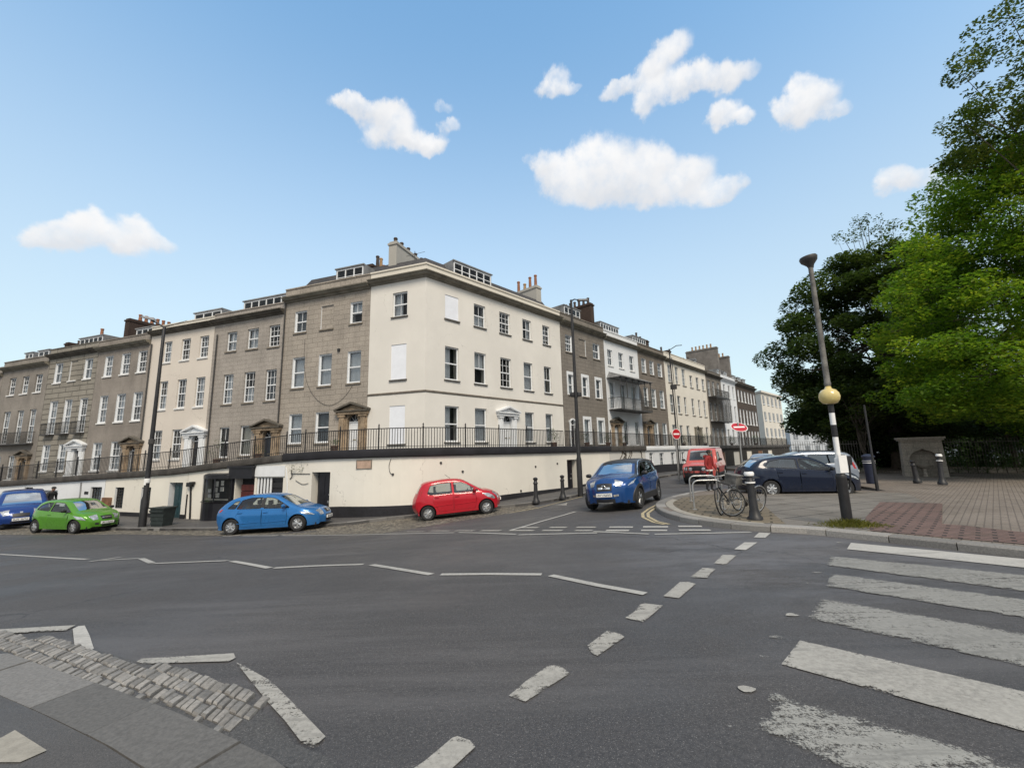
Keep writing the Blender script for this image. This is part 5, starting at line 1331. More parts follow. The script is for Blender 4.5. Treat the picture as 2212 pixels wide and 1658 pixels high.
# -- coping ledge and the walk behind it
def ledge(label, s0, s1, mat, th=.38):
    x, y, _, _ = WPt((s0 + s1) / 2); root = empty('coping', (x, y, zl((s0 + s1) / 2)), 0, label, 'coping'); k = max(2, int((s1 - s0) / .45)); b = MB(); vs = []; fs = []
    pr = [(.02, .0), (.13, .04), (.15, .1), (.15, th - .05), (.12, th), (-.5, th), (-.5, 0)]
    n = len(pr)
    for i in range(k + 1):
        s = s0 + (s1 - s0) * i / k; X, Y, nx, ny = WPt(s); z = zl(s)
        for o, h in pr: vs.append((X + nx * o, Y + ny * o, z + h + .003))
    for i in range(k):
        for c in range(n): a = i * n + c; d = i * n + (c + 1) % n; fs.append((a, d, d + n, a + n))
    fs += [tuple(range(n)), tuple(range(k * n + n - 1, k * n - 1, -1))]
    b.add(vs, fs); grounded(b.build('ledge', M[mat], None, 35), root); return root
ledge('sloping sooty stone coping along the left retaining walls', .05, s_kink - .03, 'ledge_stone', .36)
ledge('glossy black coping on the cream bow wall', s_kink + .02, sB, 'ledge', .4)
ledge('grey stone coping on the patchy old white wall', sB + .02, sE, 'ledge_stone', .4)
ledge('white painted coping above the small windows', sE + .02, sF, 'white_wall', .36)
ledge('black coping on the sooty vault wall', sF + .02, zfar - .5, 'ledge_stone', .4)
vs = []; fs = []; k = int(WS[-1] / 1.0); b = MB()
for i in range(k + 1):
    s = WS[-1] * i / k; X, Y, nx, ny = WPt(s); z = zl(s) + .3
    vs += [(X - nx * .45, Y - ny * .45, z), (X - nx * 5.2, Y - ny * 5.2, z)]
for i in range(k): fs.append((2 * i, 2 * i + 2, 2 * i + 3, 2 * i + 1))
b.add(vs, fs); tag(b.build('terrace_walk', M['pave_asphalt'], recalc=False), kind='structure')
def railing(label, s0, s1, h=.98, step=.135, back=.16, lift=.38):
    x, y, _, _ = WPt((s0 + s1) / 2); root = empty('railing', (x, y, zl((s0 + s1) / 2) + lift), 0, label, 'railing', 'terrace railings'); b = MB(); k = int((s1 - s0) / step)
    def at(s):
        X, Y, nx, ny = WPt(s); return Vector((X - nx * back, Y - ny * back, zl(s) + lift))
    for i in range(k + 1):
        p = at(s0 + (s1 - s0) * i / k); post = i % 16 == 8
        if post: continue
        b.tube([p, p + Vector((0, 0, h))], .016, 4, caps=False)
    seg = [at(s0 + (s1 - s0) * i / max(1, k // 4)) for i in range(max(1, k // 4) + 1)]
    vs = []; fs = []
    for p in seg:
        for dx, dz in ((-.025, h - .04), (.025, h - .04), (.025, h + .0), (-.025, h + .0)): 
            vs.append((p.x, p.y + dx, p.z + dz))
    for i in range(len(seg) - 1):
        for c in range(4): a = i * 4 + c; d = i * 4 + (c + 1) % 4; fs.append((a, d, d + 4, a + 4))
    b.add(vs, fs)
    vs = [];
    for p in seg:
        for dx, dz in ((-.012, .1), (.012, .1), (.012, .125), (-.012, .125)): vs.append((p.x, p.y + dx, p.z + dz))
    b.add(vs, fs)
    grounded(b.build('bars', M['iron']), root)
    for i in range(k + 1):
        if i % 16 == 8:
            p = at(s0 + (s1 - s0) * i / k); q = MB(); q.lathe([(.035, 0), (.035, h + .02), (.045, h + .04), (.02, h + .08), (.04, h + .12), (.03, h + .16), (.004, h + .22)], 8)
            o = q.build('post', M['iron'], None, 50); o.parent = root; o.location = p - root.location
    return root
railing('black iron railing climbing along the left stone coping', whit(-60, 1040)[0], s_kink - .1)
railing('black iron railing on the bow wall under the cream corner house', s_kink + .05, whit(1222, 960)[0])
railing('dark railing in front of the ashlar house with white window surrounds', whit(1226, 960)[0], sE)
railing('dark railing above the white wall with small windows', sE + .05, sF)
railing('dark railing on the sooty vault wall far along the right street', sF + .05, zfar - .6, step=.2)
# ---------------------------------------------------------------- cars
def seg_dist(px, py, A, B):
    ax, ay = A; bx, by = B; dx, dy = bx - ax, by - ay; L2 = dx * dx + dy * dy
    t = 0 if L2 == 0 else max(0, min(1, ((px - ax) * dx + (py - ay) * dy) / L2)); return math.hypot(px - ax - dx * t, py - ay - dy * t)
class Car:
    """body lofted from a side outline: x forward, y left, z up, origin on the ground midway between the axles"""
    def __init__(s, name, label, group, paint, sp):
        s.sp = sp; s.root = empty(name, (0, 0, 0), 0, label, 'car' if name != 'off_road_van' else 'van', group)
        s.paint = paint; s.hw = sp['W'] / 2; s.wb = sp['wb']; s.wr = sp['wr']
        top = catmull([Vector((x, 0, z)) for x, z in sp['top']], 6)
        s.top = [(p.x, p.z) for p in resample(top, .07)]
        s.x0 = min(p[0] for p in s.top); s.x1 = max(p[0] for p in s.top); s.roofz = max(p[1] for p in s.top)
        s.belt = sp['belt']; s.make()
    def beltz(s, x):
        b = s.belt; t = (x - b[0][0]) / (b[1][0] - b[0][0]); return b[0][1] + (b[1][1] - b[0][1]) * max(-.1, min(1.1, t))
    def dtop(s, x, z):
        return min(seg_dist(x, z, a, b) for a, b in zip(s.top[:-1], s.top[1:]))
    def W(s, x, z, d=None):
        w = s.hw; sp = s.sp
        for end, sg, pw in ((s.x1, 1, sp.get('nose', .3)), (s.x0, -1, sp.get('tail', .2))):
            t = (sg * (x - end) + .85) / .85
            if t > 0: w -= pw * min(1, t) ** 2.4
        bz = s.beltz(x)
        if z > bz: w -= (z - bz) * sp.get('tumble', .38) + .062
        else:
            zc = bz * s.sp.get('crease', .74)
            w -= .05 * ((z - zc) / (bz - zc)) ** 1.25 if z > zc else .055 * ((zc - z) / zc) ** 1.3 + .008 * min(1, (zc - z) / .05)
        for ax in (s.wb / 2, -s.wb / 2):   # flared arches
            r = math.hypot(x - ax, z - s.wr); w += sp.get('flare', .018) * math.exp(-((r - s.wr - .07) / .07) ** 2)
        d = s.dtop(x, z) if d is None else d; r = sp.get('round', .09)
        if d < r: w -= r - math.sqrt(max(0, r * r - (r - d) ** 2))
        return w
    def outline(s):
        zb = s.sp.get('sill', .2); ra = s.wr + .055; P = list(s.top); lo = zb
        fx, rx = s.wb / 2, -s.wb / 2
        def arch(ax):
            a0 = math.asin(max(-1, min(1, (lo - s.wr) / ra))); n = 14
            return [(ax + ra * math.cos(a0 + (PI - 2 * a0) * i / n), s.wr + ra * math.sin(a0 + (PI - 2 * a0) * i / n)) for i in range(n + 1)]
        x_last = s.top[-1][0]
        Q = [(x_last - .03, lo + .02)] + arch(fx)
        mid0 = Q[-1][0]; A2 = arch(rx); n = 18
        Q += [(mid0 + (A2[0][0] - mid0) * i / n, lo) for i in range(1, n)] + A2 + [(s.top[0][0] + .03, lo + .02)]
        return P + Q, len(P)
    def side_mesh(s, poly, holes, step=.075, off=0.0, mid=None, extra_edges=True):
        pts = [Vector(p) for p in poly]; n = len(pts); ed = [(i, (i + 1) % n) for i in range(n)]
        for h in holes:
            b = len(pts); pts += [Vector(p) for p in h]; ed += [(b + i, b + (i + 1) % len(h)) for i in range(len(h))]
        xs = [p[0] for p in poly]; zs = [p[1] for p in poly]
        if off == 0.0:
            for d in (.012, .035, .07):
                for i in range(1, len(s.top) - 1):
                    a, b = s.top[i - 1], s.top[i + 1]; t = Vector((b[0] - a[0], b[1] - a[1])).normalized(); q = Vector(s.top[i]) + Vector((t.y, -t.x)) * d
                    if inpoly(q.x, q.y, poly) and s.dtop(q.x, q.y) > d * .8: pts.append(q)
        z = min(zs) + step * .5
        while z < max(zs):
            x = min(xs) + step * .5
            while x < max(xs):
                if inpoly(x, z, poly) and s.dtop(x, z) > .09: pts.append(Vector((x, z)))
                x += step
            z += step
        vo, eo, fo, _, _, _ = delaunay_2d_cdt(pts, ed, [], 0, 1e-5)
        tri = []
        for f in fo:
            cx = sum(vo[i].x for i in f) / len(f); cz = sum(vo[i].y for i in f) / len(f)
            if not inpoly(cx, cz, poly) or any(inpoly(cx, cz, h) for h in holes): continue
            tri.append((tuple(f), mid(cx, cz) if mid else 0))
        return vo, tri
    def lift(s, mb, vo, tri, off=0.0, sides=(1, -1)):
        ws = [s.W(v.x, v.y) + off for v in vo]
        for sg in sides:
            b = len(mb.v); mb.v += [(v.x, sg * w, v.y) for v, w in zip(vo, ws)]
            for f, m in tri:
                mb.f.append(tuple(b + i for i in (f if sg < 0 else f[::-1]))); mb.m.append(m)
    def strip_pt(s, i, sv, off=0.0):
        x, z = s.top[i]; a = s.top[max(i - 1, 0)]; b = s.top[min(i + 1, len(s.top) - 1)]
        t = Vector((b[0] - a[0], b[1] - a[1])).normalized(); n = Vector((-t.y, t.x))
        y = s.Wt[i]; e = max(0, (abs(x - (s.x0 + s.x1) / 2) - (s.x1 - s.x0) / 2 + .9) / .9)
        cr = (.035 + s.sp.get('bow', .1) * min(1, e) ** 2) * (1 - abs(sv) ** 2.2) + off
        return Vector((x + n.x * cr, sv * y, z + n.y * cr))
    def idx(s, x, z):
        return min(range(len(s.top)), key=lambda i: (s.top[i][0] - x) ** 2 + (s.top[i][1] - z) ** 2)
    def patch(s, name, i0, i1, s0, s1, off, mat, nx=6, thick=None, parent=None):
        b = MB(); n = max(2, nx); k = max(1, i1 - i0)
        vs = [s.strip_pt(i0 + i, s0 + (s1 - s0) * j / n, off) for i in range(k + 1) for j in range(n + 1)]
        fs = [(i * (n + 1) + j, i * (n + 1) + j + 1, (i + 1) * (n + 1) + j + 1, (i + 1) * (n + 1) + j) for i in range(k) for j in range(n)]
        b.add(vs, fs)
        if off > 0:   # turn the rim down into the body
            m = len(vs); vs2 = [s.strip_pt(i0 + i, s0 + (s1 - s0) * j / n, -.01) for i in range(k + 1) for j in range(n + 1)]
            rim = [(i * (n + 1)) for i in range(k + 1)] + [k * (n + 1) + j for j in range(1, n + 1)] + [i * (n + 1) + n for i in range(k - 1, -1, -1)] + [j for j in range(n - 1, 0, -1)]
            b.v += [tuple(v) for v in vs2]
            for q in range(len(rim)): a, c = rim[q], rim[(q + 1) % len(rim)]; b.f.append((a, c, c + m, a + m)); b.m.append(0)
        return b.build(name, M[mat] if isinstance(mat, str) else mat, parent or s.root, 40)
    def make(s):
        sp = s.sp; poly, nt = s.outline(); s.Wt = [s.W(x, z, 0.0) for x, z in s.top]
        wins = [catmull_poly(w) for w in sp['wins']]; doors = sp['doors']
        blk = sp.get('blk', []); two = sp.get('two')
        def mid(x, z):
            if any(inpoly(x, z, q) for q in blk): return 1
            if two and z > s.beltz(x) + .02: return 2
            return 0
        vo, tri = s.side_mesh(poly, wins + doors + blk if False else wins + doors, mid=mid)
        mb = MB(); s.lift(mb, vo, tri)
        # roof, bonnet, nose and tail run across between the two outlines
        n = 14; T = len(s.top); ws0, ws1 = s.idx(*sp['screen'][0]), s.idx(*sp['screen'][1]); rw0, rw1 = s.idx(*sp['rear'][0]), s.idx(*sp['rear'][1])
        b = len(mb.v); svs = [-1 + 2 * j / n for j in range(n + 1)]
        for i in range(T):
            for sv in svs: mb.v.append(tuple(s.strip_pt(i, sv)))
        lo_, hi_ = sorted((ws0, ws1)); rl, rh = sorted((rw0, rw1)); wl = 1
        for i in range(T - 1):
            for j in range(n):
                hole = (lo_ <= i < hi_ or rl <= i < rh) and wl <= j < n - wl
                if hole: continue
                a = b + i * (n + 1) + j; m = 0
                xm, zm = s.top[i]
                if two and rh <= i <= lo_ : m = 2
                mb.f.append((a, a + n + 1, a + n + 2, a + 1)); mb.m.append(m)
        body = mb.build('body', [s.paint, M['plastic'], M[two] if isinstance(two, str) else (two or s.paint)], s.root, 42, weld=.004)
        body.data.update()
        # glass
        g_ = MB(); svg = [-1 + 2 * j / n for j in range(wl, n - wl + 1)]
        def glass(i0, i1, nm, mat='car_glass'):
            b_ = MB(); m = len(svg)
            vs = [s.strip_pt(i, sv, -.006) for i in range(i0, i1 + 1) for sv in svg]
            fs = [(i * m + j, i * m + j + 1, (i + 1) * m + j + 1, (i + 1) * m + j) for i in range(i1 - i0) for j in range(m - 1)]
            b_.add(vs, fs); b_.build(nm, M[mat], s.root, 60, recalc=False)
        glass(lo_, hi_, 'windscreen', sp.get('scr', 'car_glass')); glass(rl, rh, 'rear_window', sp.get('glassr', 'car_glass'))
        for k, w in enumerate(wins):
            for sg in (1, -1):
                vo, tri = s.side_mesh(w, [], .12, .001); q = MB(); s.lift(q, vo, tri, -.007, (sg,)); q.build('side_window', M[sp['wmats'][k] if 'wmats' in sp else 'car_glass'], s.root, 60, recalc=False)
            # rubber seal round the pane
        for sg in (1, -1):
            q = MB()
            for w in wins:
                P = resample([Vector((x, 0, z)) for x, z in w], .08, True); P = [Vector((p.x, sg * (s.W(p.x, p.z) + .001), p.z)) for p in P]
                q.tube(P + [P[0]], .011, 5)
            q.build('window_seal', M['plastic'], s.root, 50)
        for dpoly in doors:
            c = Vector((sum(p[0] for p in dpoly) / len(dpoly), sum(p[1] for p in dpoly) / len(dpoly))); ins = [tuple(c + (Vector(p) - c) * (1 - .009 / max(.1, (Vector(p) - c).length))) for p in dpoly]
            ins = [(p.x, p.y) for p in resample([Vector(p) for p in ins], .1, True)]
            for sg in (1, -1):
                vo, tri = s.side_mesh(ins, [], .075, .001); q = MB(); s.lift(q, vo, tri, 0.0, (sg,)); dr = q.build('door', s.paint, s.root, 42, recalc=False)
                xh = min(p[0] for p in dpoly) + .14; zh = s.beltz(xh) - .12; yh = sg * (s.W(xh, zh) + .012)
                h = MB(); h.tube([(xh - .09, yh - sg * .01, zh), (xh - .07, yh + sg * .015, zh), (xh + .07, yh + sg * .015, zh), (xh + .09, yh - sg * .01, zh)], .014, 6); h.build('handle', s.paint, dr, 50)
                if sp.get('strip'):
                    zs_ = sp['strip']; m = MB(); x0 = min(p[0] for p in dpoly) + .04; x1 = max(p[0] for p in dpoly) - .04; k = 6
                    P = [Vector((x0 + (x1 - x0) * i / k, sg * (s.W(x0 + (x1 - x0) * i / k, zs_ ) + .004), zs_ + .03 * i / k)) for i in range(k + 1)]; m.tube(P, .014, 5); m.build('trim_strip', s.paint, dr, 50)
        # underside with wheel housings, cabin
        u = MB(); hw = s.hw - .12; lo = sp.get('sill', .2)
        u.box(-s.wb / 2 + s.wr + .08, s.wb / 2 - s.wr - .08, -hw, hw, lo - .02, lo + .2); u.box(s.x0 + .25, s.x1 - .3, -hw + .3, hw - .3, lo - .01, lo + .16)
        for ax in (s.wb / 2, -s.wb / 2):
            for sg in (1, -1):
                ra = s.wr + .06; n_ = 12; vs = []
                for i in range(n_ + 1):
                    a = -.35 + (PI + .7) * i / n_; vs += [(ax + ra * math.cos(a), sg * (s.hw - .06), s.wr + ra * math.sin(a)), (ax + ra * math.cos(a), sg * (s.hw - .42), s.wr + ra * math.sin(a))]
                u.add(vs, [(2 * i, 2 * i + 2, 2 * i + 3, 2 * i + 1) for i in range(n_)])
                u.add([v for v in vs if abs(v[1]) < s.hw - .3], [tuple(range(n_ + 1))])
        for q0, q1 in (((s.x0 + .1), -s.wb / 2 - s.wr - .06), (s.wb / 2 + s.wr + .06, s.x1 - .12)):
            if q1 > q0: u.box(q0, q1, -hw + .1, hw - .1, lo - .005, lo + .1)
        u.build('underbody', M['plastic'], s.root)
        c = MB(); bz = s.beltz(0); xs = sp['screen']; xd = min(xs[0][0], xs[1][0]) 
        c.box(s.x0 + .3, s.wb / 2 - .1, -hw + .04, hw - .04, lo + .2, .42); sx = sp.get('seat', .2); c.box(xd + .1, s.wb / 2 - .15, -hw + .04, hw - .04, bz - .3, bz - .1)
        for xx, top_ in ((sx, 1.0), (sx - .85, .9)):
            for yy in (-.36, .36):
                c.add([(xx + .48, yy - .22, .5), (xx + .48, yy + .22, .5), (xx, yy + .22, .45), (xx, yy - .22, .45), (xx - .18, yy - .2, bz + .12), (xx - .18, yy + .2, bz + .12), (xx - .28, yy + .2, bz + .12), (xx - .28, yy - .2, bz + .12), (xx - .16, yy - .22, .42), (xx - .16, yy + .22, .42)],
                      [(0, 1, 2, 3), (3, 2, 5, 4), (4, 5, 6, 7), (7, 6, 9, 8), (2, 9, 6, 5), (3, 4, 7, 8)])
                c.box(xx - .28, xx - .19, yy - .12, yy + .12, bz + .14, bz + .31)
        c.build('interior', M['cabin'], s.root)
        st = MB(); cx, cy = s.wb / 2 - .75, -.36; st.tube([(cx + .06 * math.sin(a), cy + .18 * math.cos(a), bz - .03 + .16 * math.sin(a)) for a in [2 * PI * i / 16 for i in range(17)]], .015, 6); st.build('steering_wheel', M['plastic'], s.root, 50)
        # wheels
        tyre = MB(); r = s.wr; tw = .1
        tyre.lathe([(r * .62, -tw), (r * .9, -tw - .005), (r * .975, -tw * .82), (r, -tw * .5), (r, tw * .5), (r * .975, tw * .82), (r * .9, tw + .005), (r * .62, tw)], 32, 0, None, 'y', False)
        tm = tyre.mesh('tyre', M['rubber'], 40); rm = rim_mesh(r * .66, sp.get('spokes', 5), tw, sp.get('rim', 'alloy'))
        for ax in (s.wb / 2, -s.wb / 2):
            for sg in (1, -1):
                w = link('wheel', tm, s.root); w.location = (ax, sg * (s.hw - tw - .022), s.wr); w.rotation_euler = (0, rnd.uniform(0, 6), 0)
                if ax > 0 and sp.get('steer'): w.rotation_euler = (0, .4, sp['steer'])
                q = link('rim', rm, w); q.rotation_euler = (0, 0, 0 if sg < 0 else PI)
        # mirrors
        mx, mz = sp['mirror']
        for sg in (1, -1):
            m = MB(); y = s.W(mx, s.beltz(mx) - .02); m.tube([(mx, sg * (y - .03), mz - .06), (mx + .01, sg * (y + .07), mz - .02)], .025, 6)
            m.lathe([(.004, -.11), (.05, -.1), (.075, -.05), (.08, .03), (.06, .09), (.02, .11)], 10, 0, Matrix.Translation((mx + .02, sg * (y + .14), mz + .03)) @ Matrix.Diagonal((.85, .95, .9, 1)), 'y')
            m.build('mirror', M['plastic'] if sp.get('mirror_mat') else s.paint, s.root, 50)
        s.extras()
    def light(s, name, mat, tips, rng, s_in, taper=.35):
        """lamp wrapping the corner: a piece on the flank sharing its edge with one across the nose or tail"""
        i0, i1 = sorted((s.idx(*rng[0]), s.idx(*rng[1])))
        if i1 - i0 < 2: i1 = i0 + 2
        poly = s.top[i0:i1 + 1] + list(tips if tips[0][0] * s.top[i0][0] < 0 else tips)
        for sg in (1, -1):
            vo, tri = s.side_mesh(poly, [], .04, .001); q = MB(); s.lift(q, vo, tri, .006, (sg,)); n = 6; m = i1 - i0; vs = []
            for i in range(i0, i1 + 1):
                k = (i - i0) / m; e = s_in + (1 - s_in) * taper * (k if s.top[i0][0] > 0 else 1 - k)
                vs += [s.strip_pt(i, sg * (1 - (1 - e) * j / n), .008) for j in range(n + 1)]
            q.add(vs, [(i * (n + 1) + j, i * (n + 1) + j + 1, (i + 1) * (n + 1) + j + 1, (i + 1) * (n + 1) + j) for i in range(m) for j in range(n)])
            q.build(name, M[mat], s.root, 60)
    def plate(s, x, z, front=True, w=.52, h=.112, up=0.0):
        i = s.idx(x, z); p = s.strip_pt(i, 0, .02); a = s.strip_pt(max(i - 1, 0), 0); b = s.strip_pt(min(i + 1, len(s.top) - 1), 0); t = (b - a).normalized()
        if t.z < 0: t = -t
        y = Vector((0, 1, 0)); n = y.cross(t)
        if (n.x > 0) != front: n = -n
        t = Vector((0, 0, 1)) if abs(t.z) > .6 else t
        R = Matrix((( -y.x if front else y.x, t.x, n.x), (-y.y if front else y.y, t.y, n.y), (0, t.z, n.z))).to_4x4(); R.translation = p
        q = MB(); q.box(-w / 2, w / 2, -h / 2, h / 2, -.03, .006, 0, R)
        r2 = random.Random(int(w * 100) + len(s.root.name)); xx = -w / 2 + .04
        for k in range(7):   # seven worn, unreadable characters
            if k == 4: xx += .03
            for j in range(2):
                q.box(xx + .0, xx + .014, -h * .3 + j * .034, -h * .3 + j * .034 + r2.uniform(.02, .034), .006, .008, 1, R)
                if r2.random() < .7: q.box(xx + .015, xx + .04, -h * .3 + j * .05, -h * .3 + j * .05 + .013, .006, .008, 1, R)
                if r2.random() < .6: q.box(xx + .036, xx + .05, -h * .3 + j * .034, -h * .3 + .03 + j * .034, .006, .008, 1, R)
            xx += .06
        q.build('number_plate', [M['plate'], M['ink']], s.root)
    def extras(s):
        sp = s.sp
        if 'head' in sp: s.light('headlight', sp.get('head_mat', 'lamp_clear'), *sp['head'])
        if 'tailp' in sp: s.light('tail_light', 'lamp_red', *sp['tailp'])
        for nm, a, b, s0, s1, off, mat in sp.get('patches', []):
            i0, i1 = sorted((s.idx(*a), s.idx(*b))); s.patch(nm, i0, i1, s0, s1, off, s.paint if mat == 'paint' else mat)
        if 'plate' in sp: s.plate(*sp['plate'])
        if 'rplate' in sp: s.plate(*sp['rplate'], front=False)
        if sp.get('cladding'):
            zc = sp['cladding']; lo = sp.get('sill', .2)
            for sg in (1, -1):
                q = MB(); k = 10; x0, x1 = -s.wb / 2 + s.wr + .1, s.wb / 2 - s.wr - .1
                vs = [(x0 + (x1 - x0) * i / k, sg * (s.W(x0 + (x1 - x0) * i / k, z) + o), z) for i in range(k + 1) for z, o in ((lo - .01, -.02), (lo, .018), (zc - .02, .018), (zc, 0))]
                q.add(vs, [(i * 4 + j, i * 4 + j + 1, (i + 1) * 4 + j + 1, (i + 1) * 4 + j) for i in range(k) for j in range(3)])
                for ax in (s.wb / 2, -s.wb / 2):
                    ra = s.wr + .05; n_ = 12; vs = []
                    for i in range(n_ + 1):
                        a = -.12 + (PI + .24) * i / n_
                        for rr, o in ((ra - .01, -.03), (ra, .02), (ra + .075, .018), (ra + .085, -.003)):
                            X, Z_ = ax + rr * math.cos(a), s.wr + rr * math.sin(a); vs.append((X, sg * (s.W(X, Z_) + o), Z_))
                    q.add(vs, [(i * 4 + j, i * 4 + j + 1, (i + 1) * 4 + j + 1, (i + 1) * 4 + j) for i in range(n_) for j in range(3)])
                q.build('cladding', M['plastic'], s.root, 40)
    def stand(s, front_px, az, near='R', z_add=0.0, at=None):
        """park it: the near front tyre touches the road at a photo position; az = compass heading of the nose"""
        f = Vector((math.sin(az), math.cos(az))); lft = Vector((-f.y, f.x)); sd = 1 if near == 'L' else -1
        p = Vector(G2(*front_px)) if at is None else Vector(at)
        c = p - f * (s.wb / 2) - lft * (sd * (s.hw - .12)) if at is None else p
        def gr(u, v): q = c + f * u + lft * v; return g(q.x, q.y) + z_add
        zf = (gr(s.wb / 2, .7) + gr(s.wb / 2, -.7)) / 2; zr = (gr(-s.wb / 2, .7) + gr(-s.wb / 2, -.7)) / 2; zl_ = (gr(s.wb / 2, .7) + gr(-s.wb / 2, .7)) / 2; zr_ = (gr(s.wb / 2, -.7) + gr(-s.wb / 2, -.7)) / 2
        X = Vector((f.x * s.wb, f.y * s.wb, zf - zr)).normalized(); Y = Vector((lft.x * 1.4, lft.y * 1.4, zl_ - zr_)); Zv = X.cross(Y).normalized(); Y = Zv.cross(X)
        m = Matrix((X, Y, Zv)).transposed().to_4x4(); m.translation = (c.x, c.y, (zf + zr) / 2 + .004); s.root.matrix_world = m
        return s
def catmull_poly(w, k=3):
    """soften the corners of a window outline"""
    out = []; n = len(w)
    for i in range(n):
        p0, p1, p2 = Vector(w[i - 1]), Vector(w[i]), Vector(w[(i + 1) % n]); r = min(.05, (p1 - p0).length * .3, (p2 - p1).length * .3)
        a = p1 + (p0 - p1).normalized() * r; b = p1 + (p2 - p1).normalized() * r
        for j in range(k + 1):
            t = j / k; q = a * (1 - t) ** 2 + p1 * 2 * t * (1 - t) + b * t * t; out.append((q.x, q.y))
    res = resample([Vector(p) for p in out], .14, True); return [(p.x, p.y) for p in res]
def rim_mesh(r, ns, tw, mat):
    key = ('rim', round(r, 3), ns, mat)
    if key in _cache: return _cache[key]
    b = MB(); y = -tw + .012   # outer face towards -y
    b.lathe([(r, y + .08), (r * 1.02, y + .0), (r * .93, y + .004), (r * .9, y + .06)], 32, 0, None, 'y')
    for k in range(ns):
        a = 2 * PI * k / ns
        for da in ((-.1, .1) if ns <= 6 else (0,)):
            p0 = (.045 * math.cos(a + da * 2), y + .012, .045 * math.sin(a + da * 2)); p1 = (r * .92 * math.cos(a + da * 1.9), y + .016, r * .92 * math.sin(a + da * 1.9))
            b.tube([p0, p1], [.024, .019], 5)
    b.lathe([(.06, y + .05), (.06, y + .012), (.03, y + .0), (.001, y - .002)], 14, 0, None, 'y')
    b.lathe([(.001, y + .085), (r * .9, y + .085)], 24, 1, None, 'y')
    _cache[key] = b.mesh('rim', [M[mat], M['plastic']], 40); return _cache[key]
GRP = 'cars parked along the terrace kerb'
P_ = {k: carpaint('paint_' + k, c, m_) for k, c, m_ in [('sky', (.024, .15, .4), .45), ('red', (.42, .01, .022), .15), ('blue', (.007, .055, .2), .45), ('green', (.085, .27, .02), .4), ('navy', (.005, .011, .03), .2), ('silver', (.24, .28, .34), .4), ('royal', (.007, .04, .2), .4), ('vanred', (.5, .1, .09), .1), ('grey', (.05, .055, .065), .4)]}
hatch_top = [(-1.93, .3), (-2.03, .52), (-2.02, .78), (-1.95, .98), (-1.72, 1.18), (-1.42, 1.36), (-1.05, 1.45), (-.4, 1.49), (.1, 1.465), (.45, 1.37), (.85, 1.15), (1.22, .97), (1.5, .9), (1.8, .8), (2.02, .67), (2.1, .5), (2.08, .28)]
focus = Car('hatchback', 'light blue five-door hatchback parked below the boarded shop front', GRP, P_['sky'], dict(W=1.82, wb=2.64, wr=.315, top=hatch_top, belt=[(-1.9, .98), (1.1, .9)], tumble=.36,
    wins=[[(-1.52, 1.02), (-1.2, 1.0), (-1.05, 1.3), (-1.22, 1.28)], [(-1.14, .99), (-.18, .965), (-.15, 1.385), (-.62, 1.39), (-.98, 1.31)], [(-.06, .96), (.82, .925), (.98, .94), (.5, 1.24), (.28, 1.34), (-.04, 1.385)]],
    doors=[[(-1.02, .95), (-.12, .92), (-.12, .28), (-.88, .28), (-1.0, .5), (-1.12, .72)], [(-.1, .92), (.86, .88), (.9, .6), (.85, .28), (-.1, .28)]], blk=[[(-.2, .98), (-.02, .97), (0, 1.37), (-.18, 1.38)]],
    screen=[(.42, 1.38), (1.14, 1.0)], rear=[(-1.9, 1.03), (-1.5, 1.3)], head=([(1.9, .6), (1.6, .66), (1.38, .77)][::1], [(2.07, .56), (1.93, .73)], .58), tailp=([(-1.7, 1.0), (-1.78, .9)], [(-2.02, .82), (-1.9, 1.03)], .8),
    patches=[('grille', (2.06, .6), (2.0, .7), -.32, .32, .008, 'plastic'), ('air_intake', (2.085, .3), (2.1, .52), -.52, .52, .008, 'plastic'), ('badge', (2.05, .63), (2.03, .66), -.07, .07, .016, 'chrome')], plate=(2.1, .47), mirror=(.78, 1.0), spokes=5, flare=.03, strip=.42)).stand((644, 1147), math.radians(89))
red = Car('hatchback', 'small red hatchback with rear aerial parked in front of the cream bow wall', GRP, P_['red'], dict(W=1.6, wb=2.38, wr=.285, top=[(-1.6, .32), (-1.7, .5), (-1.68, .78), (-1.6, .98), (-1.5, 1.2), (-1.36, 1.4), (-1.1, 1.49), (-.5, 1.535), (0, 1.515), (.35, 1.42), (.75, 1.18), (1.08, .99), (1.3, .93), (1.52, .82), (1.68, .66), (1.73, .48), (1.7, .3)], belt=[(-1.6, 1.0), (1.0, .93)], tumble=.27, nose=.24, tail=.16,
    wins=[[(-1.18, 1.04), (-1.02, .985), (-.18, .975), (-.2, 1.4), (-.7, 1.41), (-1.05, 1.34)], [(-.08, .97), (.75, .95), (.92, .98), (.45, 1.27), (.22, 1.38), (-.1, 1.41)]], doors=[[(-.9, .93), (-.14, .92), (-.14, .3), (-.72, .3), (-.84, .5), (-.95, .7)], [(-.12, .92), (.78, .89), (.8, .6), (.74, .3), (-.12, .3)]], 
    screen=[(.33, 1.43), (1.02, 1.02)], rear=[(-1.55, 1.05), (-1.4, 1.36)], head=([(1.52, .58), (1.28, .68), (1.04, .86)], [(1.7, .56), (1.5, .84)], .62), tailp=([(-1.33, 1.26), (-1.46, .96)], [(-1.62, .93), (-1.46, 1.27)], .86),
    patches=[('grille', (1.7, .56), (1.66, .68), -.3, .3, .008, 'plastic'), ('air_intake', (1.715, .34), (1.73, .5), -.4, .4, .008, 'plastic')], plate=(1.73, .5), mirror=(.72, 1.02), spokes=6, strip=.52)).stand((1052, 1109), math.radians(80))
a_ = MB(); a_.tube([(-.2, 0, 1.56), (-.42, 0, 1.74)], .008, 5); a_.build('aerial', M['plastic'], red.root)
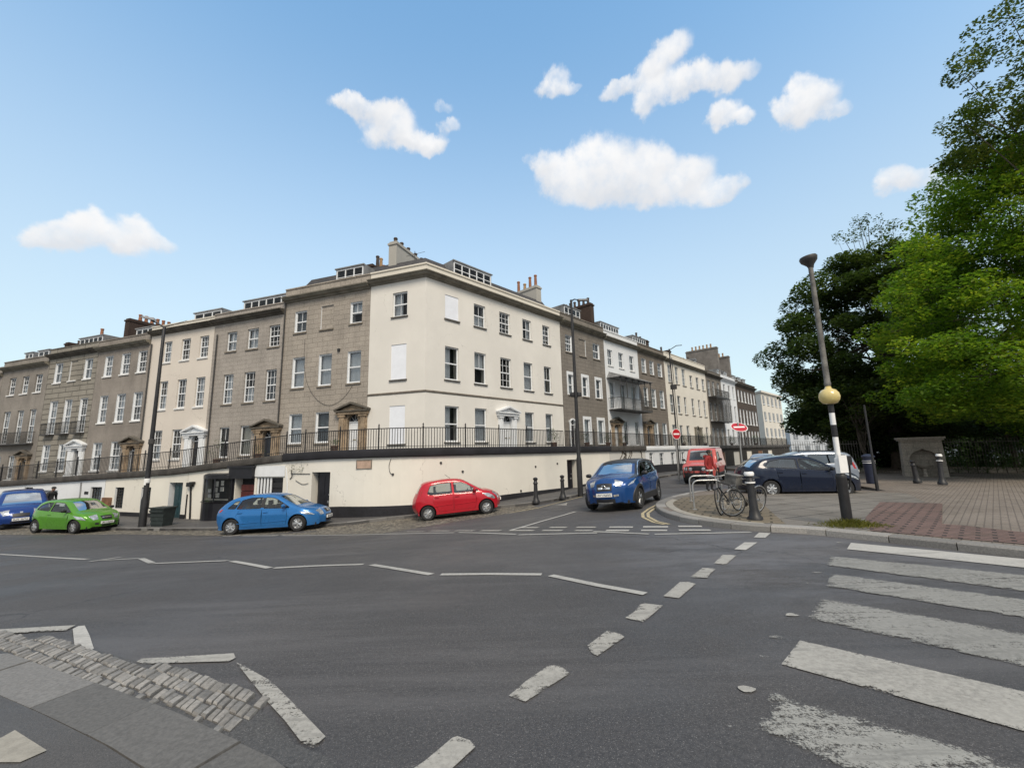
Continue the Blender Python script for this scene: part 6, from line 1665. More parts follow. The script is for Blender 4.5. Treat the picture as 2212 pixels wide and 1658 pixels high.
suv_top = [(-1.98, .34), (-2.08, .55), (-2.06, .88), (-1.98, 1.08), (-1.8, 1.3), (-1.55, 1.5), (-1.15, 1.585), (-.45, 1.61), (.1, 1.575), (.45, 1.47), (.85, 1.25), (1.12, 1.12), (1.45, 1.07), (1.8, .99), (2.03, .85), (2.1, .6), (2.07, .3)]
suv = Car('crossover_car', 'dark blue crossover with black roof turning out of the side street', 'cars on the side street', P_['blue'], dict(W=1.84, wb=2.67, wr=.345, sill=.24, top=suv_top, belt=[(-1.9, 1.12), (1.1, 1.0)], tumble=.36, nose=.34, two='black_door', bow=.17,
    wins=[[(-1.6, 1.16), (-1.12, 1.12), (-1.0, 1.42), (-1.32, 1.42)], [(-1.02, 1.11), (-.16, 1.07), (-.14, 1.49), (-.6, 1.5), (-.92, 1.46)], [(-.06, 1.065), (.75, 1.03), (.92, 1.05), (.48, 1.34), (.24, 1.45), (-.04, 1.49)]], doors=[[(-1.0, 1.06), (-.12, 1.02), (-.12, .36), (-.86, .36), (-.98, .6), (-1.1, .85)], [(-.1, 1.02), (.85, .98), (.88, .7), (.83, .36), (-.1, .36)]], wmats=['car_glass_dark', 'car_glass_dark', 'car_glass_dark'],
    screen=[(.42, 1.48), (1.06, 1.15)], rear=[(-1.93, 1.16), (-1.65, 1.44)], head=([(1.93, .8), (1.7, .86), (1.42, .99)], [(2.07, .79), (1.97, .91)], .56), tailp=([(-1.62, 1.08), (-1.75, .96)], [(-2.05, .92), (-1.94, 1.12)], .7),
    patches=[('grille', (2.09, .64), (2.05, .82), -.5, .5, .01, 'plastic'), ('air_intake', (2.075, .31), (2.095, .45), -.66, .66, .012, 'plastic'), ('skid_plate', (2.072, .285), (2.08, .33), -.5, .5, .026, 'steel'), ('bumper_trim', (2.095, .5), (2.098, .53), -.92, -.62, .02, 'chrome'), ('bumper_trim', (2.095, .5), (2.098, .53), .62, .92, .02, 'chrome'), ('grille_bar', (2.06, .715), (2.05, .745), -.4, -.07, .02, 'chrome'), ('grille_bar', (2.06, .715), (2.05, .745), .07, .4, .02, 'chrome')], plate=(2.1, .55), mirror=(.85, 1.1), mirror_mat=1, cladding=.46, spokes=5, rim='alloy_dark', steer=-.12)).stand((1381, 1098), math.radians(211), 'L')
for sg in (1, -1):   # pale trim sweeping along the edge of the dark roof
    P = [Vector((x, sg * (suv.W(x, z) + .004), z)) for x, z in [(1.1, 1.06), (.8, 1.24), (.5, 1.41), (.2, 1.525), (-.4, 1.555), (-1.1, 1.53), (-1.5, 1.44), (-1.75, 1.26)]]
    q = MB(); q.tube(catmull(P, 5), .022, 6); q.build('roof_trim', M['chrome'], suv.root, 60)
bd = MB(); i_ = suv.idx(2.05, .73); p_ = suv.strip_pt(i_, 0, .03); bd.tube([p_ + Vector((0, .075 * math.cos(a), .055 * math.sin(a))) for a in [2 * PI * k / 18 for k in range(19)]], .012, 6); bd.tube([p_ + Vector((0, -.05, .03)), p_ + Vector((0, .05, -.03))], .01, 5); bd.build('badge', M['chrome'], suv.root, 60)
green = Car('hatchback', 'bright green three-door hatchback parked second from the left edge', GRP, P_['green'], dict(W=1.74, wb=2.51, wr=.305, top=[(-1.72, .3), (-1.82, .52), (-1.8, .78), (-1.72, .98), (-1.56, 1.18), (-1.34, 1.36), (-1.0, 1.45), (-.4, 1.485), (.1, 1.46), (.42, 1.37), (.82, 1.14), (1.15, .97), (1.42, .9), (1.68, .79), (1.86, .64), (1.93, .48), (1.9, .28)], belt=[(-1.7, 1.02), (1.05, .9)], tumble=.36,
    wins=[[(-1.38, 1.06), (-.5, 1.0), (-.46, 1.37), (-.85, 1.36), (-1.18, 1.25)], [(-.4, .99), (.76, .93), (.94, .95), (.46, 1.23), (.24, 1.34), (-.36, 1.385)]], doors=[[(-.46, .95), (.84, .88), (.86, .6), (.8, .28), (-.4, .28), (-.5, .5)]], 
    screen=[(.4, 1.38), (1.08, 1.0)], rear=[(-1.66, 1.03), (-1.4, 1.3)], head=([(1.7, .58), (1.42, .66), (1.18, .8)], [(1.9, .56), (1.74, .74)], .52), tailp=([(-1.5, 1.02), (-1.58, .88)], [(-1.8, .82), (-1.68, 1.02)], .8),
    patches=[('grille', (1.91, .52), (1.85, .66), -.42, .42, .008, 'plastic'), ('grille_bar', (1.885, .575), (1.88, .6), -.36, .36, .018, 'chrome'), ('air_intake', (1.905, .3), (1.915, .38), -.4, .4, .008, 'plastic'), ('fog_lamp', (1.91, .36), (1.92, .45), -.92, -.66, .006, 'plastic'), ('fog_lamp', (1.91, .36), (1.92, .45), .66, .92, .006, 'plastic')], plate=(1.93, .45), mirror=(.72, .99), mirror_mat=1, spokes=5)).stand((160, 1152.5), math.radians(104))
royal = Car('people_carrier', 'royal blue people carrier cut off by the left edge of the picture', GRP, P_['royal'], dict(W=1.82, wb=2.7, wr=.32, top=[(-1.98, .3), (-2.08, .55), (-2.05, .85), (-1.98, 1.1), (-1.85, 1.4), (-1.6, 1.58), (-1.1, 1.64), (-.3, 1.65), (.3, 1.6), (.65, 1.46), (1.05, 1.2), (1.4, 1.03), (1.68, .94), (1.9, .82), (2.05, .66), (2.12, .48), (2.08, .28)], belt=[(-1.9, 1.08), (1.3, .98)], tumble=.27,
    wins=[[(-1.55, 1.12), (-.9, 1.09), (-.88, 1.5), (-1.4, 1.48)], [(-.8, 1.09), (.05, 1.05), (.05, 1.52), (-.78, 1.52)], [(.13, 1.05), (.95, 1.02), (1.15, 1.04), (.68, 1.36), (.45, 1.46), (.13, 1.52)]], doors=[[(-.85, 1.02), (.06, .99), (.06, .28), (-.75, .28), (-.9, .6)], [(.08, .99), (.98, .96), (1.0, .6), (.9, .28), (.08, .28)]],
    screen=[(.62, 1.48), (1.34, 1.06)], rear=[(-1.95, 1.15), (-1.75, 1.5)], head=([(1.9, .64), (1.65, .72), (1.45, .86)], [(2.08, .6), (1.94, .79)], .56), patches=[('grille', (2.1, .52), (2.07, .64), -.5, .5, .008, 'plastic'), ('air_intake', (2.09, .3), (2.105, .38), -.6, .6, .008, 'plastic'), ('badge', (2.06, .64), (2.03, .68), -.08, .08, .014, 'chrome')], plate=(2.12, .44), mirror=(.98, 1.07), mirror_mat=1)).stand(None, math.radians(131), at=(-27.0, 24.0))
royal.root.matrix_world = royal.root.matrix_world @ Matrix.Scale(1.12, 4)
leaf = Car('hatchback', 'dark navy hatchback parked beside the plaza behind the bicycles', 'cars parked beyond the plaza', P_['navy'], dict(W=1.77, wb=2.7, wr=.315, top=[(-2.0, .32), (-2.1, .55), (-2.08, .82), (-2.0, 1.02), (-1.78, 1.25), (-1.5, 1.42), (-1.1, 1.5), (-.4, 1.55), (.15, 1.525), (.5, 1.42), (.95, 1.18), (1.35, 1.0), (1.65, .9), (1.9, .78), (2.08, .62), (2.14, .46), (2.1, .28)], belt=[(-1.95, 1.1), (1.25, .93)], tumble=.36,
    wins=[[(-1.5, 1.14), (-.3, 1.06), (-.28, 1.43), (-.8, 1.44), (-1.25, 1.36)], [(-.2, 1.05), (.85, .98), (1.05, .99), (.55, 1.28), (.3, 1.39), (-.18, 1.43)]], wmats=['car_glass_dark', 'car_glass'], doors=[[(-1.1, 1.05), (-.26, 1.0), (-.26, .28), (-.9, .28), (-1.05, .6)], [(-.24, 1.0), (.92, .92), (.94, .6), (.88, .28), (-.24, .28)]],
    screen=[(.47, 1.43), (1.28, 1.03)], rear=[(-1.95, 1.08), (-1.6, 1.36)], head=([(1.88, .62), (1.6, .72), (1.3, .9)], [(2.09, .58), (1.92, .76)], .68), patches=[('air_intake', (2.11, .3), (2.13, .42), -.6, .6, .008, 'plastic'), ('grille', (2.12, .5), (2.09, .6), -.3, .3, .008, 'plastic')], plate=(2.14, .46), mirror=(.85, 1.02), mirror_mat=1, spokes=7, rim='alloy')).stand(None, math.radians(94), at=(11.3, 17.6))
sil = Car('estate_car', 'silver estate with dark rear glass and red tail lamp near the railings', 'cars parked beyond the plaza', P_['silver'], dict(W=1.82, wb=2.7, wr=.34, sill=.24, top=[(-2.1, .34), (-2.2, .6), (-2.17, .95), (-2.1, 1.2), (-1.98, 1.5), (-1.7, 1.64), (-1.1, 1.7), (-.3, 1.7), (.25, 1.64), (.6, 1.52), (1.05, 1.24), (1.4, 1.08), (1.8, .98), (2.05, .82), (2.14, .6), (2.1, .32)], belt=[(-2, 1.14), (1.3, 1.05)], tumble=.26,
    wins=[[(-1.85, 1.2), (-.25, 1.12), (-.25, 1.55), (-1.72, 1.55)], [(-.12, 1.12), (.95, 1.08), (1.12, 1.1), (.66, 1.4), (.45, 1.5), (-.12, 1.56)]], wmats=['car_glass_dark', 'car_glass_dark'], doors=[[(-1.0, 1.06), (-.2, 1.04), (-.2, .36), (-.9, .36)], [(-.18, 1.04), (.9, 1.0), (.92, .7), (.86, .36), (-.18, .36)]],
    screen=[(.58, 1.53), (1.32, 1.12)], rear=[(-2.08, 1.24), (-1.9, 1.56)], tailp=([(-1.85, 1.2), (-1.98, .92)], [(-2.17, .88), (-2.06, 1.26)], .8), rplate=(-2.19, .75), mirror=(1.0, 1.14))).stand(None, math.radians(-72), at=(13.7, 21.0))
rails = MB()
for sg in (1, -1): rails.tube([(-1.7, sg * .62, 1.64), (-1.6, sg * .62, 1.72), (0, sg * .62, 1.76), (.1, sg * .62, 1.7)], .02, 6)
rails.build('roof_rail', M['plastic'], sil.root, 50)
mid_ = Car('hatchback', 'pale grey hatchback squeezed between the navy hatchback and the silver estate', 'cars parked beyond the plaza', P_['grey'], dict(W=1.78, wb=2.6, wr=.31, top=hatch_top, belt=[(-1.9, .98), (1.1, .9)], tumble=.36, wins=[[(-1.14, .99), (-.18, .965), (-.15, 1.385), (-.62, 1.39), (-.98, 1.31)], [(-.06, .96), (.82, .925), (.98, .94), (.5, 1.24), (.28, 1.34), (-.04, 1.385)]],
    doors=[[(-1.02, .95), (-.12, .92), (-.12, .28), (-.88, .28)], [(-.1, .92), (.86, .88), (.85, .28), (-.1, .28)]], screen=[(.42, 1.38), (1.14, 1.0)], rear=[(-1.9, 1.03), (-1.5, 1.3)], head=([(1.9, .6), (1.6, .66), (1.38, .77)][::1], [(2.07, .56), (1.93, .73)], .58), mirror=(.78, 1.0))).stand(None, math.radians(97), at=(12.6, 19.7))
farc = Car('hatchback', 'small silver car far up the side street behind the red van', 'cars on the side street', P_['silver'], dict(W=1.7, wb=2.5, wr=.3, top=hatch_top, belt=[(-1.9, .98), (1.1, .9)], tumble=.36, wins=[[(-1.14, .99), (-.18, .965), (-.15, 1.385), (-.62, 1.39), (-.98, 1.31)], [(-.06, .96), (.82, .925), (.98, .94), (.5, 1.24), (.28, 1.34), (-.04, 1.385)]],
    doors=[[(-.1, .92), (.86, .88), (.85, .28), (-.1, .28)]], screen=[(.42, 1.38), (1.14, 1.0)], rear=[(-1.9, 1.03), (-1.5, 1.3)], mirror=(.78, 1.0))).stand(None, math.radians(215), at=(16.5, 28.8))
van_top = [(-2.2, .45), (-2.26, .7), (-2.25, 1.1), (-2.22, 1.6), (-2.1, 1.88), (-1.8, 1.95), (-.6, 1.98), (.2, 1.96), (.5, 1.88), (.72, 1.6), (.95, 1.24), (1.15, 1.17), (1.7, 1.12), (2.05, 1.0), (2.14, .8), (2.14, .5), (2.1, .4)]
van = Car('off_road_van', 'red off-road van with pale roof facing the camera on the side street', 'cars on the side street', P_['vanred'], dict(W=1.85, wb=2.8, wr=.39, sill=.36, top=van_top, belt=[(-2.2, 1.2), (1.0, 1.16)], tumble=.13, nose=.12, tail=.06, round=.07, bow=.05, wins=[[(-.25, 1.22), (.62, 1.2), (.72, 1.24), (.42, 1.72), (-.25, 1.76)]], doors=[[(-.3, 1.15), (.8, 1.12), (.8, .48), (-.3, .48)]],
    screen=[(.52, 1.84), (.9, 1.3)], rear=[(-2.24, 1.3), (-2.2, 1.66)], head=([(2.02, .76), (1.95, .9)], [(2.14, .76), (2.1, .93)], .66), patches=[('grille', (2.14, .74), (2.09, .97), -.6, .6, .012, 'plastic'), ('bumper', (2.11, .42), (2.14, .66), -1, 1, .07, 'plastic')], plate=(2.14, .52), mirror=(.7, 1.3), mirror_mat=1, cladding=.58)).stand(None, math.radians(214), at=(11.6, 26.4))
def bull(c):
    q = MB()
    for y in (-.5, -.17, .17, .5): q.tube([(2.28, y, .5), (2.3, y, 1.0)], .022, 6)
    q.tube([(2.24, -.72, .55), (2.29, -.6, .98), (2.3, 0, 1.0), (2.29, .6, .98), (2.24, .72, .55)], .028, 6)
    for y in (-.34, .34): q.lathe([(.001, -.04), (.09, -.03), (.1, .05), (.001, .06)], 12, 1, Matrix.Translation((2.33, y, .85)) @ Matrix.Rotation(PI / 2, 4, 'Z'), 'y')
    q.build('bull_bar', [M['plastic'], M['lamp_clear']], c.root, 50)
bull(van)
wt = MB(); wt.box(-1.7, .25, -.72, .72, 1.995, 2.05); wt.build('roof_panel', M['white_door'], van.root)
# ---------------------------------------------------------------- street furniture
def stand_at(name, px, py, label, cat, group=None, off=.115, rz=0.0, xy=None):
    p = Vector((xy[0], xy[1], g(*xy) + off)) if xy else G(px, py, off)
    return empty(name, p, rz, label, cat, group)
def part(root, name, mb, mat, smooth=45): return mb.build(name, M[mat] if isinstance(mat, str) else [M[m] for m in mat], root, smooth)
# black lamp column on the left with a flat lantern and a spur towards the houses
lp = stand_at('street_lamp', 307, 1137, 'tall black street lamp by the bin, left of the blue hatchback', 'street lamp', 'street lamps')
H = 9.9
b = MB(); b.lathe([(.16, -.1), (.16, 1.25), (.11, 1.45), (.105, 3), (.085, 6), (.07, H), (.05, H + .05)], 14); part(lp, 'column', b, 'iron')
b = MB(); b.tube([(0, 0, H), (-.35, -.08, H + .22), (-.62, -.15, H + .35)], [.045, .04, .03], 8); b.tube([(0, 0, H), (.35, .1, H + .15), (.95, .25, H + .42)], [.03, .02, .012], 6); part(lp, 'bracket', b, 'iron_grey')
b = MB(); R = Matrix.Translation((-.72, -.18, H + .4)) @ Matrix.Rotation(math.radians(14), 4, 'Y') @ Matrix.Rotation(math.radians(12), 4, 'Z')
b.add([(-.42, 0, 0), (-.25, -.16, 0), (.3, -.14, 0), (.4, 0, 0), (.3, .14, 0), (-.25, .16, 0), (-.3, 0, .1), (.25, -.05, .12), (.25, .05, .12)], [(0, 1, 2, 3, 4, 5), (0, 6, 1), (1, 6, 7, 2), (2, 7, 3), (3, 7, 8), (3, 8, 4), (4, 8, 6, 5), (5, 6, 0), (6, 8, 7)], 0, R)
b.add([(-.28, -.1, -.012), (.26, -.1, -.012), (.26, .1, -.012), (-.28, .1, -.012)], [(0, 1, 2, 3)], 1, R); part(lp, 'lantern', b, ['lead', 'sign_white'], 20)
b = MB(); b.lathe([(.121, 2.05), (.124, 2.06), (.124, 2.25), (.121, 2.26)], 14); b.box(-.05, .05, -.128, -.112, 1.95, 2.1); part(lp, 'sticker', b, 'sign_white')
b = MB(); b.lathe([(.1, 3.9), (.13, 3.92), (.13, 4.15), (.1, 4.17)], 12); part(lp, 'collar', b, 'iron_grey')
# slim black column by the doorway, lantern arm over the street
l2 = stand_at('street_lamp', 1254, 1067, 'slim black street lamp beside the doorway behind the dark blue crossover', 'street lamp', 'street lamps')
H2_ = 10.2
b = MB(); b.lathe([(.14, -.1), (.14, 1.7), (.1, 1.85), (.09, 4), (.065, H2_), (.03, H2_ + .03)], 12); part(l2, 'column', b, 'iron')
b = MB(); b.tube([(0, 0, H2_ - .05), (.2, .15, H2_ + .1), (.55, .35, H2_ + .12)], [.04, .035, .02], 6); part(l2, 'bracket', b, 'iron')
b = MB(); b.box(.4, .95, .28, .48, H2_ + .09, H2_ + .17); part(l2, 'lantern', b, 'lead', 20)
b = MB()
for a in (-1, 1): b.lathe([(.001, -.13), (.12, -.1), (.14, 0), (.12, .1), (.001, .13)], 10, 0, Matrix.Translation((a * .17, 0, 5.05)))
b.lathe([(.11, 4.9), (.11, 5.2)], 10); part(l2, 'loudspeaker', b, 'iron')
# no entry signs
def no_entry(px, py, topd, label, rz, postmat='grey_post', pr=.055, disc=.42, tilt=0.0):
    r = stand_at('no_entry_sign', px, py, label, 'road sign', 'no entry signs', rz=rz)
    h = topd; b = MB(); b.lathe([(pr, -.1), (pr, h + .1), (pr * .6, h + .13)], 12); part(r, 'post', b, postmat)
    b = MB(); T = Matrix.Translation((0, -.09, h - .1)) @ Matrix.Rotation(tilt, 4, 'X') @ Matrix.Rotation(PI / 2, 4, 'X')
    b.lathe([(disc * .93, -.012), (disc, -.01), (disc, .012), (.001, .012)], 32, 0, T); b.lathe([(disc * .92, .012), (disc * .92, .016), (.001, .016)], 32, 1, T)
    b.box(-disc * .68, disc * .68, -disc * .14, disc * .14, .016, .02, 0, T); b.box(-.08, .08, -.1, .1, -.06, -.012, 2, T)
    part(r, 'plate', b, ['sign_white', 'sign_red', 'plastic'], 30); return r
s1 = no_entry(1467, 1034, 2.95, 'no entry sign on a grey post beside the red van', math.radians(20), disc=.34)
s2 = no_entry(1609, 1052, 2.9, 'no entry sign tilted on a thin pole behind the person in red', math.radians(-6), 'grey_post', .035, .37, math.radians(-52))
# two slim dark poles in front of the pale stucco house
for px, py, hgt, lab in [(1462, 1030, 7.3, 'bare dark pole rising behind the left no entry sign')]:
    r = stand_at('lamp_pole', 0, 0, lab, 'pole', None, xy=(12.4, 32.6)); b = MB(); b.lathe([(.07, -.1), (.06, 3), (.045, 9.6)], 10); b.tube([(.16, 0, -.1), (.14, 0, 8.9)], .025, 6); b.tube([(0, 0, 9.5), (.5, -.2, 9.8), (.9, -.3, 9.8)], .03, 6); part(r, 'pole', b, 'iron')
    b = MB(); b.box(-.12, .3, -.12, .12, 6.4, 6.75); part(r, 'junction_box', b, 'iron')
# zebra crossing beacon sharing a tall lamp post
bc = stand_at('belisha_beacon', 1832, 1134, 'zebra crossing beacon with amber globe on a black and white post in a grass tuft', 'beacon')
b = MB(); b.lathe([(.1, -.1), (.1, .98), (.105, 1.0), (.105, 1.06), (.065, 1.12)], 18); part(bc, 'base', b, 'iron')
b = MB(); z = 1.1; i = 0
b.lathe([(.055, 1.06), (.053, 2.62)], 16, 0)
part(bc, 'pole', b, 'sign_white')
for z0, z1 in ((1.9, 2.17), (2.44, 2.62)):
    b = MB(); b.lathe([(.057, z0), (.056, z1)], 16); part(bc, 'black_band', b, 'iron')
b = MB(); b.lathe([(.075, 1.1), (.08, 1.12), (.08, 1.42), (.072, 1.44)], 16); b.box(-.08, .1, -.115, -.085, 1.12, 1.5); part(bc, 'sleeve', b, 'sign_white')
b = MB(); b.tube([(.13, -.02, 1.45), (.2, -.03, 1.3), (.19, -.02, 1.0), (.12, -.02, .75)], .02, 6); b.box(.08, .22, -.1, .06, 1.28, 1.48); part(bc, 'junction_box', b, 'iron')
b = MB(); b.lathe([(.07, 2.64), (.14, 2.66), (.19, 2.73), (.205, 2.81), (.19, 2.89), (.14, 2.96), (.07, 2.99), (.05, 3.06)], 28); part(bc, 'globe', b, 'globe', 80)
b = MB(); b.lathe([(.06, 3.05), (.07, 3.12), (.06, 3.14), (.055, 4.4), (.05, 5.95)], 12); part(bc, 'lamp_post', b, 'lead_grey')
b = MB(); b.lathe([(.05, 5.9), (.08, 5.98), (.17, 6.08), (.19, 6.16), (.17, 6.2), (.001, 6.18)], 16, 0, Matrix.Translation((0, 0, 6.0)) @ Matrix.Rotation(math.radians(-9), 4, 'Y') @ Matrix.Translation((0, 0, -6.0))); part(bc, 'lantern', b, 'iron_grey')
# grass tuft at its foot
b = MB(); c0 = G(1832, 1134, .115); gr = random.Random(5)
for i in range(1500):
    a = gr.uniform(0, 2 * PI); r = abs(gr.gauss(0, .3)); x, y = r * 1.5 * math.cos(a) - .02, r * .85 * math.sin(a) - .12
    if abs(x) > .75 or abs(y) > .5: continue
    h = gr.uniform(.05, .2) * max(.25, 1 - math.hypot(x, y)); w = .006; l = gr.uniform(-.12, .12); l2_ = gr.uniform(-.1, .06); ww = gr.uniform(0, PI)
    dz = g(c0.x + x, c0.y + y) + .12 - c0.z
    dx, dy = w * math.cos(ww), w * math.sin(ww)
    b.add([(x - dx, y - dy, dz), (x + dx, y + dy, dz), (x + dx * .7 + l * .5, y + dy * .7 + l2_ * .5, dz + h * .65), (x + l, y + l2_, dz + h), (x - dx * .7 + l * .5, y - dy * .7 + l2_ * .5, dz + h * .65)], [(0, 1, 2, 3, 4)])
o = b.build('grass_tuft', M['grass'], None, recalc=False); o.location = c0; tag(o, 'yellowish grass growing round the foot of the beacon', 'grass', kind='stuff')
# bollards
def m_bollard(root, h=1.03, band=True, tilt=0.0):
    b = MB(); k = h / 1.05
    b.lathe([(.17, -.05), (.17, .06), (.13, .1), (.115, .2), (.1, .24), (.085, .78 * k), (.11, .8 * k), (.11, .84 * k), (.08, .87 * k), (.075, .95 * k), (.105, .98 * k), (.11, 1.03 * k), (.07, 1.07 * k), (.001, 1.09 * k)], 16); part(root, 'post', b, 'iron')
    if band:
        b = MB(); b.lathe([(.113, .805 * k), (.113, .838 * k)], 16); part(root, 'band', b, 'sign_white'); b = MB(); b.lathe([(.106, .97 * k), (.114, 1.0 * k), (.114, 1.03 * k), (.09, 1.06 * k)], 16); part(root, 'band', b, 'sign_white')
    root.rotation_euler = (0, tilt, 0)
m_bollard(stand_at('bollard', 1632, 1122, 'black cast iron bollard with white bands in front of the bicycle', 'bollard', 'bollards'), 1.13, True, math.radians(-2))
m_bollard(stand_at('bollard', 1158, 1084, 'black bollard on the pavement nearest the red hatchback', 'bollard', 'bollards'), 1.06, False)
m_bollard(stand_at('bollard', 1216, 1074.5, 'black bollard on the pavement nearest the slim street lamp', 'bollard', 'bollards'), 1.02, False)
m_bollard(stand_at('bollard', 2036, 1044, 'banded bollard in front of the stone fountain niche', 'bollard', 'bollards', .2), 1.3, True, math.radians(3))
m_bollard(stand_at('bollard', 1982, 1040, 'plain black bollard left inside the stone fountain niche', 'bollard', 'bollards', .2), 1.0, False, math.radians(-5))
# slim leaning pole and the navy litter bin by it
r = stand_at('sign_pole', 1896, 1060, 'slim black pole on the plaza left of the stone fountain', 'pole'); b = MB(); b.lathe([(.06, -.1), (.055, 1.2), (.038, 1.3), (.035, 3.45), (.001, 3.46)], 10); part(r, 'pole', b, 'iron')
r = stand_at('litter_bin', 1884, 1044, 'navy litter bin with white bands behind the slim black pole', 'litter bin', None, .115); b = MB(); b.lathe([(.2, -.05), (.21, .02), (.24, 1.05), (.25, 1.1), (.22, 1.12), (.22, 1.25), (.27, 1.27), (.27, 1.33), (.12, 1.42), (.001, 1.43)], 18); part(r, 'body', b, 'bin_blue')
for q0 in ([(.243, .98), (.246, 1.02)], [(.256, 1.085), (.256, 1.105)]): b = MB(); b.lathe(q0, 18); part(r, 'band', b, 'sign_white')
# slatted green bin on the left pavement
r = stand_at('waste_bin', 349, 1135, 'dark green slatted bin on the pavement beside the tall street lamp', 'bin', None, .115, math.radians(-12)); b = MB()
n = 5
b.add([(-.33, -.24, 0), (.33, -.24, 0), (.33, .24, 0), (-.33, .24, 0), (-.42, -.3, .82), (.42, -.3, .82), (.42, .3, .82), (-.42, .3, .82)], [(0, 3, 2, 1), (0, 1, 5, 4), (1, 2, 6, 5), (2, 3, 7, 6), (3, 0, 4, 7)])
for i in range(4):
    z = .1 + i * .18; e = .09 * z / .82; b.box(-.345 - e, .345 + e, -.258 - e * .7, -.235 - e * .7, z, z + .1)
part(r, 'body', b, 'bin_green', 20)
b = MB(); b.box(-.46, .46, -.34, .34, .822, .88); b.box(-.4, .4, -.36, -.32, .68, .75); part(r, 'rim', b, 'bin_green', 20)
# cycle stands: two hoops on the island
def hoop(pxa, pya, pxb, pyb, label, h=.82):
    a, b_ = G(pxa, pya, .121), G(pxb, pyb, .121); m = (a + b_) / 2; root = empty('cycle_stand', m, 0, label, 'cycle stand', 'cycle stands'); d = (b_ - a); w = d.length / 2; d.z = 0; d.normalize(); P = []
    za, zb = a.z - m.z, b_.z - m.z
    def pt(t, z): return Vector((d.x * t, d.y * t, z))
    P = [pt(-w, za - .05), pt(-w, za + h - .16)] + [pt(-w + .16 - .16 * math.cos(q), h - .16 + .16 * math.sin(q) + za) for q in (.4, .8, 1.2, PI / 2)] + [pt(w - .16 + .16 * math.sin(q), h - .16 + .16 * math.cos(q) + zb) for q in (0, .4, .8, 1.2)] + [pt(w, zb + h - .16), pt(w, zb - .05)]
    b = MB(); b.tube(P, .026, 10); part(root, 'hoop', b, 'steel', 60)
    b = MB(); b.lathe([(.06, -.02), (.06, .012), (.03, .02)], 12, 0, Matrix.Translation(pt(-w, za))); b.lathe([(.06, -.02), (.06, .012), (.03, .02)], 12, 0, Matrix.Translation(pt(w, zb))); part(root, 'foot', b, 'steel')
    return root
q = crop((1600, 1030, 1840, 1230), 1990)
hoop(*q(235, 1360), *q(800, 1350), 'nearer galvanised cycle stand, the bicycle leaning at its right end')
hoop(*q(165, 1190), *q(690, 1180), 'farther galvanised cycle stand just behind the nearer one')
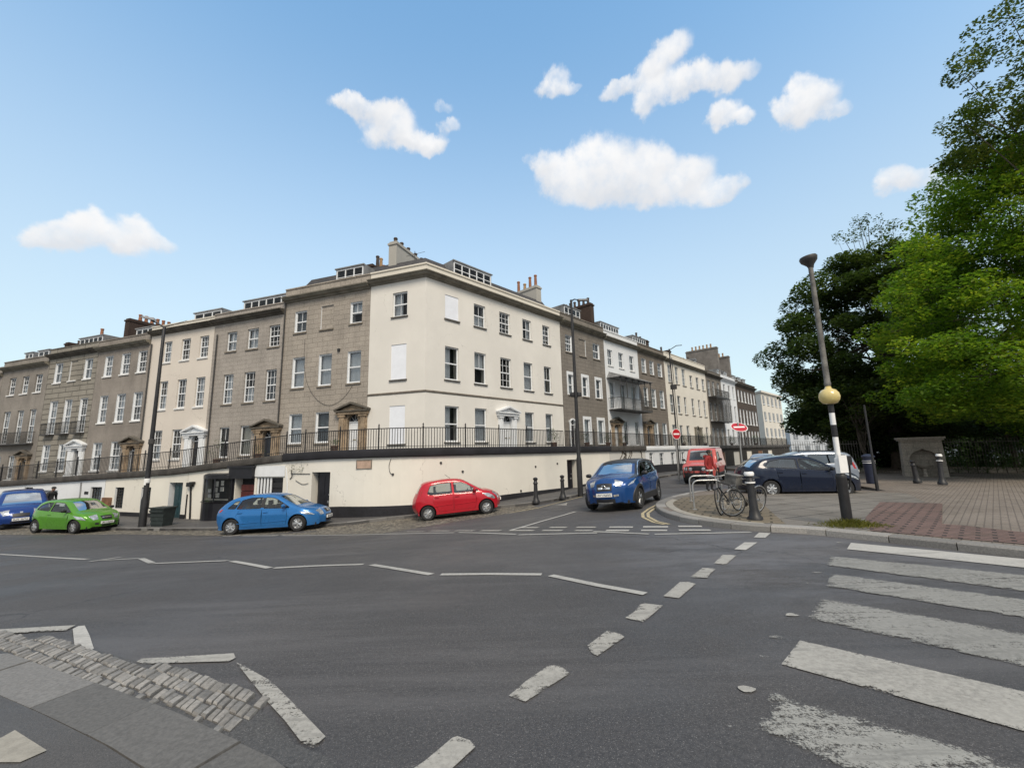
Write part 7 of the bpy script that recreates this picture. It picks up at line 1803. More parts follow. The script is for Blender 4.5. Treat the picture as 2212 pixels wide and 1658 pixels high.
# bicycles
def bicycle(label, frame_mat, rear, heading, lean, steer=.35, loc=None, scale=1.0, tyre_mat='rubber'):
    """origin on the ground under the bottom bracket, nose to +x"""
    root = empty('bicycle', loc, heading, label, 'bicycle', 'parked bicycles'); root.rotation_mode = 'XYZ'; root.rotation_euler = (lean, 0, heading); R = .34
    rw, fw = Vector((-.44, 0, R)), Vector((.62, 0, R)); bb = Vector((0, 0, .28)); st = Vector((-.2, 0, .78)); hd0, hd1 = Vector((.46, 0, .7)), Vector((.43, 0, .84))
    b = MB()
    for p, q_, r_ in [(bb, st, .017), (bb, hd0, .02), (st + Vector((.02, 0, -.06)), hd1, .017), (hd0 - Vector((-.01, 0, .02)), hd1 + Vector((0, 0, .02)), .02)]: b.tube([p, q_], r_, 8)
    for y in (-.055, .055):
        b.tube([bb + Vector((0, y * .6, 0)), rw + Vector((0, y, 0))], .01, 6); b.tube([st + Vector((0, y * .3, -.05)), rw + Vector((0, y, 0))], .009, 6)
    part(root, 'frame', b, frame_mat, 60)
    def wheel(c, nm, rot):
        w = empty(nm, c, 0, parent=root); w.rotation_euler = (0, 0, rot); t = MB(); nn = 40
        t.tube([(R * .965 * math.cos(a), 0, R * .965 * math.sin(a)) for a in [2 * PI * i / nn for i in range(nn + 1)]], .018, 8, caps=False)
        o = t.build(nm, M[tyre_mat], root, 60); bpy.data.objects.remove(w); o.location = c; o.rotation_euler = (0, 0, rot)
        t = MB(); t.tube([(R * .905 * math.cos(a), 0, R * .905 * math.sin(a)) for a in [2 * PI * i / nn for i in range(nn + 1)]], .009, 6, caps=False)
        for k in range(24):
            a = 2 * PI * k / 24; t.tube([(.015 * math.cos(a + 1), (-1) ** k * .03, .015 * math.sin(a + 1)), (R * .9 * math.cos(a), 0, R * .9 * math.sin(a))], .0016, 3, caps=False)
        t.tube([(0, -.05, 0), (0, .05, 0)], .02, 8); t.build('rim', M['steel'], o, 60); return o
    wheel(rw, 'wheel', 0); wheel(fw, 'wheel', steer)
    cs, sn = math.cos(steer), math.sin(steer)
    def st_(v): d = v - hd0; return hd0 + Vector((d.x * cs - d.y * sn, d.x * sn + d.y * cs, d.z))
    b = MB()
    for y in (-.05, .05): b.tube([st_(Vector((.47, y * .8, .68))), st_(Vector((.52, y, .55))), st_(Vector((.62, y, R)))], .011, 6)
    b.tube([st_(Vector((.47, -.05, .68))), st_(Vector((.47, .05, .68)))], .014, 6); part(root, 'fork', b, frame_mat, 60)
    b = MB(); b.tube([hd1, hd1 + Vector((-.02, 0, .12)), st_(Vector((.5, 0, .98)))], .014, 6)
    b.tube([st_(Vector((.36, -.29, .98))), st_(Vector((.48, -.2, .99))), st_(Vector((.51, 0, .98))), st_(Vector((.48, .2, .99))), st_(Vector((.36, .29, .98)))], .012, 8); part(root, 'handlebar', b, 'steel', 60)
    b = MB()
    for y in (-1, 1): b.tube([st_(Vector((.44, y * .235, .988))), st_(Vector((.36, y * .29, .98)))], .018, 8)
    part(root, 'grip', b, 'plastic', 60)
    b = MB(); b.tube([st, st + Vector((-.035, 0, .14))], .014, 8)
    part(root, 'seat_post', b, 'steel', 60)
    b = MB(); s0 = st + Vector((-.05, 0, .16)); pr = [(-.14, .085, .02), (-.1, .09, .035), (0, .055, .03), (.08, .026, .02), (.14, .018, .0)]; vs = []
    for x, w, z in pr: vs += [s0 + Vector((x, -w, z - .03)), s0 + Vector((x, -w * .6, z)), s0 + Vector((x, w * .6, z)), s0 + Vector((x, w, z - .03))]
    b.add(vs, [(4 * i + j, 4 * i + j + 1, 4 * i + j + 5, 4 * i + j + 4) for i in range(4) for j in range(3)] + [(0, 1, 2, 3)] + [(4 * i, 4 * i + 4, 4 * i + 7, 4 * i + 3) for i in range(4)]); part(root, 'saddle', b, 'plastic', 60)
    b = MB(); b.lathe([(.09, -.045), (.095, -.04), (.09, -.035)], 20, 0, Matrix.Translation(bb), 'y')
    for s_, a in ((-1, .6), (1, .6 + PI)):
        e = bb + Vector((.17 * math.cos(a), s_ * .07, .17 * math.sin(a))); b.tube([bb + Vector((0, s_ * .07, 0)), e], .01, 6); b.box(e.x - .045, e.x + .045, min(e.y, e.y + s_ * .09), max(e.y, e.y + s_ * .09), e.z - .012, e.z + .012)
    b.tube([bb + Vector((0, -.04, .09)), rw + Vector((0, -.04, .035))], .005, 4); b.tube([bb + Vector((0, -.04, -.09)), rw + Vector((0, -.04, -.035))], .005, 4); part(root, 'crank', b, 'iron_grey', 50)
    return root
pf = G(*q(940, 1490), .121); pr_ = G(*q(1470, 1415), .121)
d = (pf - pr_); d.z = 0; hd = math.atan2(d.y, d.x); mid = pr_ + (pf - pr_) * .42
bk1 = bicycle('grey city bicycle leaning on the nearer cycle stand behind the black bollard', 'lead_grey', None, hd, math.radians(-9), -.45, mid)
b = MB()   # mudguards, basket bag
for c, a0, a1 in ((Vector((-.44, 0, .34)), .4, 3.0), (Vector((.62, 0, .34)), .9, 3.0)): b.tube([c + Vector((.375 * math.cos(a), 0, .375 * math.sin(a))) for a in [a0 + (a1 - a0) * i / 10 for i in range(11)]], .02, 6)
part(bk1, 'mudguard', b, 'steel', 60)
b = MB(); b.box(.5, .74, -.16, .16, .82, 1.06); b.box(.48, .76, -.18, .18, 1.04, 1.07); part(bk1, 'basket', b, 'lead_grey', 20)
d2_ = Vector((math.cos(hd + .25), math.sin(hd + .25), 0)); m2 = mid + Vector((-d2_.y, d2_.x, 0)) * -.42; m2 = m2 + d2_ * -.1; m2.z = g(m2.x, m2.y) + .12
bk2 = bicycle('dark bicycle locked behind the grey city bicycle at the cycle stands', 'iron', None, hd + .22, math.radians(7), .2, m2)

# ---------------------------------------------------------------- people
def figure(label, loc, rz, joints, radii, edges, mats, hair=True, cap=False, cloth=None):
    root = empty('person', loc, rz, label, 'person')
    me = bpy.data.meshes.new('body'); me.from_pydata(joints, edges, []); o = link('body', me, root)
    md = o.modifiers.new('skin', 'SKIN'); sv = me.skin_vertices[0].data
    for v, r in zip(sv, radii): v.radius = r if isinstance(r, tuple) else (r, r); v.use_root = False
    sv[0].use_root = True
    sb_ = o.modifiers.new('sub', 'SUBSURF'); sb_.levels = 2; sb_.render_levels = 2
    bpy.context.view_layer.update()
    dg = bpy.context.evaluated_depsgraph_get(); m2_ = bpy.data.meshes.new_from_object(o.evaluated_get(dg)); o.modifiers.clear(); o.data = m2_
    m2_.materials.clear()
    for m_ in mats: m2_.materials.append(M[m_])
    for p in m2_.polygons: p.material_index = cloth(p.center); p.use_smooth = True
    return root
def head(root, c, yaw=0.0, cap=False, hood=None):
    T = Matrix.Translation(c) @ Matrix.Rotation(yaw, 4, 'Z')
    b = MB(); b.lathe([(.001, -.125), (.045, -.115), (.07, -.07), (.082, -.01), (.083, .04), (.07, .09), (.04, .115), (.001, .12)], 16, 0, T @ Matrix.Diagonal((.95, 1.15, 1, 1)))
    b.add([(-.016, -.09, -.035), (.016, -.09, -.035), (0, -.122, -.03), (0, -.094, .02)], [(0, 1, 2), (0, 2, 3), (1, 3, 2)], 0, T)
    for sx in (-1, 1): b.lathe([(.001, -.03), (.014, -.015), (.014, .015), (.001, .03)], 6, 0, T @ Matrix.Translation((sx * .082, .01, -.01))); b.lathe([(.001, -.008), (.011, 0), (.001, .008)], 6, 1, T @ Matrix.Translation((sx * .032, -.09, .015)))
    b.box(-.025, .025, -.093, -.085, -.068, -.06, 2, T); part(root, 'head', b, ['skin', 'hair', 'sign_red'], 70)
    b = MB()
    if cap:
        b.lathe([(.1, .03), (.105, .06), (.09, .12), (.05, .14), (.001, .145)], 14, 0, T @ Matrix.Diagonal((1, 1.15, 1, 1))); b.add([(-.07, -.09, .055), (.07, -.09, .055), (.055, -.2, .04), (-.055, -.2, .04), (-.07, -.09, .045), (.07, -.09, .045), (.055, -.2, .032), (-.055, -.2, .032)], [(0, 1, 2, 3), (7, 6, 5, 4), (3, 2, 6, 7), (0, 3, 7, 4), (1, 5, 6, 2)], 0, T); part(root, 'cap', b, 'grey_cloth', 60)
    else:
        b.lathe([(.088, -.02), (.096, .03), (.085, .1), (.05, .135), (.001, .14)], 14, 0, T @ Matrix.Translation((0, .018, 0)) @ Matrix.Diagonal((1, 1.12, 1, 1))); part(root, 'hair', b, 'hair', 70)
def hand(root, w, dirv, mat='skin'):
    """palm with five curled fingers, w = wrist, dirv = direction of the fingers"""
    d = Vector(dirv).normalized(); s_ = d.orthogonal().normalized(); n = d.cross(s_); b = MB()
    b.tube([w, w + d * .04, w + d * .085], [.022, .036, .03], 8)
    for i, (o, l) in enumerate(((-.027, .065), (-.009, .078), (.009, .072), (.026, .056))):
        a = w + d * .08 + s_ * o; k = a + d * l * .5 + n * .006; e = k + d * l * .35 + n * .03; b.tube([a, k, e], [.009, .0085, .006], 6)
    a = w + d * .03 + s_ * -.03; b.tube([a, a + d * .03 - s_ * .022 + n * .012, a + d * .06 - s_ * .022 + n * .03], [.011, .01, .007], 6)
    part(root, 'hand', b, mat, 60)
# person in red at the far cycle stand, facing the street, bending a little over the rack
J = [(0, 0, .92), (0, -.01, 1.12), (0, -.03, 1.32), (0, -.04, 1.44), (0, -.06, 1.52), (.09, 0, .88), (.1, -.03, .48), (.1, .02, .09), (.1, -.1, .04), (-.09, 0, .88), (-.11, .03, .48), (-.14, .1, .09), (-.14, -.02, .04), (.19, -.03, 1.4), (.25, -.04, 1.13), (.22, -.2, .93), (-.19, -.03, 1.4), (-.27, 0, 1.13), (-.26, -.14, .92)]
RR = [(.15, .11), (.155, .115), (.17, .11), (.09, .075), .05, (.1, .1), .075, .05, .045, (.1, .1), .075, .05, .045, .08, .058, .042, .08, .058, .042]
E_ = [(0, 1), (1, 2), (2, 3), (3, 4), (0, 5), (5, 6), (6, 7), (7, 8), (0, 9), (9, 10), (10, 11), (11, 12), (3, 13), (13, 14), (14, 15), (3, 16), (16, 17), (17, 18)]
pl = Vector(G2(1537, 1066)); 
def cl_red(c): return 0 if (c.z > .9 and not (c.z > 1.49)) or abs(c.x) > .16 and c.z > .6 else 1 if c.z > .1 else 2 if c.z <= .1 else 3
man = figure('person in red hooded jacket and dark trousers standing behind the cycle stands', (pl.x, pl.y, g(pl.x, pl.y) + .115), math.radians(35), J, RR, E_, ['red_cloth', 'dark_cloth', 'shoe', 'skin'], cloth=lambda c: 3 if c.z > 1.5 else cl_red(c))
head(man, Vector((0, -.075, 1.64)), .4)
b = MB(); b.lathe([(.13, 1.4), (.135, 1.47), (.115, 1.52), (.09, 1.53)], 14, 0, Matrix.Translation((0, .0, 0))); b.lathe([(.001, -.1), (.09, -.07), (.12, 0), (.1, .07), (.001, .1)], 12, 0, Matrix.Translation((.02, .12, 1.46))); part(man, 'hood', b, 'red_cloth', 70)
b = MB(); b.lathe([(.172, .86), (.178, .89), (.172, .92)], 20, 0, Matrix.Diagonal((1, .78, 1, 1))); part(man, 'jacket_hem', b, 'sign_white', 70)
hand(man, Vector((.22, -.2, .92)), (-.1, -.6, -.7)); hand(man, Vector((-.26, -.14, .91)), (.05, -.4, -.9))
# walker in a flat cap on the far pavement, behind the green car
J2 = [(0, 0, .93), (0, -.03, 1.14), (0, -.1, 1.34), (0, -.15, 1.45), (0, -.19, 1.52), (.09, 0, .9), (.1, -.12, .5), (.1, -.02, .09), (.1, -.14, .04), (-.09, 0, .9), (-.1, .1, .5), (-.1, .3, .12), (-.1, .2, .03), (.2, -.13, 1.4), (.26, -.03, 1.13), (.24, -.17, .92), (-.2, -.13, 1.4), (-.26, -.16, 1.13), (-.23, -.34, 1.0)]
s_, _ = whit(152, 1072); X, Y, nx, ny = WPt(s_); wl = Vector((X + nx * .95, Y + ny * .95))
wk = figure('person in flat cap and charcoal coat walking behind the green hatchback', (wl.x, wl.y, g(wl.x, wl.y) + .115), math.radians(75), J2, RR, E_, ['grey_cloth', 'dark_cloth', 'shoe', 'skin'], cloth=lambda c: 0 if c.z > .8 and c.z < 1.5 or abs(c.x) > .17 else 3 if c.z >= 1.5 else 1 if c.z > .1 else 2)
head(wk, Vector((0, -.22, 1.64)), 0, True); hand(wk, Vector((.24, -.17, .91)), (0, -.3, -.9)); hand(wk, Vector((-.23, -.34, .99)), (0, -.5, -.8))

# ---------------------------------------------------------------- leaves, trees, hedges
def leaf_cloud(mb, rng, blobs, per, size, flat=.5, shell=.55, droop=0.0, pts=None):
    """leaf-sized faces scattered through ellipsoids (cx, cy, cz, rx, ry, rz)"""
    A = []
    for cx, cy, cz, rx, ry, rz in blobs:
        n = int(per * (rx * ry * rz) ** (2 / 3))
        for _ in range(n):
            while True:
                x, y, z = rng.uniform(-1, 1), rng.uniform(-1, 1), rng.uniform(-1, 1); r = math.sqrt(x * x + y * y + z * z)
                if .05 < r <= 1: break
            k = (shell + (1 - shell) * rng.random() ** .5) / r if rng.random() < .8 else 1
            A.append((cx + x * k * rx, cy + y * k * ry, cz + z * k * rz - droop * k * k * rx * .2))
    for x, y, z in A:
        s = size * rng.uniform(.6, 1.35); a = rng.uniform(0, 2 * PI); t = rng.gauss(0, flat); u = rng.uniform(0, 2 * PI)
        ax = Vector((math.cos(a), math.sin(a), t * .7)).normalized(); bx = Vector((-math.sin(a) , math.cos(a), rng.gauss(0, flat))).normalized()
        p = Vector((x, y, z)); b = len(mb.v)
        mb.v += [tuple(p - ax * s * .5), tuple(p + bx * s * .3), tuple(p + ax * s * .5 + Vector((0, 0, -.15 * s))), tuple(p - bx * s * .3)]
        mb.f.append((b, b + 1, b + 2, b + 3)); mb.m.append(0)
def clumps(rng, envelope, n, r0, r1, squash=.6):
    """clumps of foliage placed in an envelope of ellipsoids, mostly towards its surface"""
    out = []
    for _ in range(n):
        cx, cy, cz, rx, ry, rz = rng.choices(envelope, [e[3] * e[4] + e[3] * e[5] for e in envelope])[0]
        while True:
            v = Vector((rng.gauss(0, 1), rng.gauss(0, 1), rng.gauss(0, 1)))
            if v.length > .1: break
        v.normalize(); k = rng.uniform(.5, 1.0) ** .5; r = rng.uniform(r0, r1)
        out.append((cx + v.x * rx * k, cy + v.y * ry * k, cz + v.z * rz * k, r, r, r * squash))
    return out
def tree(name, label, loc, h, trunk_r, env, ncl, r0, r1, per, size, mat, seed, limbs=9, squash=.6, flat=.5, group='trees behind the railings', cat='tree', extra=None, core=True):
    rng = random.Random(seed); root = empty(name, loc, 0, label, cat, group)
    cl = clumps(rng, env, ncl, r0, r1, squash) + (extra or [])
    b = MB(); top = Vector((rng.uniform(-.3, .3), rng.uniform(-.3, .3), h * .62)); b.tube(catmull([Vector((0, 0, -.3)), Vector((.05, 0, h * .15)), Vector((rng.uniform(-.2, .2), .1, h * .35)), top], 4), [trunk_r * (1.25 - .95 * i / 12) for i in range(13)], 10)
    br = sorted(cl, key=lambda c: rng.random())[:limbs * 4]
    for i, c in enumerate(br):
        z0 = rng.uniform(.25, .6) * h; s0 = Vector((0, 0, z0)); e = Vector(c[:3]); m = s0.lerp(e, .5) + Vector((rng.uniform(-.4, .4), rng.uniform(-.4, .4), rng.uniform(.1, .9)))
        r_ = trunk_r * (.32 if i < limbs else .14); P = catmull([s0, m, e], 5); b.tube(P, [r_ * (1 - .85 * k / (len(P) - 1)) for k in range(len(P))], 6)
    part(root, 'trunk', b, 'bark', 60)
    f = MB(); leaf_cloud(f, rng, cl, per, size, flat)
    f.build('crown', M[mat], root, recalc=False)
    return root
def gp(x, y): return (x, y, g(x, y))
tree('evergreen_oak', 'big dark evergreen tree behind the beacon', gp(29.8, 33.5), 19, .5, [(-1, 0, 9.6, 7.0, 6, 6.6), (-1.3, 0, 5.2, 6.0, 5, 3.4), (1.6, 0, 14.0, 5.2, 4.5, 4.6)], 260, .9, 1.7, 420, .27, 'leaf_dark', 3, 14)
tree('field_maple', 'bright yellow green maple overhanging the stone fountain', gp(29.0, 23.0), 18, .38, [(-1.8, -.6, 8.6, 6.6, 5.0, 5.0), (-3.2, -1.2, 5.2, 6.2, 4.4, 2.2), (2.5, -.5, 7.5, 6.5, 5, 6.5), (1.0, -.8, 13.4, 6.0, 4.8, 4.0), (2.0, 0, 16.5, 5.5, 4.5, 3.0), (-7.4, -2, 6.6, 2.6, 1.5, .6), (-6.6, -2, 9.4, 2.6, 1.4, .6), (-6.9, -2, 4.4, 2.4, 1.4, .55), (-5.2, -1.4, 12.2, 2.2, 1.4, .6), (-3.4, -1.2, 15.2, 2.0, 1.3, .6)], 520, .6, 1.35, 430, .19, 'leaf_bright', 5, 14, .6, .5)
tree('ash_tree', 'tall open-branched tree reaching in from the upper right corner', gp(30.0, 19.0), 27, .45, [(-.4, 0, 22.0, 5.6, 4.6, 5.6), (-1.6, 0, 17.6, 5.6, 4.2, 2.4), (2.5, 0, 18, 6, 5, 5)], 340, .5, 1.1, 400, .18, 'leaf_mid', 8, 18, .4, .5)
tree('creeper_clad_tree', 'thin twiggy tree top poking above the dark evergreen', gp(31.0, 34.5), 22.4, .22, [(0, 0, 19.4, 2.6, 2.0, 2.2)], 26, .4, .8, 160, .2, 'leaf_dark', 12, 8, .8)
tree('understorey_tree', 'slender small tree with bare lower stems behind the railings', gp(24.2, 29.8), 6.5, .12, [(0, 0, 4.6, 3.0, 1.6, 1.5)], 32, .5, .9, 300, .2, 'leaf_mid', 14, 8, .5)
tree('understorey_tree', 'small dark tree filling the gap right of the stone fountain', gp(32.5, 28.2), 7, .15, [(0, 0, 4.2, 4.0, 1.8, 2.6)], 60, .6, 1.0, 330, .22, 'leaf_hedge', 15, 8, .6)
tree('understorey_tree', 'dark bushy tree at the right edge behind the railings', gp(39.5, 26.5), 8, .18, [(0, 0, 4.6, 4.4, 2.2, 3.4)], 70, .6, 1.1, 330, .24, 'leaf_hedge', 16, 8, .6)
tree('understorey_tree', 'dark leafy thicket directly behind the beacon post', gp(31.0, 37.2), 7, .18, [(0, 0, 3.4, 4.4, 2.2, 3.2)], 60, .7, 1.1, 330, .25, 'leaf_dark', 17, 8, .6)
tree('understorey_tree', 'dim thicket far back between the fountain and the evergreen', gp(31.5, 36.0), 8, .18, [(0, 0, 4.2, 5.5, 2.2, 3.8)], 80, .7, 1.2, 330, .27, 'leaf_dark', 18, 8, .6)
f = MB(); leaf_cloud(f, random.Random(61), [(x, y, g(x, y) + z, 3.2, 2.2, 2.6) for x, y in ((31.5, 38.6), (33.5, 37.6), (35.5, 35.8), (39, 34.2), (42.5, 32.6), (46, 31)) for z in (1.6, 4.2)], 900, .34, .6)
tag(f.build('undergrowth', M['leaf_hedge'], None, recalc=False), 'dim mass of shrubbery far behind the park railings', 'undergrowth', kind='stuff')
def hedge(label, pts, r, hgt, n, seed, mat='leaf_hedge', size=.11, per=330):
    rng = random.Random(seed); P = resample([Vector((x, y, 0)) for x, y in pts], .5); x, y = P[len(P) // 2].x, P[len(P) // 2].y; root = empty('hedge', (x, y, g(x, y)), 0, label, 'hedge', 'hedges along the railings'); bl = []
    for p in P:
        for _ in range(n): bl.append((p.x - x + rng.gauss(0, .15), p.y - y + rng.gauss(0, .2), g(p.x, p.y) - g(x, y) + rng.uniform(.2, hgt), r * rng.uniform(.7, 1.2), r, r * .8))
    f = MB(); leaf_cloud(f, rng, bl, per, size, .6); o = f.build('foliage', M[mat], root, recalc=False)
    s = MB()
    for p in P: s.tube([(p.x - x, p.y - y, g(p.x, p.y) - g(x, y) - .1), (p.x - x + rng.uniform(-.1, .1), p.y - y, g(p.x, p.y) - g(x, y) + hgt * .8)], .02, 5)
    part(root, 'stems', s, 'bark'); return root
FL = [(20.0, 31.9), (22.2, 31.3), (24.9, 30.1)]; FR = [(27.7, 28.9), (31, 27.9), (35, 26.7), (39.5, 25.3), (43, 24.3)]
hedge('low ivy hedge at the railings left of the stone fountain', [(21.4, 31.1), (22.6, 30.8), (24.8, 29.7)], .35, .95, 3, 21)
hedge('dense low hedge at the railings right of the stone fountain', [(28.2, 28.3), (31, 27.4), (35, 26.2), (39.5, 24.8), (43, 23.8)], .42, 1.15, 4, 22)
def park_fence(label, pts, h):
    P = resample([Vector((x, y, 0)) for x, y in pts], .16); x, y = P[len(P) // 2].x, P[len(P) // 2].y; root = empty('railings_fence', (x, y, g(x, y)), 0, label, 'fence', 'park railings'); b = MB(); z0 = g(x, y)
    for p in P: z = g(p.x, p.y) - z0 + .25; b.tube([(p.x - x, p.y - y, z), (p.x - x, p.y - y, z + h)], .014, 4); b.tube([(p.x - x, p.y - y, z + h), (p.x - x, p.y - y, z + h + .1)], [.02, .002], 4)
    for hh in (.15, h - .15): b.tube([(p.x - x, p.y - y, g(p.x, p.y) - z0 + .25 + hh) for p in P[::3]], .02, 5)
    part(root, 'bars', b, 'rail_grey', 40)
    w = MB(); k = P[::4]; vs = []
    for p in k: z = g(p.x, p.y) - z0; vs += [(p.x - x, p.y - y - .18, z - .2), (p.x - x, p.y - y - .18, z + .42), (p.x - x, p.y - y + .18, z + .42), (p.x - x, p.y - y + .18, z - .2)]
    w.add(vs, [(4 * i + j, 4 * i + j + 1, 4 * i + j + 5, 4 * i + j + 4) for i in range(len(k) - 1) for j in range(3)]); part(root, 'plinth', w, 'fence_stone', 30); return root
park_fence('iron park railings left of the stone fountain', FL, 2.0); park_fence('iron park railings right of the stone fountain', FR, 2.0)
# stone drinking fountain niche set into the railings
fo = stand_at('stone_fountain', 2000, 1031, 'weathered stone drinking fountain niche with arched recess in the park railings', 'fountain', None, .05, math.radians(-34)); b = MB(); w, hh = .95, 2.15; n = 14
arc = [(.62 * math.cos(PI - PI * i / n), 1.05 + .55 * math.sin(PI - PI * i / n) * (1.0 if i not in (n // 2,) else 1.12)) for i in range(n + 1)]
front = [(-w, 0), (-.62, 0)] + arc + [(.62, 0), (w, 0), (w * .93, hh), (-w * .93, hh)]
m_ = len(front)
# build the face with its arched opening as strips
vs = [(x, -.35, z) for x, z in [(-w, 0), (-.62, 0)] + arc + [(.62, 0), (w, 0)]]
tops = [(-w * .93, hh)] + [(-.62, hh)] + [(x, hh) for x, z in arc] + [(.62, hh), (w * .93, hh)]
vs += [(x, -.35, z) for x, z in tops]; k = len(tops)
b.add(vs, [(i, i + 1, i + 1 + k, i + k) for i in range(k - 1)])
ar2 = [(-.62, 0)] + arc + [(.62, 0)]
b.add([(x, y, z) for x, z in ar2 for y in (-.35, .1)], [(2 * i, 2 * i + 2, 2 * i + 3, 2 * i + 1) for i in range(len(ar2) - 1)]); b.add([(x, .1, z) for x, z in ar2], [tuple(range(len(ar2)))])
b.add([(-w, -.35, 0), (-w * .93, -.35, hh), (-w * .93, .5, hh), (-w, .5, 0)], [(0, 1, 2, 3)]); b.add([(w, -.35, 0), (w * .93, -.35, hh), (w * .93, .5, hh), (w, .5, 0)], [(3, 2, 1, 0)])
part(fo, 'niche', b, 'fence_stone', 30)
b = MB(); b.box(-w * 1.03, w * 1.03, -.46, .55, hh, hh + .09); b.box(-w * 1.1, w * 1.1, -.52, .6, hh + .091, hh + .2); part(fo, 'cornice', b, 'fence_stone', 30)
b = MB()
for i in range(len(arc) - 1):
    (x0, z0), (x1, z1) = arc[i], arc[i + 1]; c_ = lambda x, z, k_: (x * k_, 1.05 + (z - 1.05) * k_)
    b.prism([c_(x0, z0, 1.03), c_(x1, z1, 1.03), c_(x1, z1, 1.2), c_(x0, z0, 1.2)], -.39, -.352)
part(fo, 'arch_moulding', b, 'fence_stone', 30)
b = MB(); b.lathe([(.12, 0), (.1, .1), (.09, .5), (.3, .62), (.34, .72), (.3, .72), (.24, .65), (.001, .6)], 16, 0, Matrix.Translation((0, -.1, .02))); part(fo, 'basin', b, 'fence_stone', 50)
b = MB(); b.box(-1.5, 1.5, -.75, .5, -.15, .06); part(fo, 'step', b, 'fence_stone', 30)
# planters and pot plants on the raised walk
def pot_plant(px, py, label, r=.3, hgt=.6, back=1.0, seed=1, mat='leaf_hedge'):
    s, _ = whit(px, py); X, Y, nx, ny = WPt(s); z = zl(s) + .3; root = empty('pot_plant', (X - nx * back, Y - ny * back, z), 0, label, 'plant', 'pot plants on the raised walk'); rng = random.Random(seed)
    b = MB(); b.lathe([(.13, 0), (.18, .32), (.2, .33), (.2, .38), (.15, .38), (.001, .3)], 12); part(root, 'pot', b, 'pot_clay')
    f = MB(); leaf_cloud(f, rng, [(rng.gauss(0, .12), rng.gauss(0, .12), .4 + hgt * rng.uniform(.2, .9), r * .6, r * .6, r * .6) for _ in range(6)], 420, .08, .6); f.build('foliage', M[mat], root, recalc=False)
for i, (px, py, lab, r, hgt, mt) in enumerate([(430, 985, 'tall shrub in a pot before the warm cream house door', .42, 1.1, 'leaf_hedge'), (520, 985, 'small pot plant before the grey brown house window', .3, .4, 'leaf_hedge'), (690, 955, 'low plant by the brown stone house window', .3, .3, 'leaf_hedge'), (1225, 955, 'bushy plant at the dark ashlar house door', .5, .8, 'leaf_hedge'), (1295, 957, 'pot plant before the ashlar house surround windows', .4, .5, 'leaf_mid'),
    (1340, 957, 'spreading pot plant before the veranda house', .45, .6, 'leaf_hedge'), (1375, 957, 'dark pot plant under the veranda right end', .4, .5, 'leaf_hedge'), (1500, 957, 'pot plant in front of the fanlight door', .55, .7, 'leaf_hedge'), (1545, 957, 'dark plant on the walk below the iron balconies', .6, .8, 'leaf_hedge'), (1600, 957, 'dark trailing plant near the tilted no entry sign', .7, .9, 'leaf_hedge'), (1650, 957, 'dark trailing plant at the far end of the right walk', .8, .9, 'leaf_hedge')]):
    pot_plant(px, py, lab, r, hgt, 1.0, 40 + i, mt)
# dark weeds sprouting under the coping at the wall joint
s_, _ = whit(650, 1005); X, Y, nx, ny = WPt(s_); root = empty('wall_weed', (X, Y, zl(s_)), 0, 'dark weeds and stain hanging under the coping above the black door', 'plant'); f = MB(); rng = random.Random(77); leaf_cloud(f, rng, [(rng.uniform(-.5, .6), -.1, -rng.uniform(.0, .5), .13, .08, .13) for _ in range(12)], 700, .06, .7); f.build('foliage', M['leaf_dark'], root, recalc=False)
# ---------------------------------------------------------------- light, sky, camera
SUN_EL, SUN_AZ = math.radians(48), math.radians(166)      # compass bearing of the sun, from +y clockwise
W_ = bpy.data.worlds.new('World'); SC.world = W_; W_.use_nodes = True; nt = W_.node_tree; bg = nt.nodes['Background']
sky = N(nt, 'ShaderNodeTexSky', sky_type='NISHITA', sun_disc=False, sun_elevation=SUN_EL, sun_rotation=SUN_AZ, air_density=1.0, dust_density=.7, ozone_density=2.0)
geo = N(nt, 'ShaderNodeTexCoord'); vec = geo.outputs['Generated']
sp = N(nt, 'ShaderNodeSeparateXYZ'); L(nt, vec, sp.inputs[0])
az = math_(nt, 'ARCTAN2', sp.outputs[0], sp.outputs[1]); el = math_(nt, 'ARCSINE', sp.outputs[2])
cb = N(nt, 'ShaderNodeCombineXYZ'); L(nt, az, cb.inputs[0]); L(nt, el, cb.inputs[1])
n1 = N(nt, 'ShaderNodeTexNoise', i_Scale=9.0, i_Detail=9.0, i_Roughness=.58); L(nt, cb.outputs[0], n1.inputs['Vector'])
n2 = N(nt, 'ShaderNodeTexNoise', i_Scale=26.0, i_Detail=7.0, i_Roughness=.6); L(nt, cb.outputs[0], n2.inputs['Vector'])
def shift(src, amt, base):
    a = N(nt, 'ShaderNodeVectorMath', operation='SUBTRACT'); L(nt, src, a.inputs[0]); a.inputs[1].default_value = (.5, .5, .5)
    s = N(nt, 'ShaderNodeVectorMath', operation='SCALE'); L(nt, a.outputs[0], s.inputs[0]); s.inputs['Scale'].default_value = amt
    t = N(nt, 'ShaderNodeVectorMath', operation='ADD'); L(nt, s.outputs[0], t.inputs[0]); L(nt, base, t.inputs[1]); return t.outputs[0]
wp = shift(n2.outputs['Color'], .03, shift(n1.outputs['Color'], .07, cb.outputs[0]))
def sky_pt(x, y):
    r = ray(x, y).normalized(); return math.atan2(r.x, r.y), math.asin(r.z)
blobs = []
def cloud(*bl):
    for x, y, rx, ry, k in bl: blobs.append((x, y, rx, ry, k))
cloud((1230, 380, 75, 55, 1), (1290, 335, 62, 58, 1), (1345, 375, 110, 70, 1), (1420, 350, 48, 40, 1), (1430, 410, 80, 40, 1), (1495, 375, 52, 52, 1), (1545, 415, 60, 28, .9), (1300, 400, 130, 45, .95), (1185, 360, 30, 30, .7), (1150, 352, 20, 20, .5), (1605, 390, 16, 16, .5))
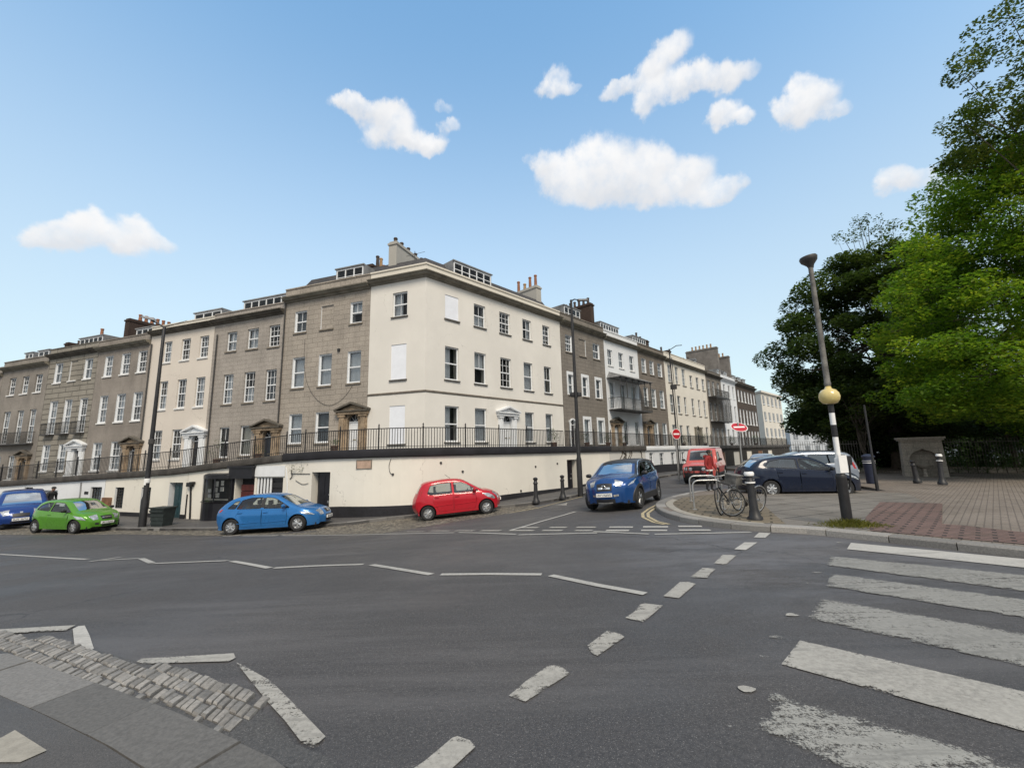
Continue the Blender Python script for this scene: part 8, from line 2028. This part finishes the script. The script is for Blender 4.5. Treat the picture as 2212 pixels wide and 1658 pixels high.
cloud((1440, 120, 55, 42, 1), (1405, 165, 45, 45, 1), (1335, 188, 45, 20, .85), (1400, 220, 35, 35, .95), (1480, 185, 80, 35, .95), (1560, 172, 60, 38, 1), (1620, 150, 30, 30, .6), (1400, 255, 14, 14, .35))
cloud((1565, 245, 42, 32, .95), (1610, 252, 34, 20, .85), (1725, 190, 38, 32, .9), (1750, 225, 70, 40, 1), (1700, 230, 30, 30, .8), (1810, 235, 38, 18, .7))
cloud((1205, 172, 28, 34, .7), (1190, 195, 36, 22, .75), (1235, 190, 25, 14, .6), (1272, 212, 12, 12, .25))
cloud((790, 245, 70, 28, .95), (760, 230, 34, 24, .9), (850, 255, 55, 38, 1), (870, 300, 80, 34, 1), (930, 310, 40, 25, .9), (800, 310, 30, 18, .5), (970, 275, 26, 20, .7), (958, 235, 20, 14, .5))
cloud((190, 475, 55, 38, 1), (130, 505, 80, 38, 1), (230, 515, 110, 34, 1), (290, 495, 55, 32, .95), (70, 510, 38, 22, .8), (340, 522, 40, 20, .8))
cloud((1930, 390, 55, 34, .8), (1985, 378, 60, 28, .7), (2040, 400, 60, 30, .6), (1905, 410, 30, 20, .5))
dens = None; shade = None; wsum = None
for x, y, rx, ry, k in blobs:
    a0, e0 = sky_pt(x, y); ax_, _ = sky_pt(x + rx, y); _, ey = sky_pt(x, y - ry); ra = abs(ax_ - a0) * 1.12; re = abs(ey - e0) * 1.12
    d = N(nt, 'ShaderNodeVectorMath', operation='SUBTRACT'); L(nt, wp, d.inputs[0]); d.inputs[1].default_value = (a0, e0, 0)
    m = N(nt, 'ShaderNodeVectorMath', operation='MULTIPLY'); L(nt, d.outputs[0], m.inputs[0]); m.inputs[1].default_value = (1 / ra, 1 / re, 0)
    ln = N(nt, 'ShaderNodeVectorMath', operation='LENGTH'); L(nt, m.outputs[0], ln.inputs[0])
    f = N(nt, 'ShaderNodeMapRange', i_1=1.25, i_2=.45, i_3=0.0, i_4=k); f.interpolation_type = 'SMOOTHSTEP'; L(nt, ln.outputs['Value'], f.inputs[0])
    my = N(nt, 'ShaderNodeSeparateXYZ'); L(nt, m.outputs[0], my.inputs[0]); sy = math_(nt, 'MULTIPLY', my.outputs[1], f.outputs[0])
    shade = sy if shade is None else math_(nt, 'ADD', shade, sy); wsum = f.outputs[0] if wsum is None else math_(nt, 'ADD', wsum, f.outputs[0])
    if dens is None: dens = f.outputs[0]
    else:   # soft union
        dens = math_(nt, 'SUBTRACT', math_(nt, 'ADD', dens, f.outputs[0]), math_(nt, 'MULTIPLY', dens, f.outputs[0]))
nz = math_(nt, 'MULTIPLY', math_(nt, 'SUBTRACT', n2.outputs['Fac'], .5), .9)
cov = ramp(nt, math_(nt, 'ADD', dens, nz), .22, 1.12)
inner = ramp(nt, noise(nt, cb.outputs[0], 8, 4, .5, off=(3, 1, 0)), .35, .65)
top_ = ramp(nt, math_(nt, 'DIVIDE', shade, math_(nt, 'ADD', wsum, .05)), -.55, .3)
ccol = mixc(nt, math_(nt, 'ADD', math_(nt, 'MULTIPLY', inner, .35), math_(nt, 'MULTIPLY', top_, .65)), (.44, .455, .48), (.58, .58, .582))
# pale veil low in the sky
hz = ramp(nt, el, .95, .02, 0, 1)
skyc = mixc(nt, 1.0, sky.outputs[0], (1.22, 1.5, 1.38), 'MULTIPLY')
SKY_K = .14
sc_ = N(nt, 'ShaderNodeVectorMath', operation='SCALE'); L(nt, skyc, sc_.inputs[0]); sc_.inputs['Scale'].default_value = SKY_K
veil = mixc(nt, math_(nt, 'MULTIPLY', hz, .8), sc_.outputs[0], (.395, .41, .395))
# cloud cover added out of view, behind and overhead, to neutralise light and reflections
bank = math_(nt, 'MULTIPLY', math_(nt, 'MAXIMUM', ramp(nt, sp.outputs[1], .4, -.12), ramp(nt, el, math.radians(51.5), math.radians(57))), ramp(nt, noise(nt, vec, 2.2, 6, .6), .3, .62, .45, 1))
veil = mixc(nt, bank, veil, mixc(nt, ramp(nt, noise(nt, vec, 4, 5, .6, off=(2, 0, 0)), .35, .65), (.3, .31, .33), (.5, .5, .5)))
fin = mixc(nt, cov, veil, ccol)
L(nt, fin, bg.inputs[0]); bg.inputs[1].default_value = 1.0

sd = bpy.data.lights.new('sun', 'SUN'); sd.energy = 1.9; sd.angle = math.radians(22); sd.color = (1, .88, .72)
so = bpy.data.objects.new('sun', sd); COL.objects.link(so)
dv = Vector((math.sin(SUN_AZ) * math.cos(SUN_EL), math.cos(SUN_AZ) * math.cos(SUN_EL), math.sin(SUN_EL)))
so.rotation_euler = dv.to_track_quat('Z', 'Y').to_euler(); so.location = dv * 60

cam = bpy.data.cameras.new('camera'); co_ = bpy.data.objects.new('camera', cam); COL.objects.link(co_)
cam.sensor_width = 36; cam.lens = F / 2212 * 36; cam.clip_start = .05; cam.clip_end = 5000
mt = Matrix((RT, UP, -FW)).transposed().to_4x4(); co_.matrix_world = mt
SC.camera = co_
SC.view_settings.view_transform = 'Standard'; SC.view_settings.look = 'None'; SC.view_settings.exposure = .75; SC.view_settings.gamma = 1
SC.render.resolution_x, SC.render.resolution_y = 1024, 767
SC.cycles.max_bounces = 8; SC.cycles.transparent_max_bounces = 24; SC.cycles.use_denoising = True
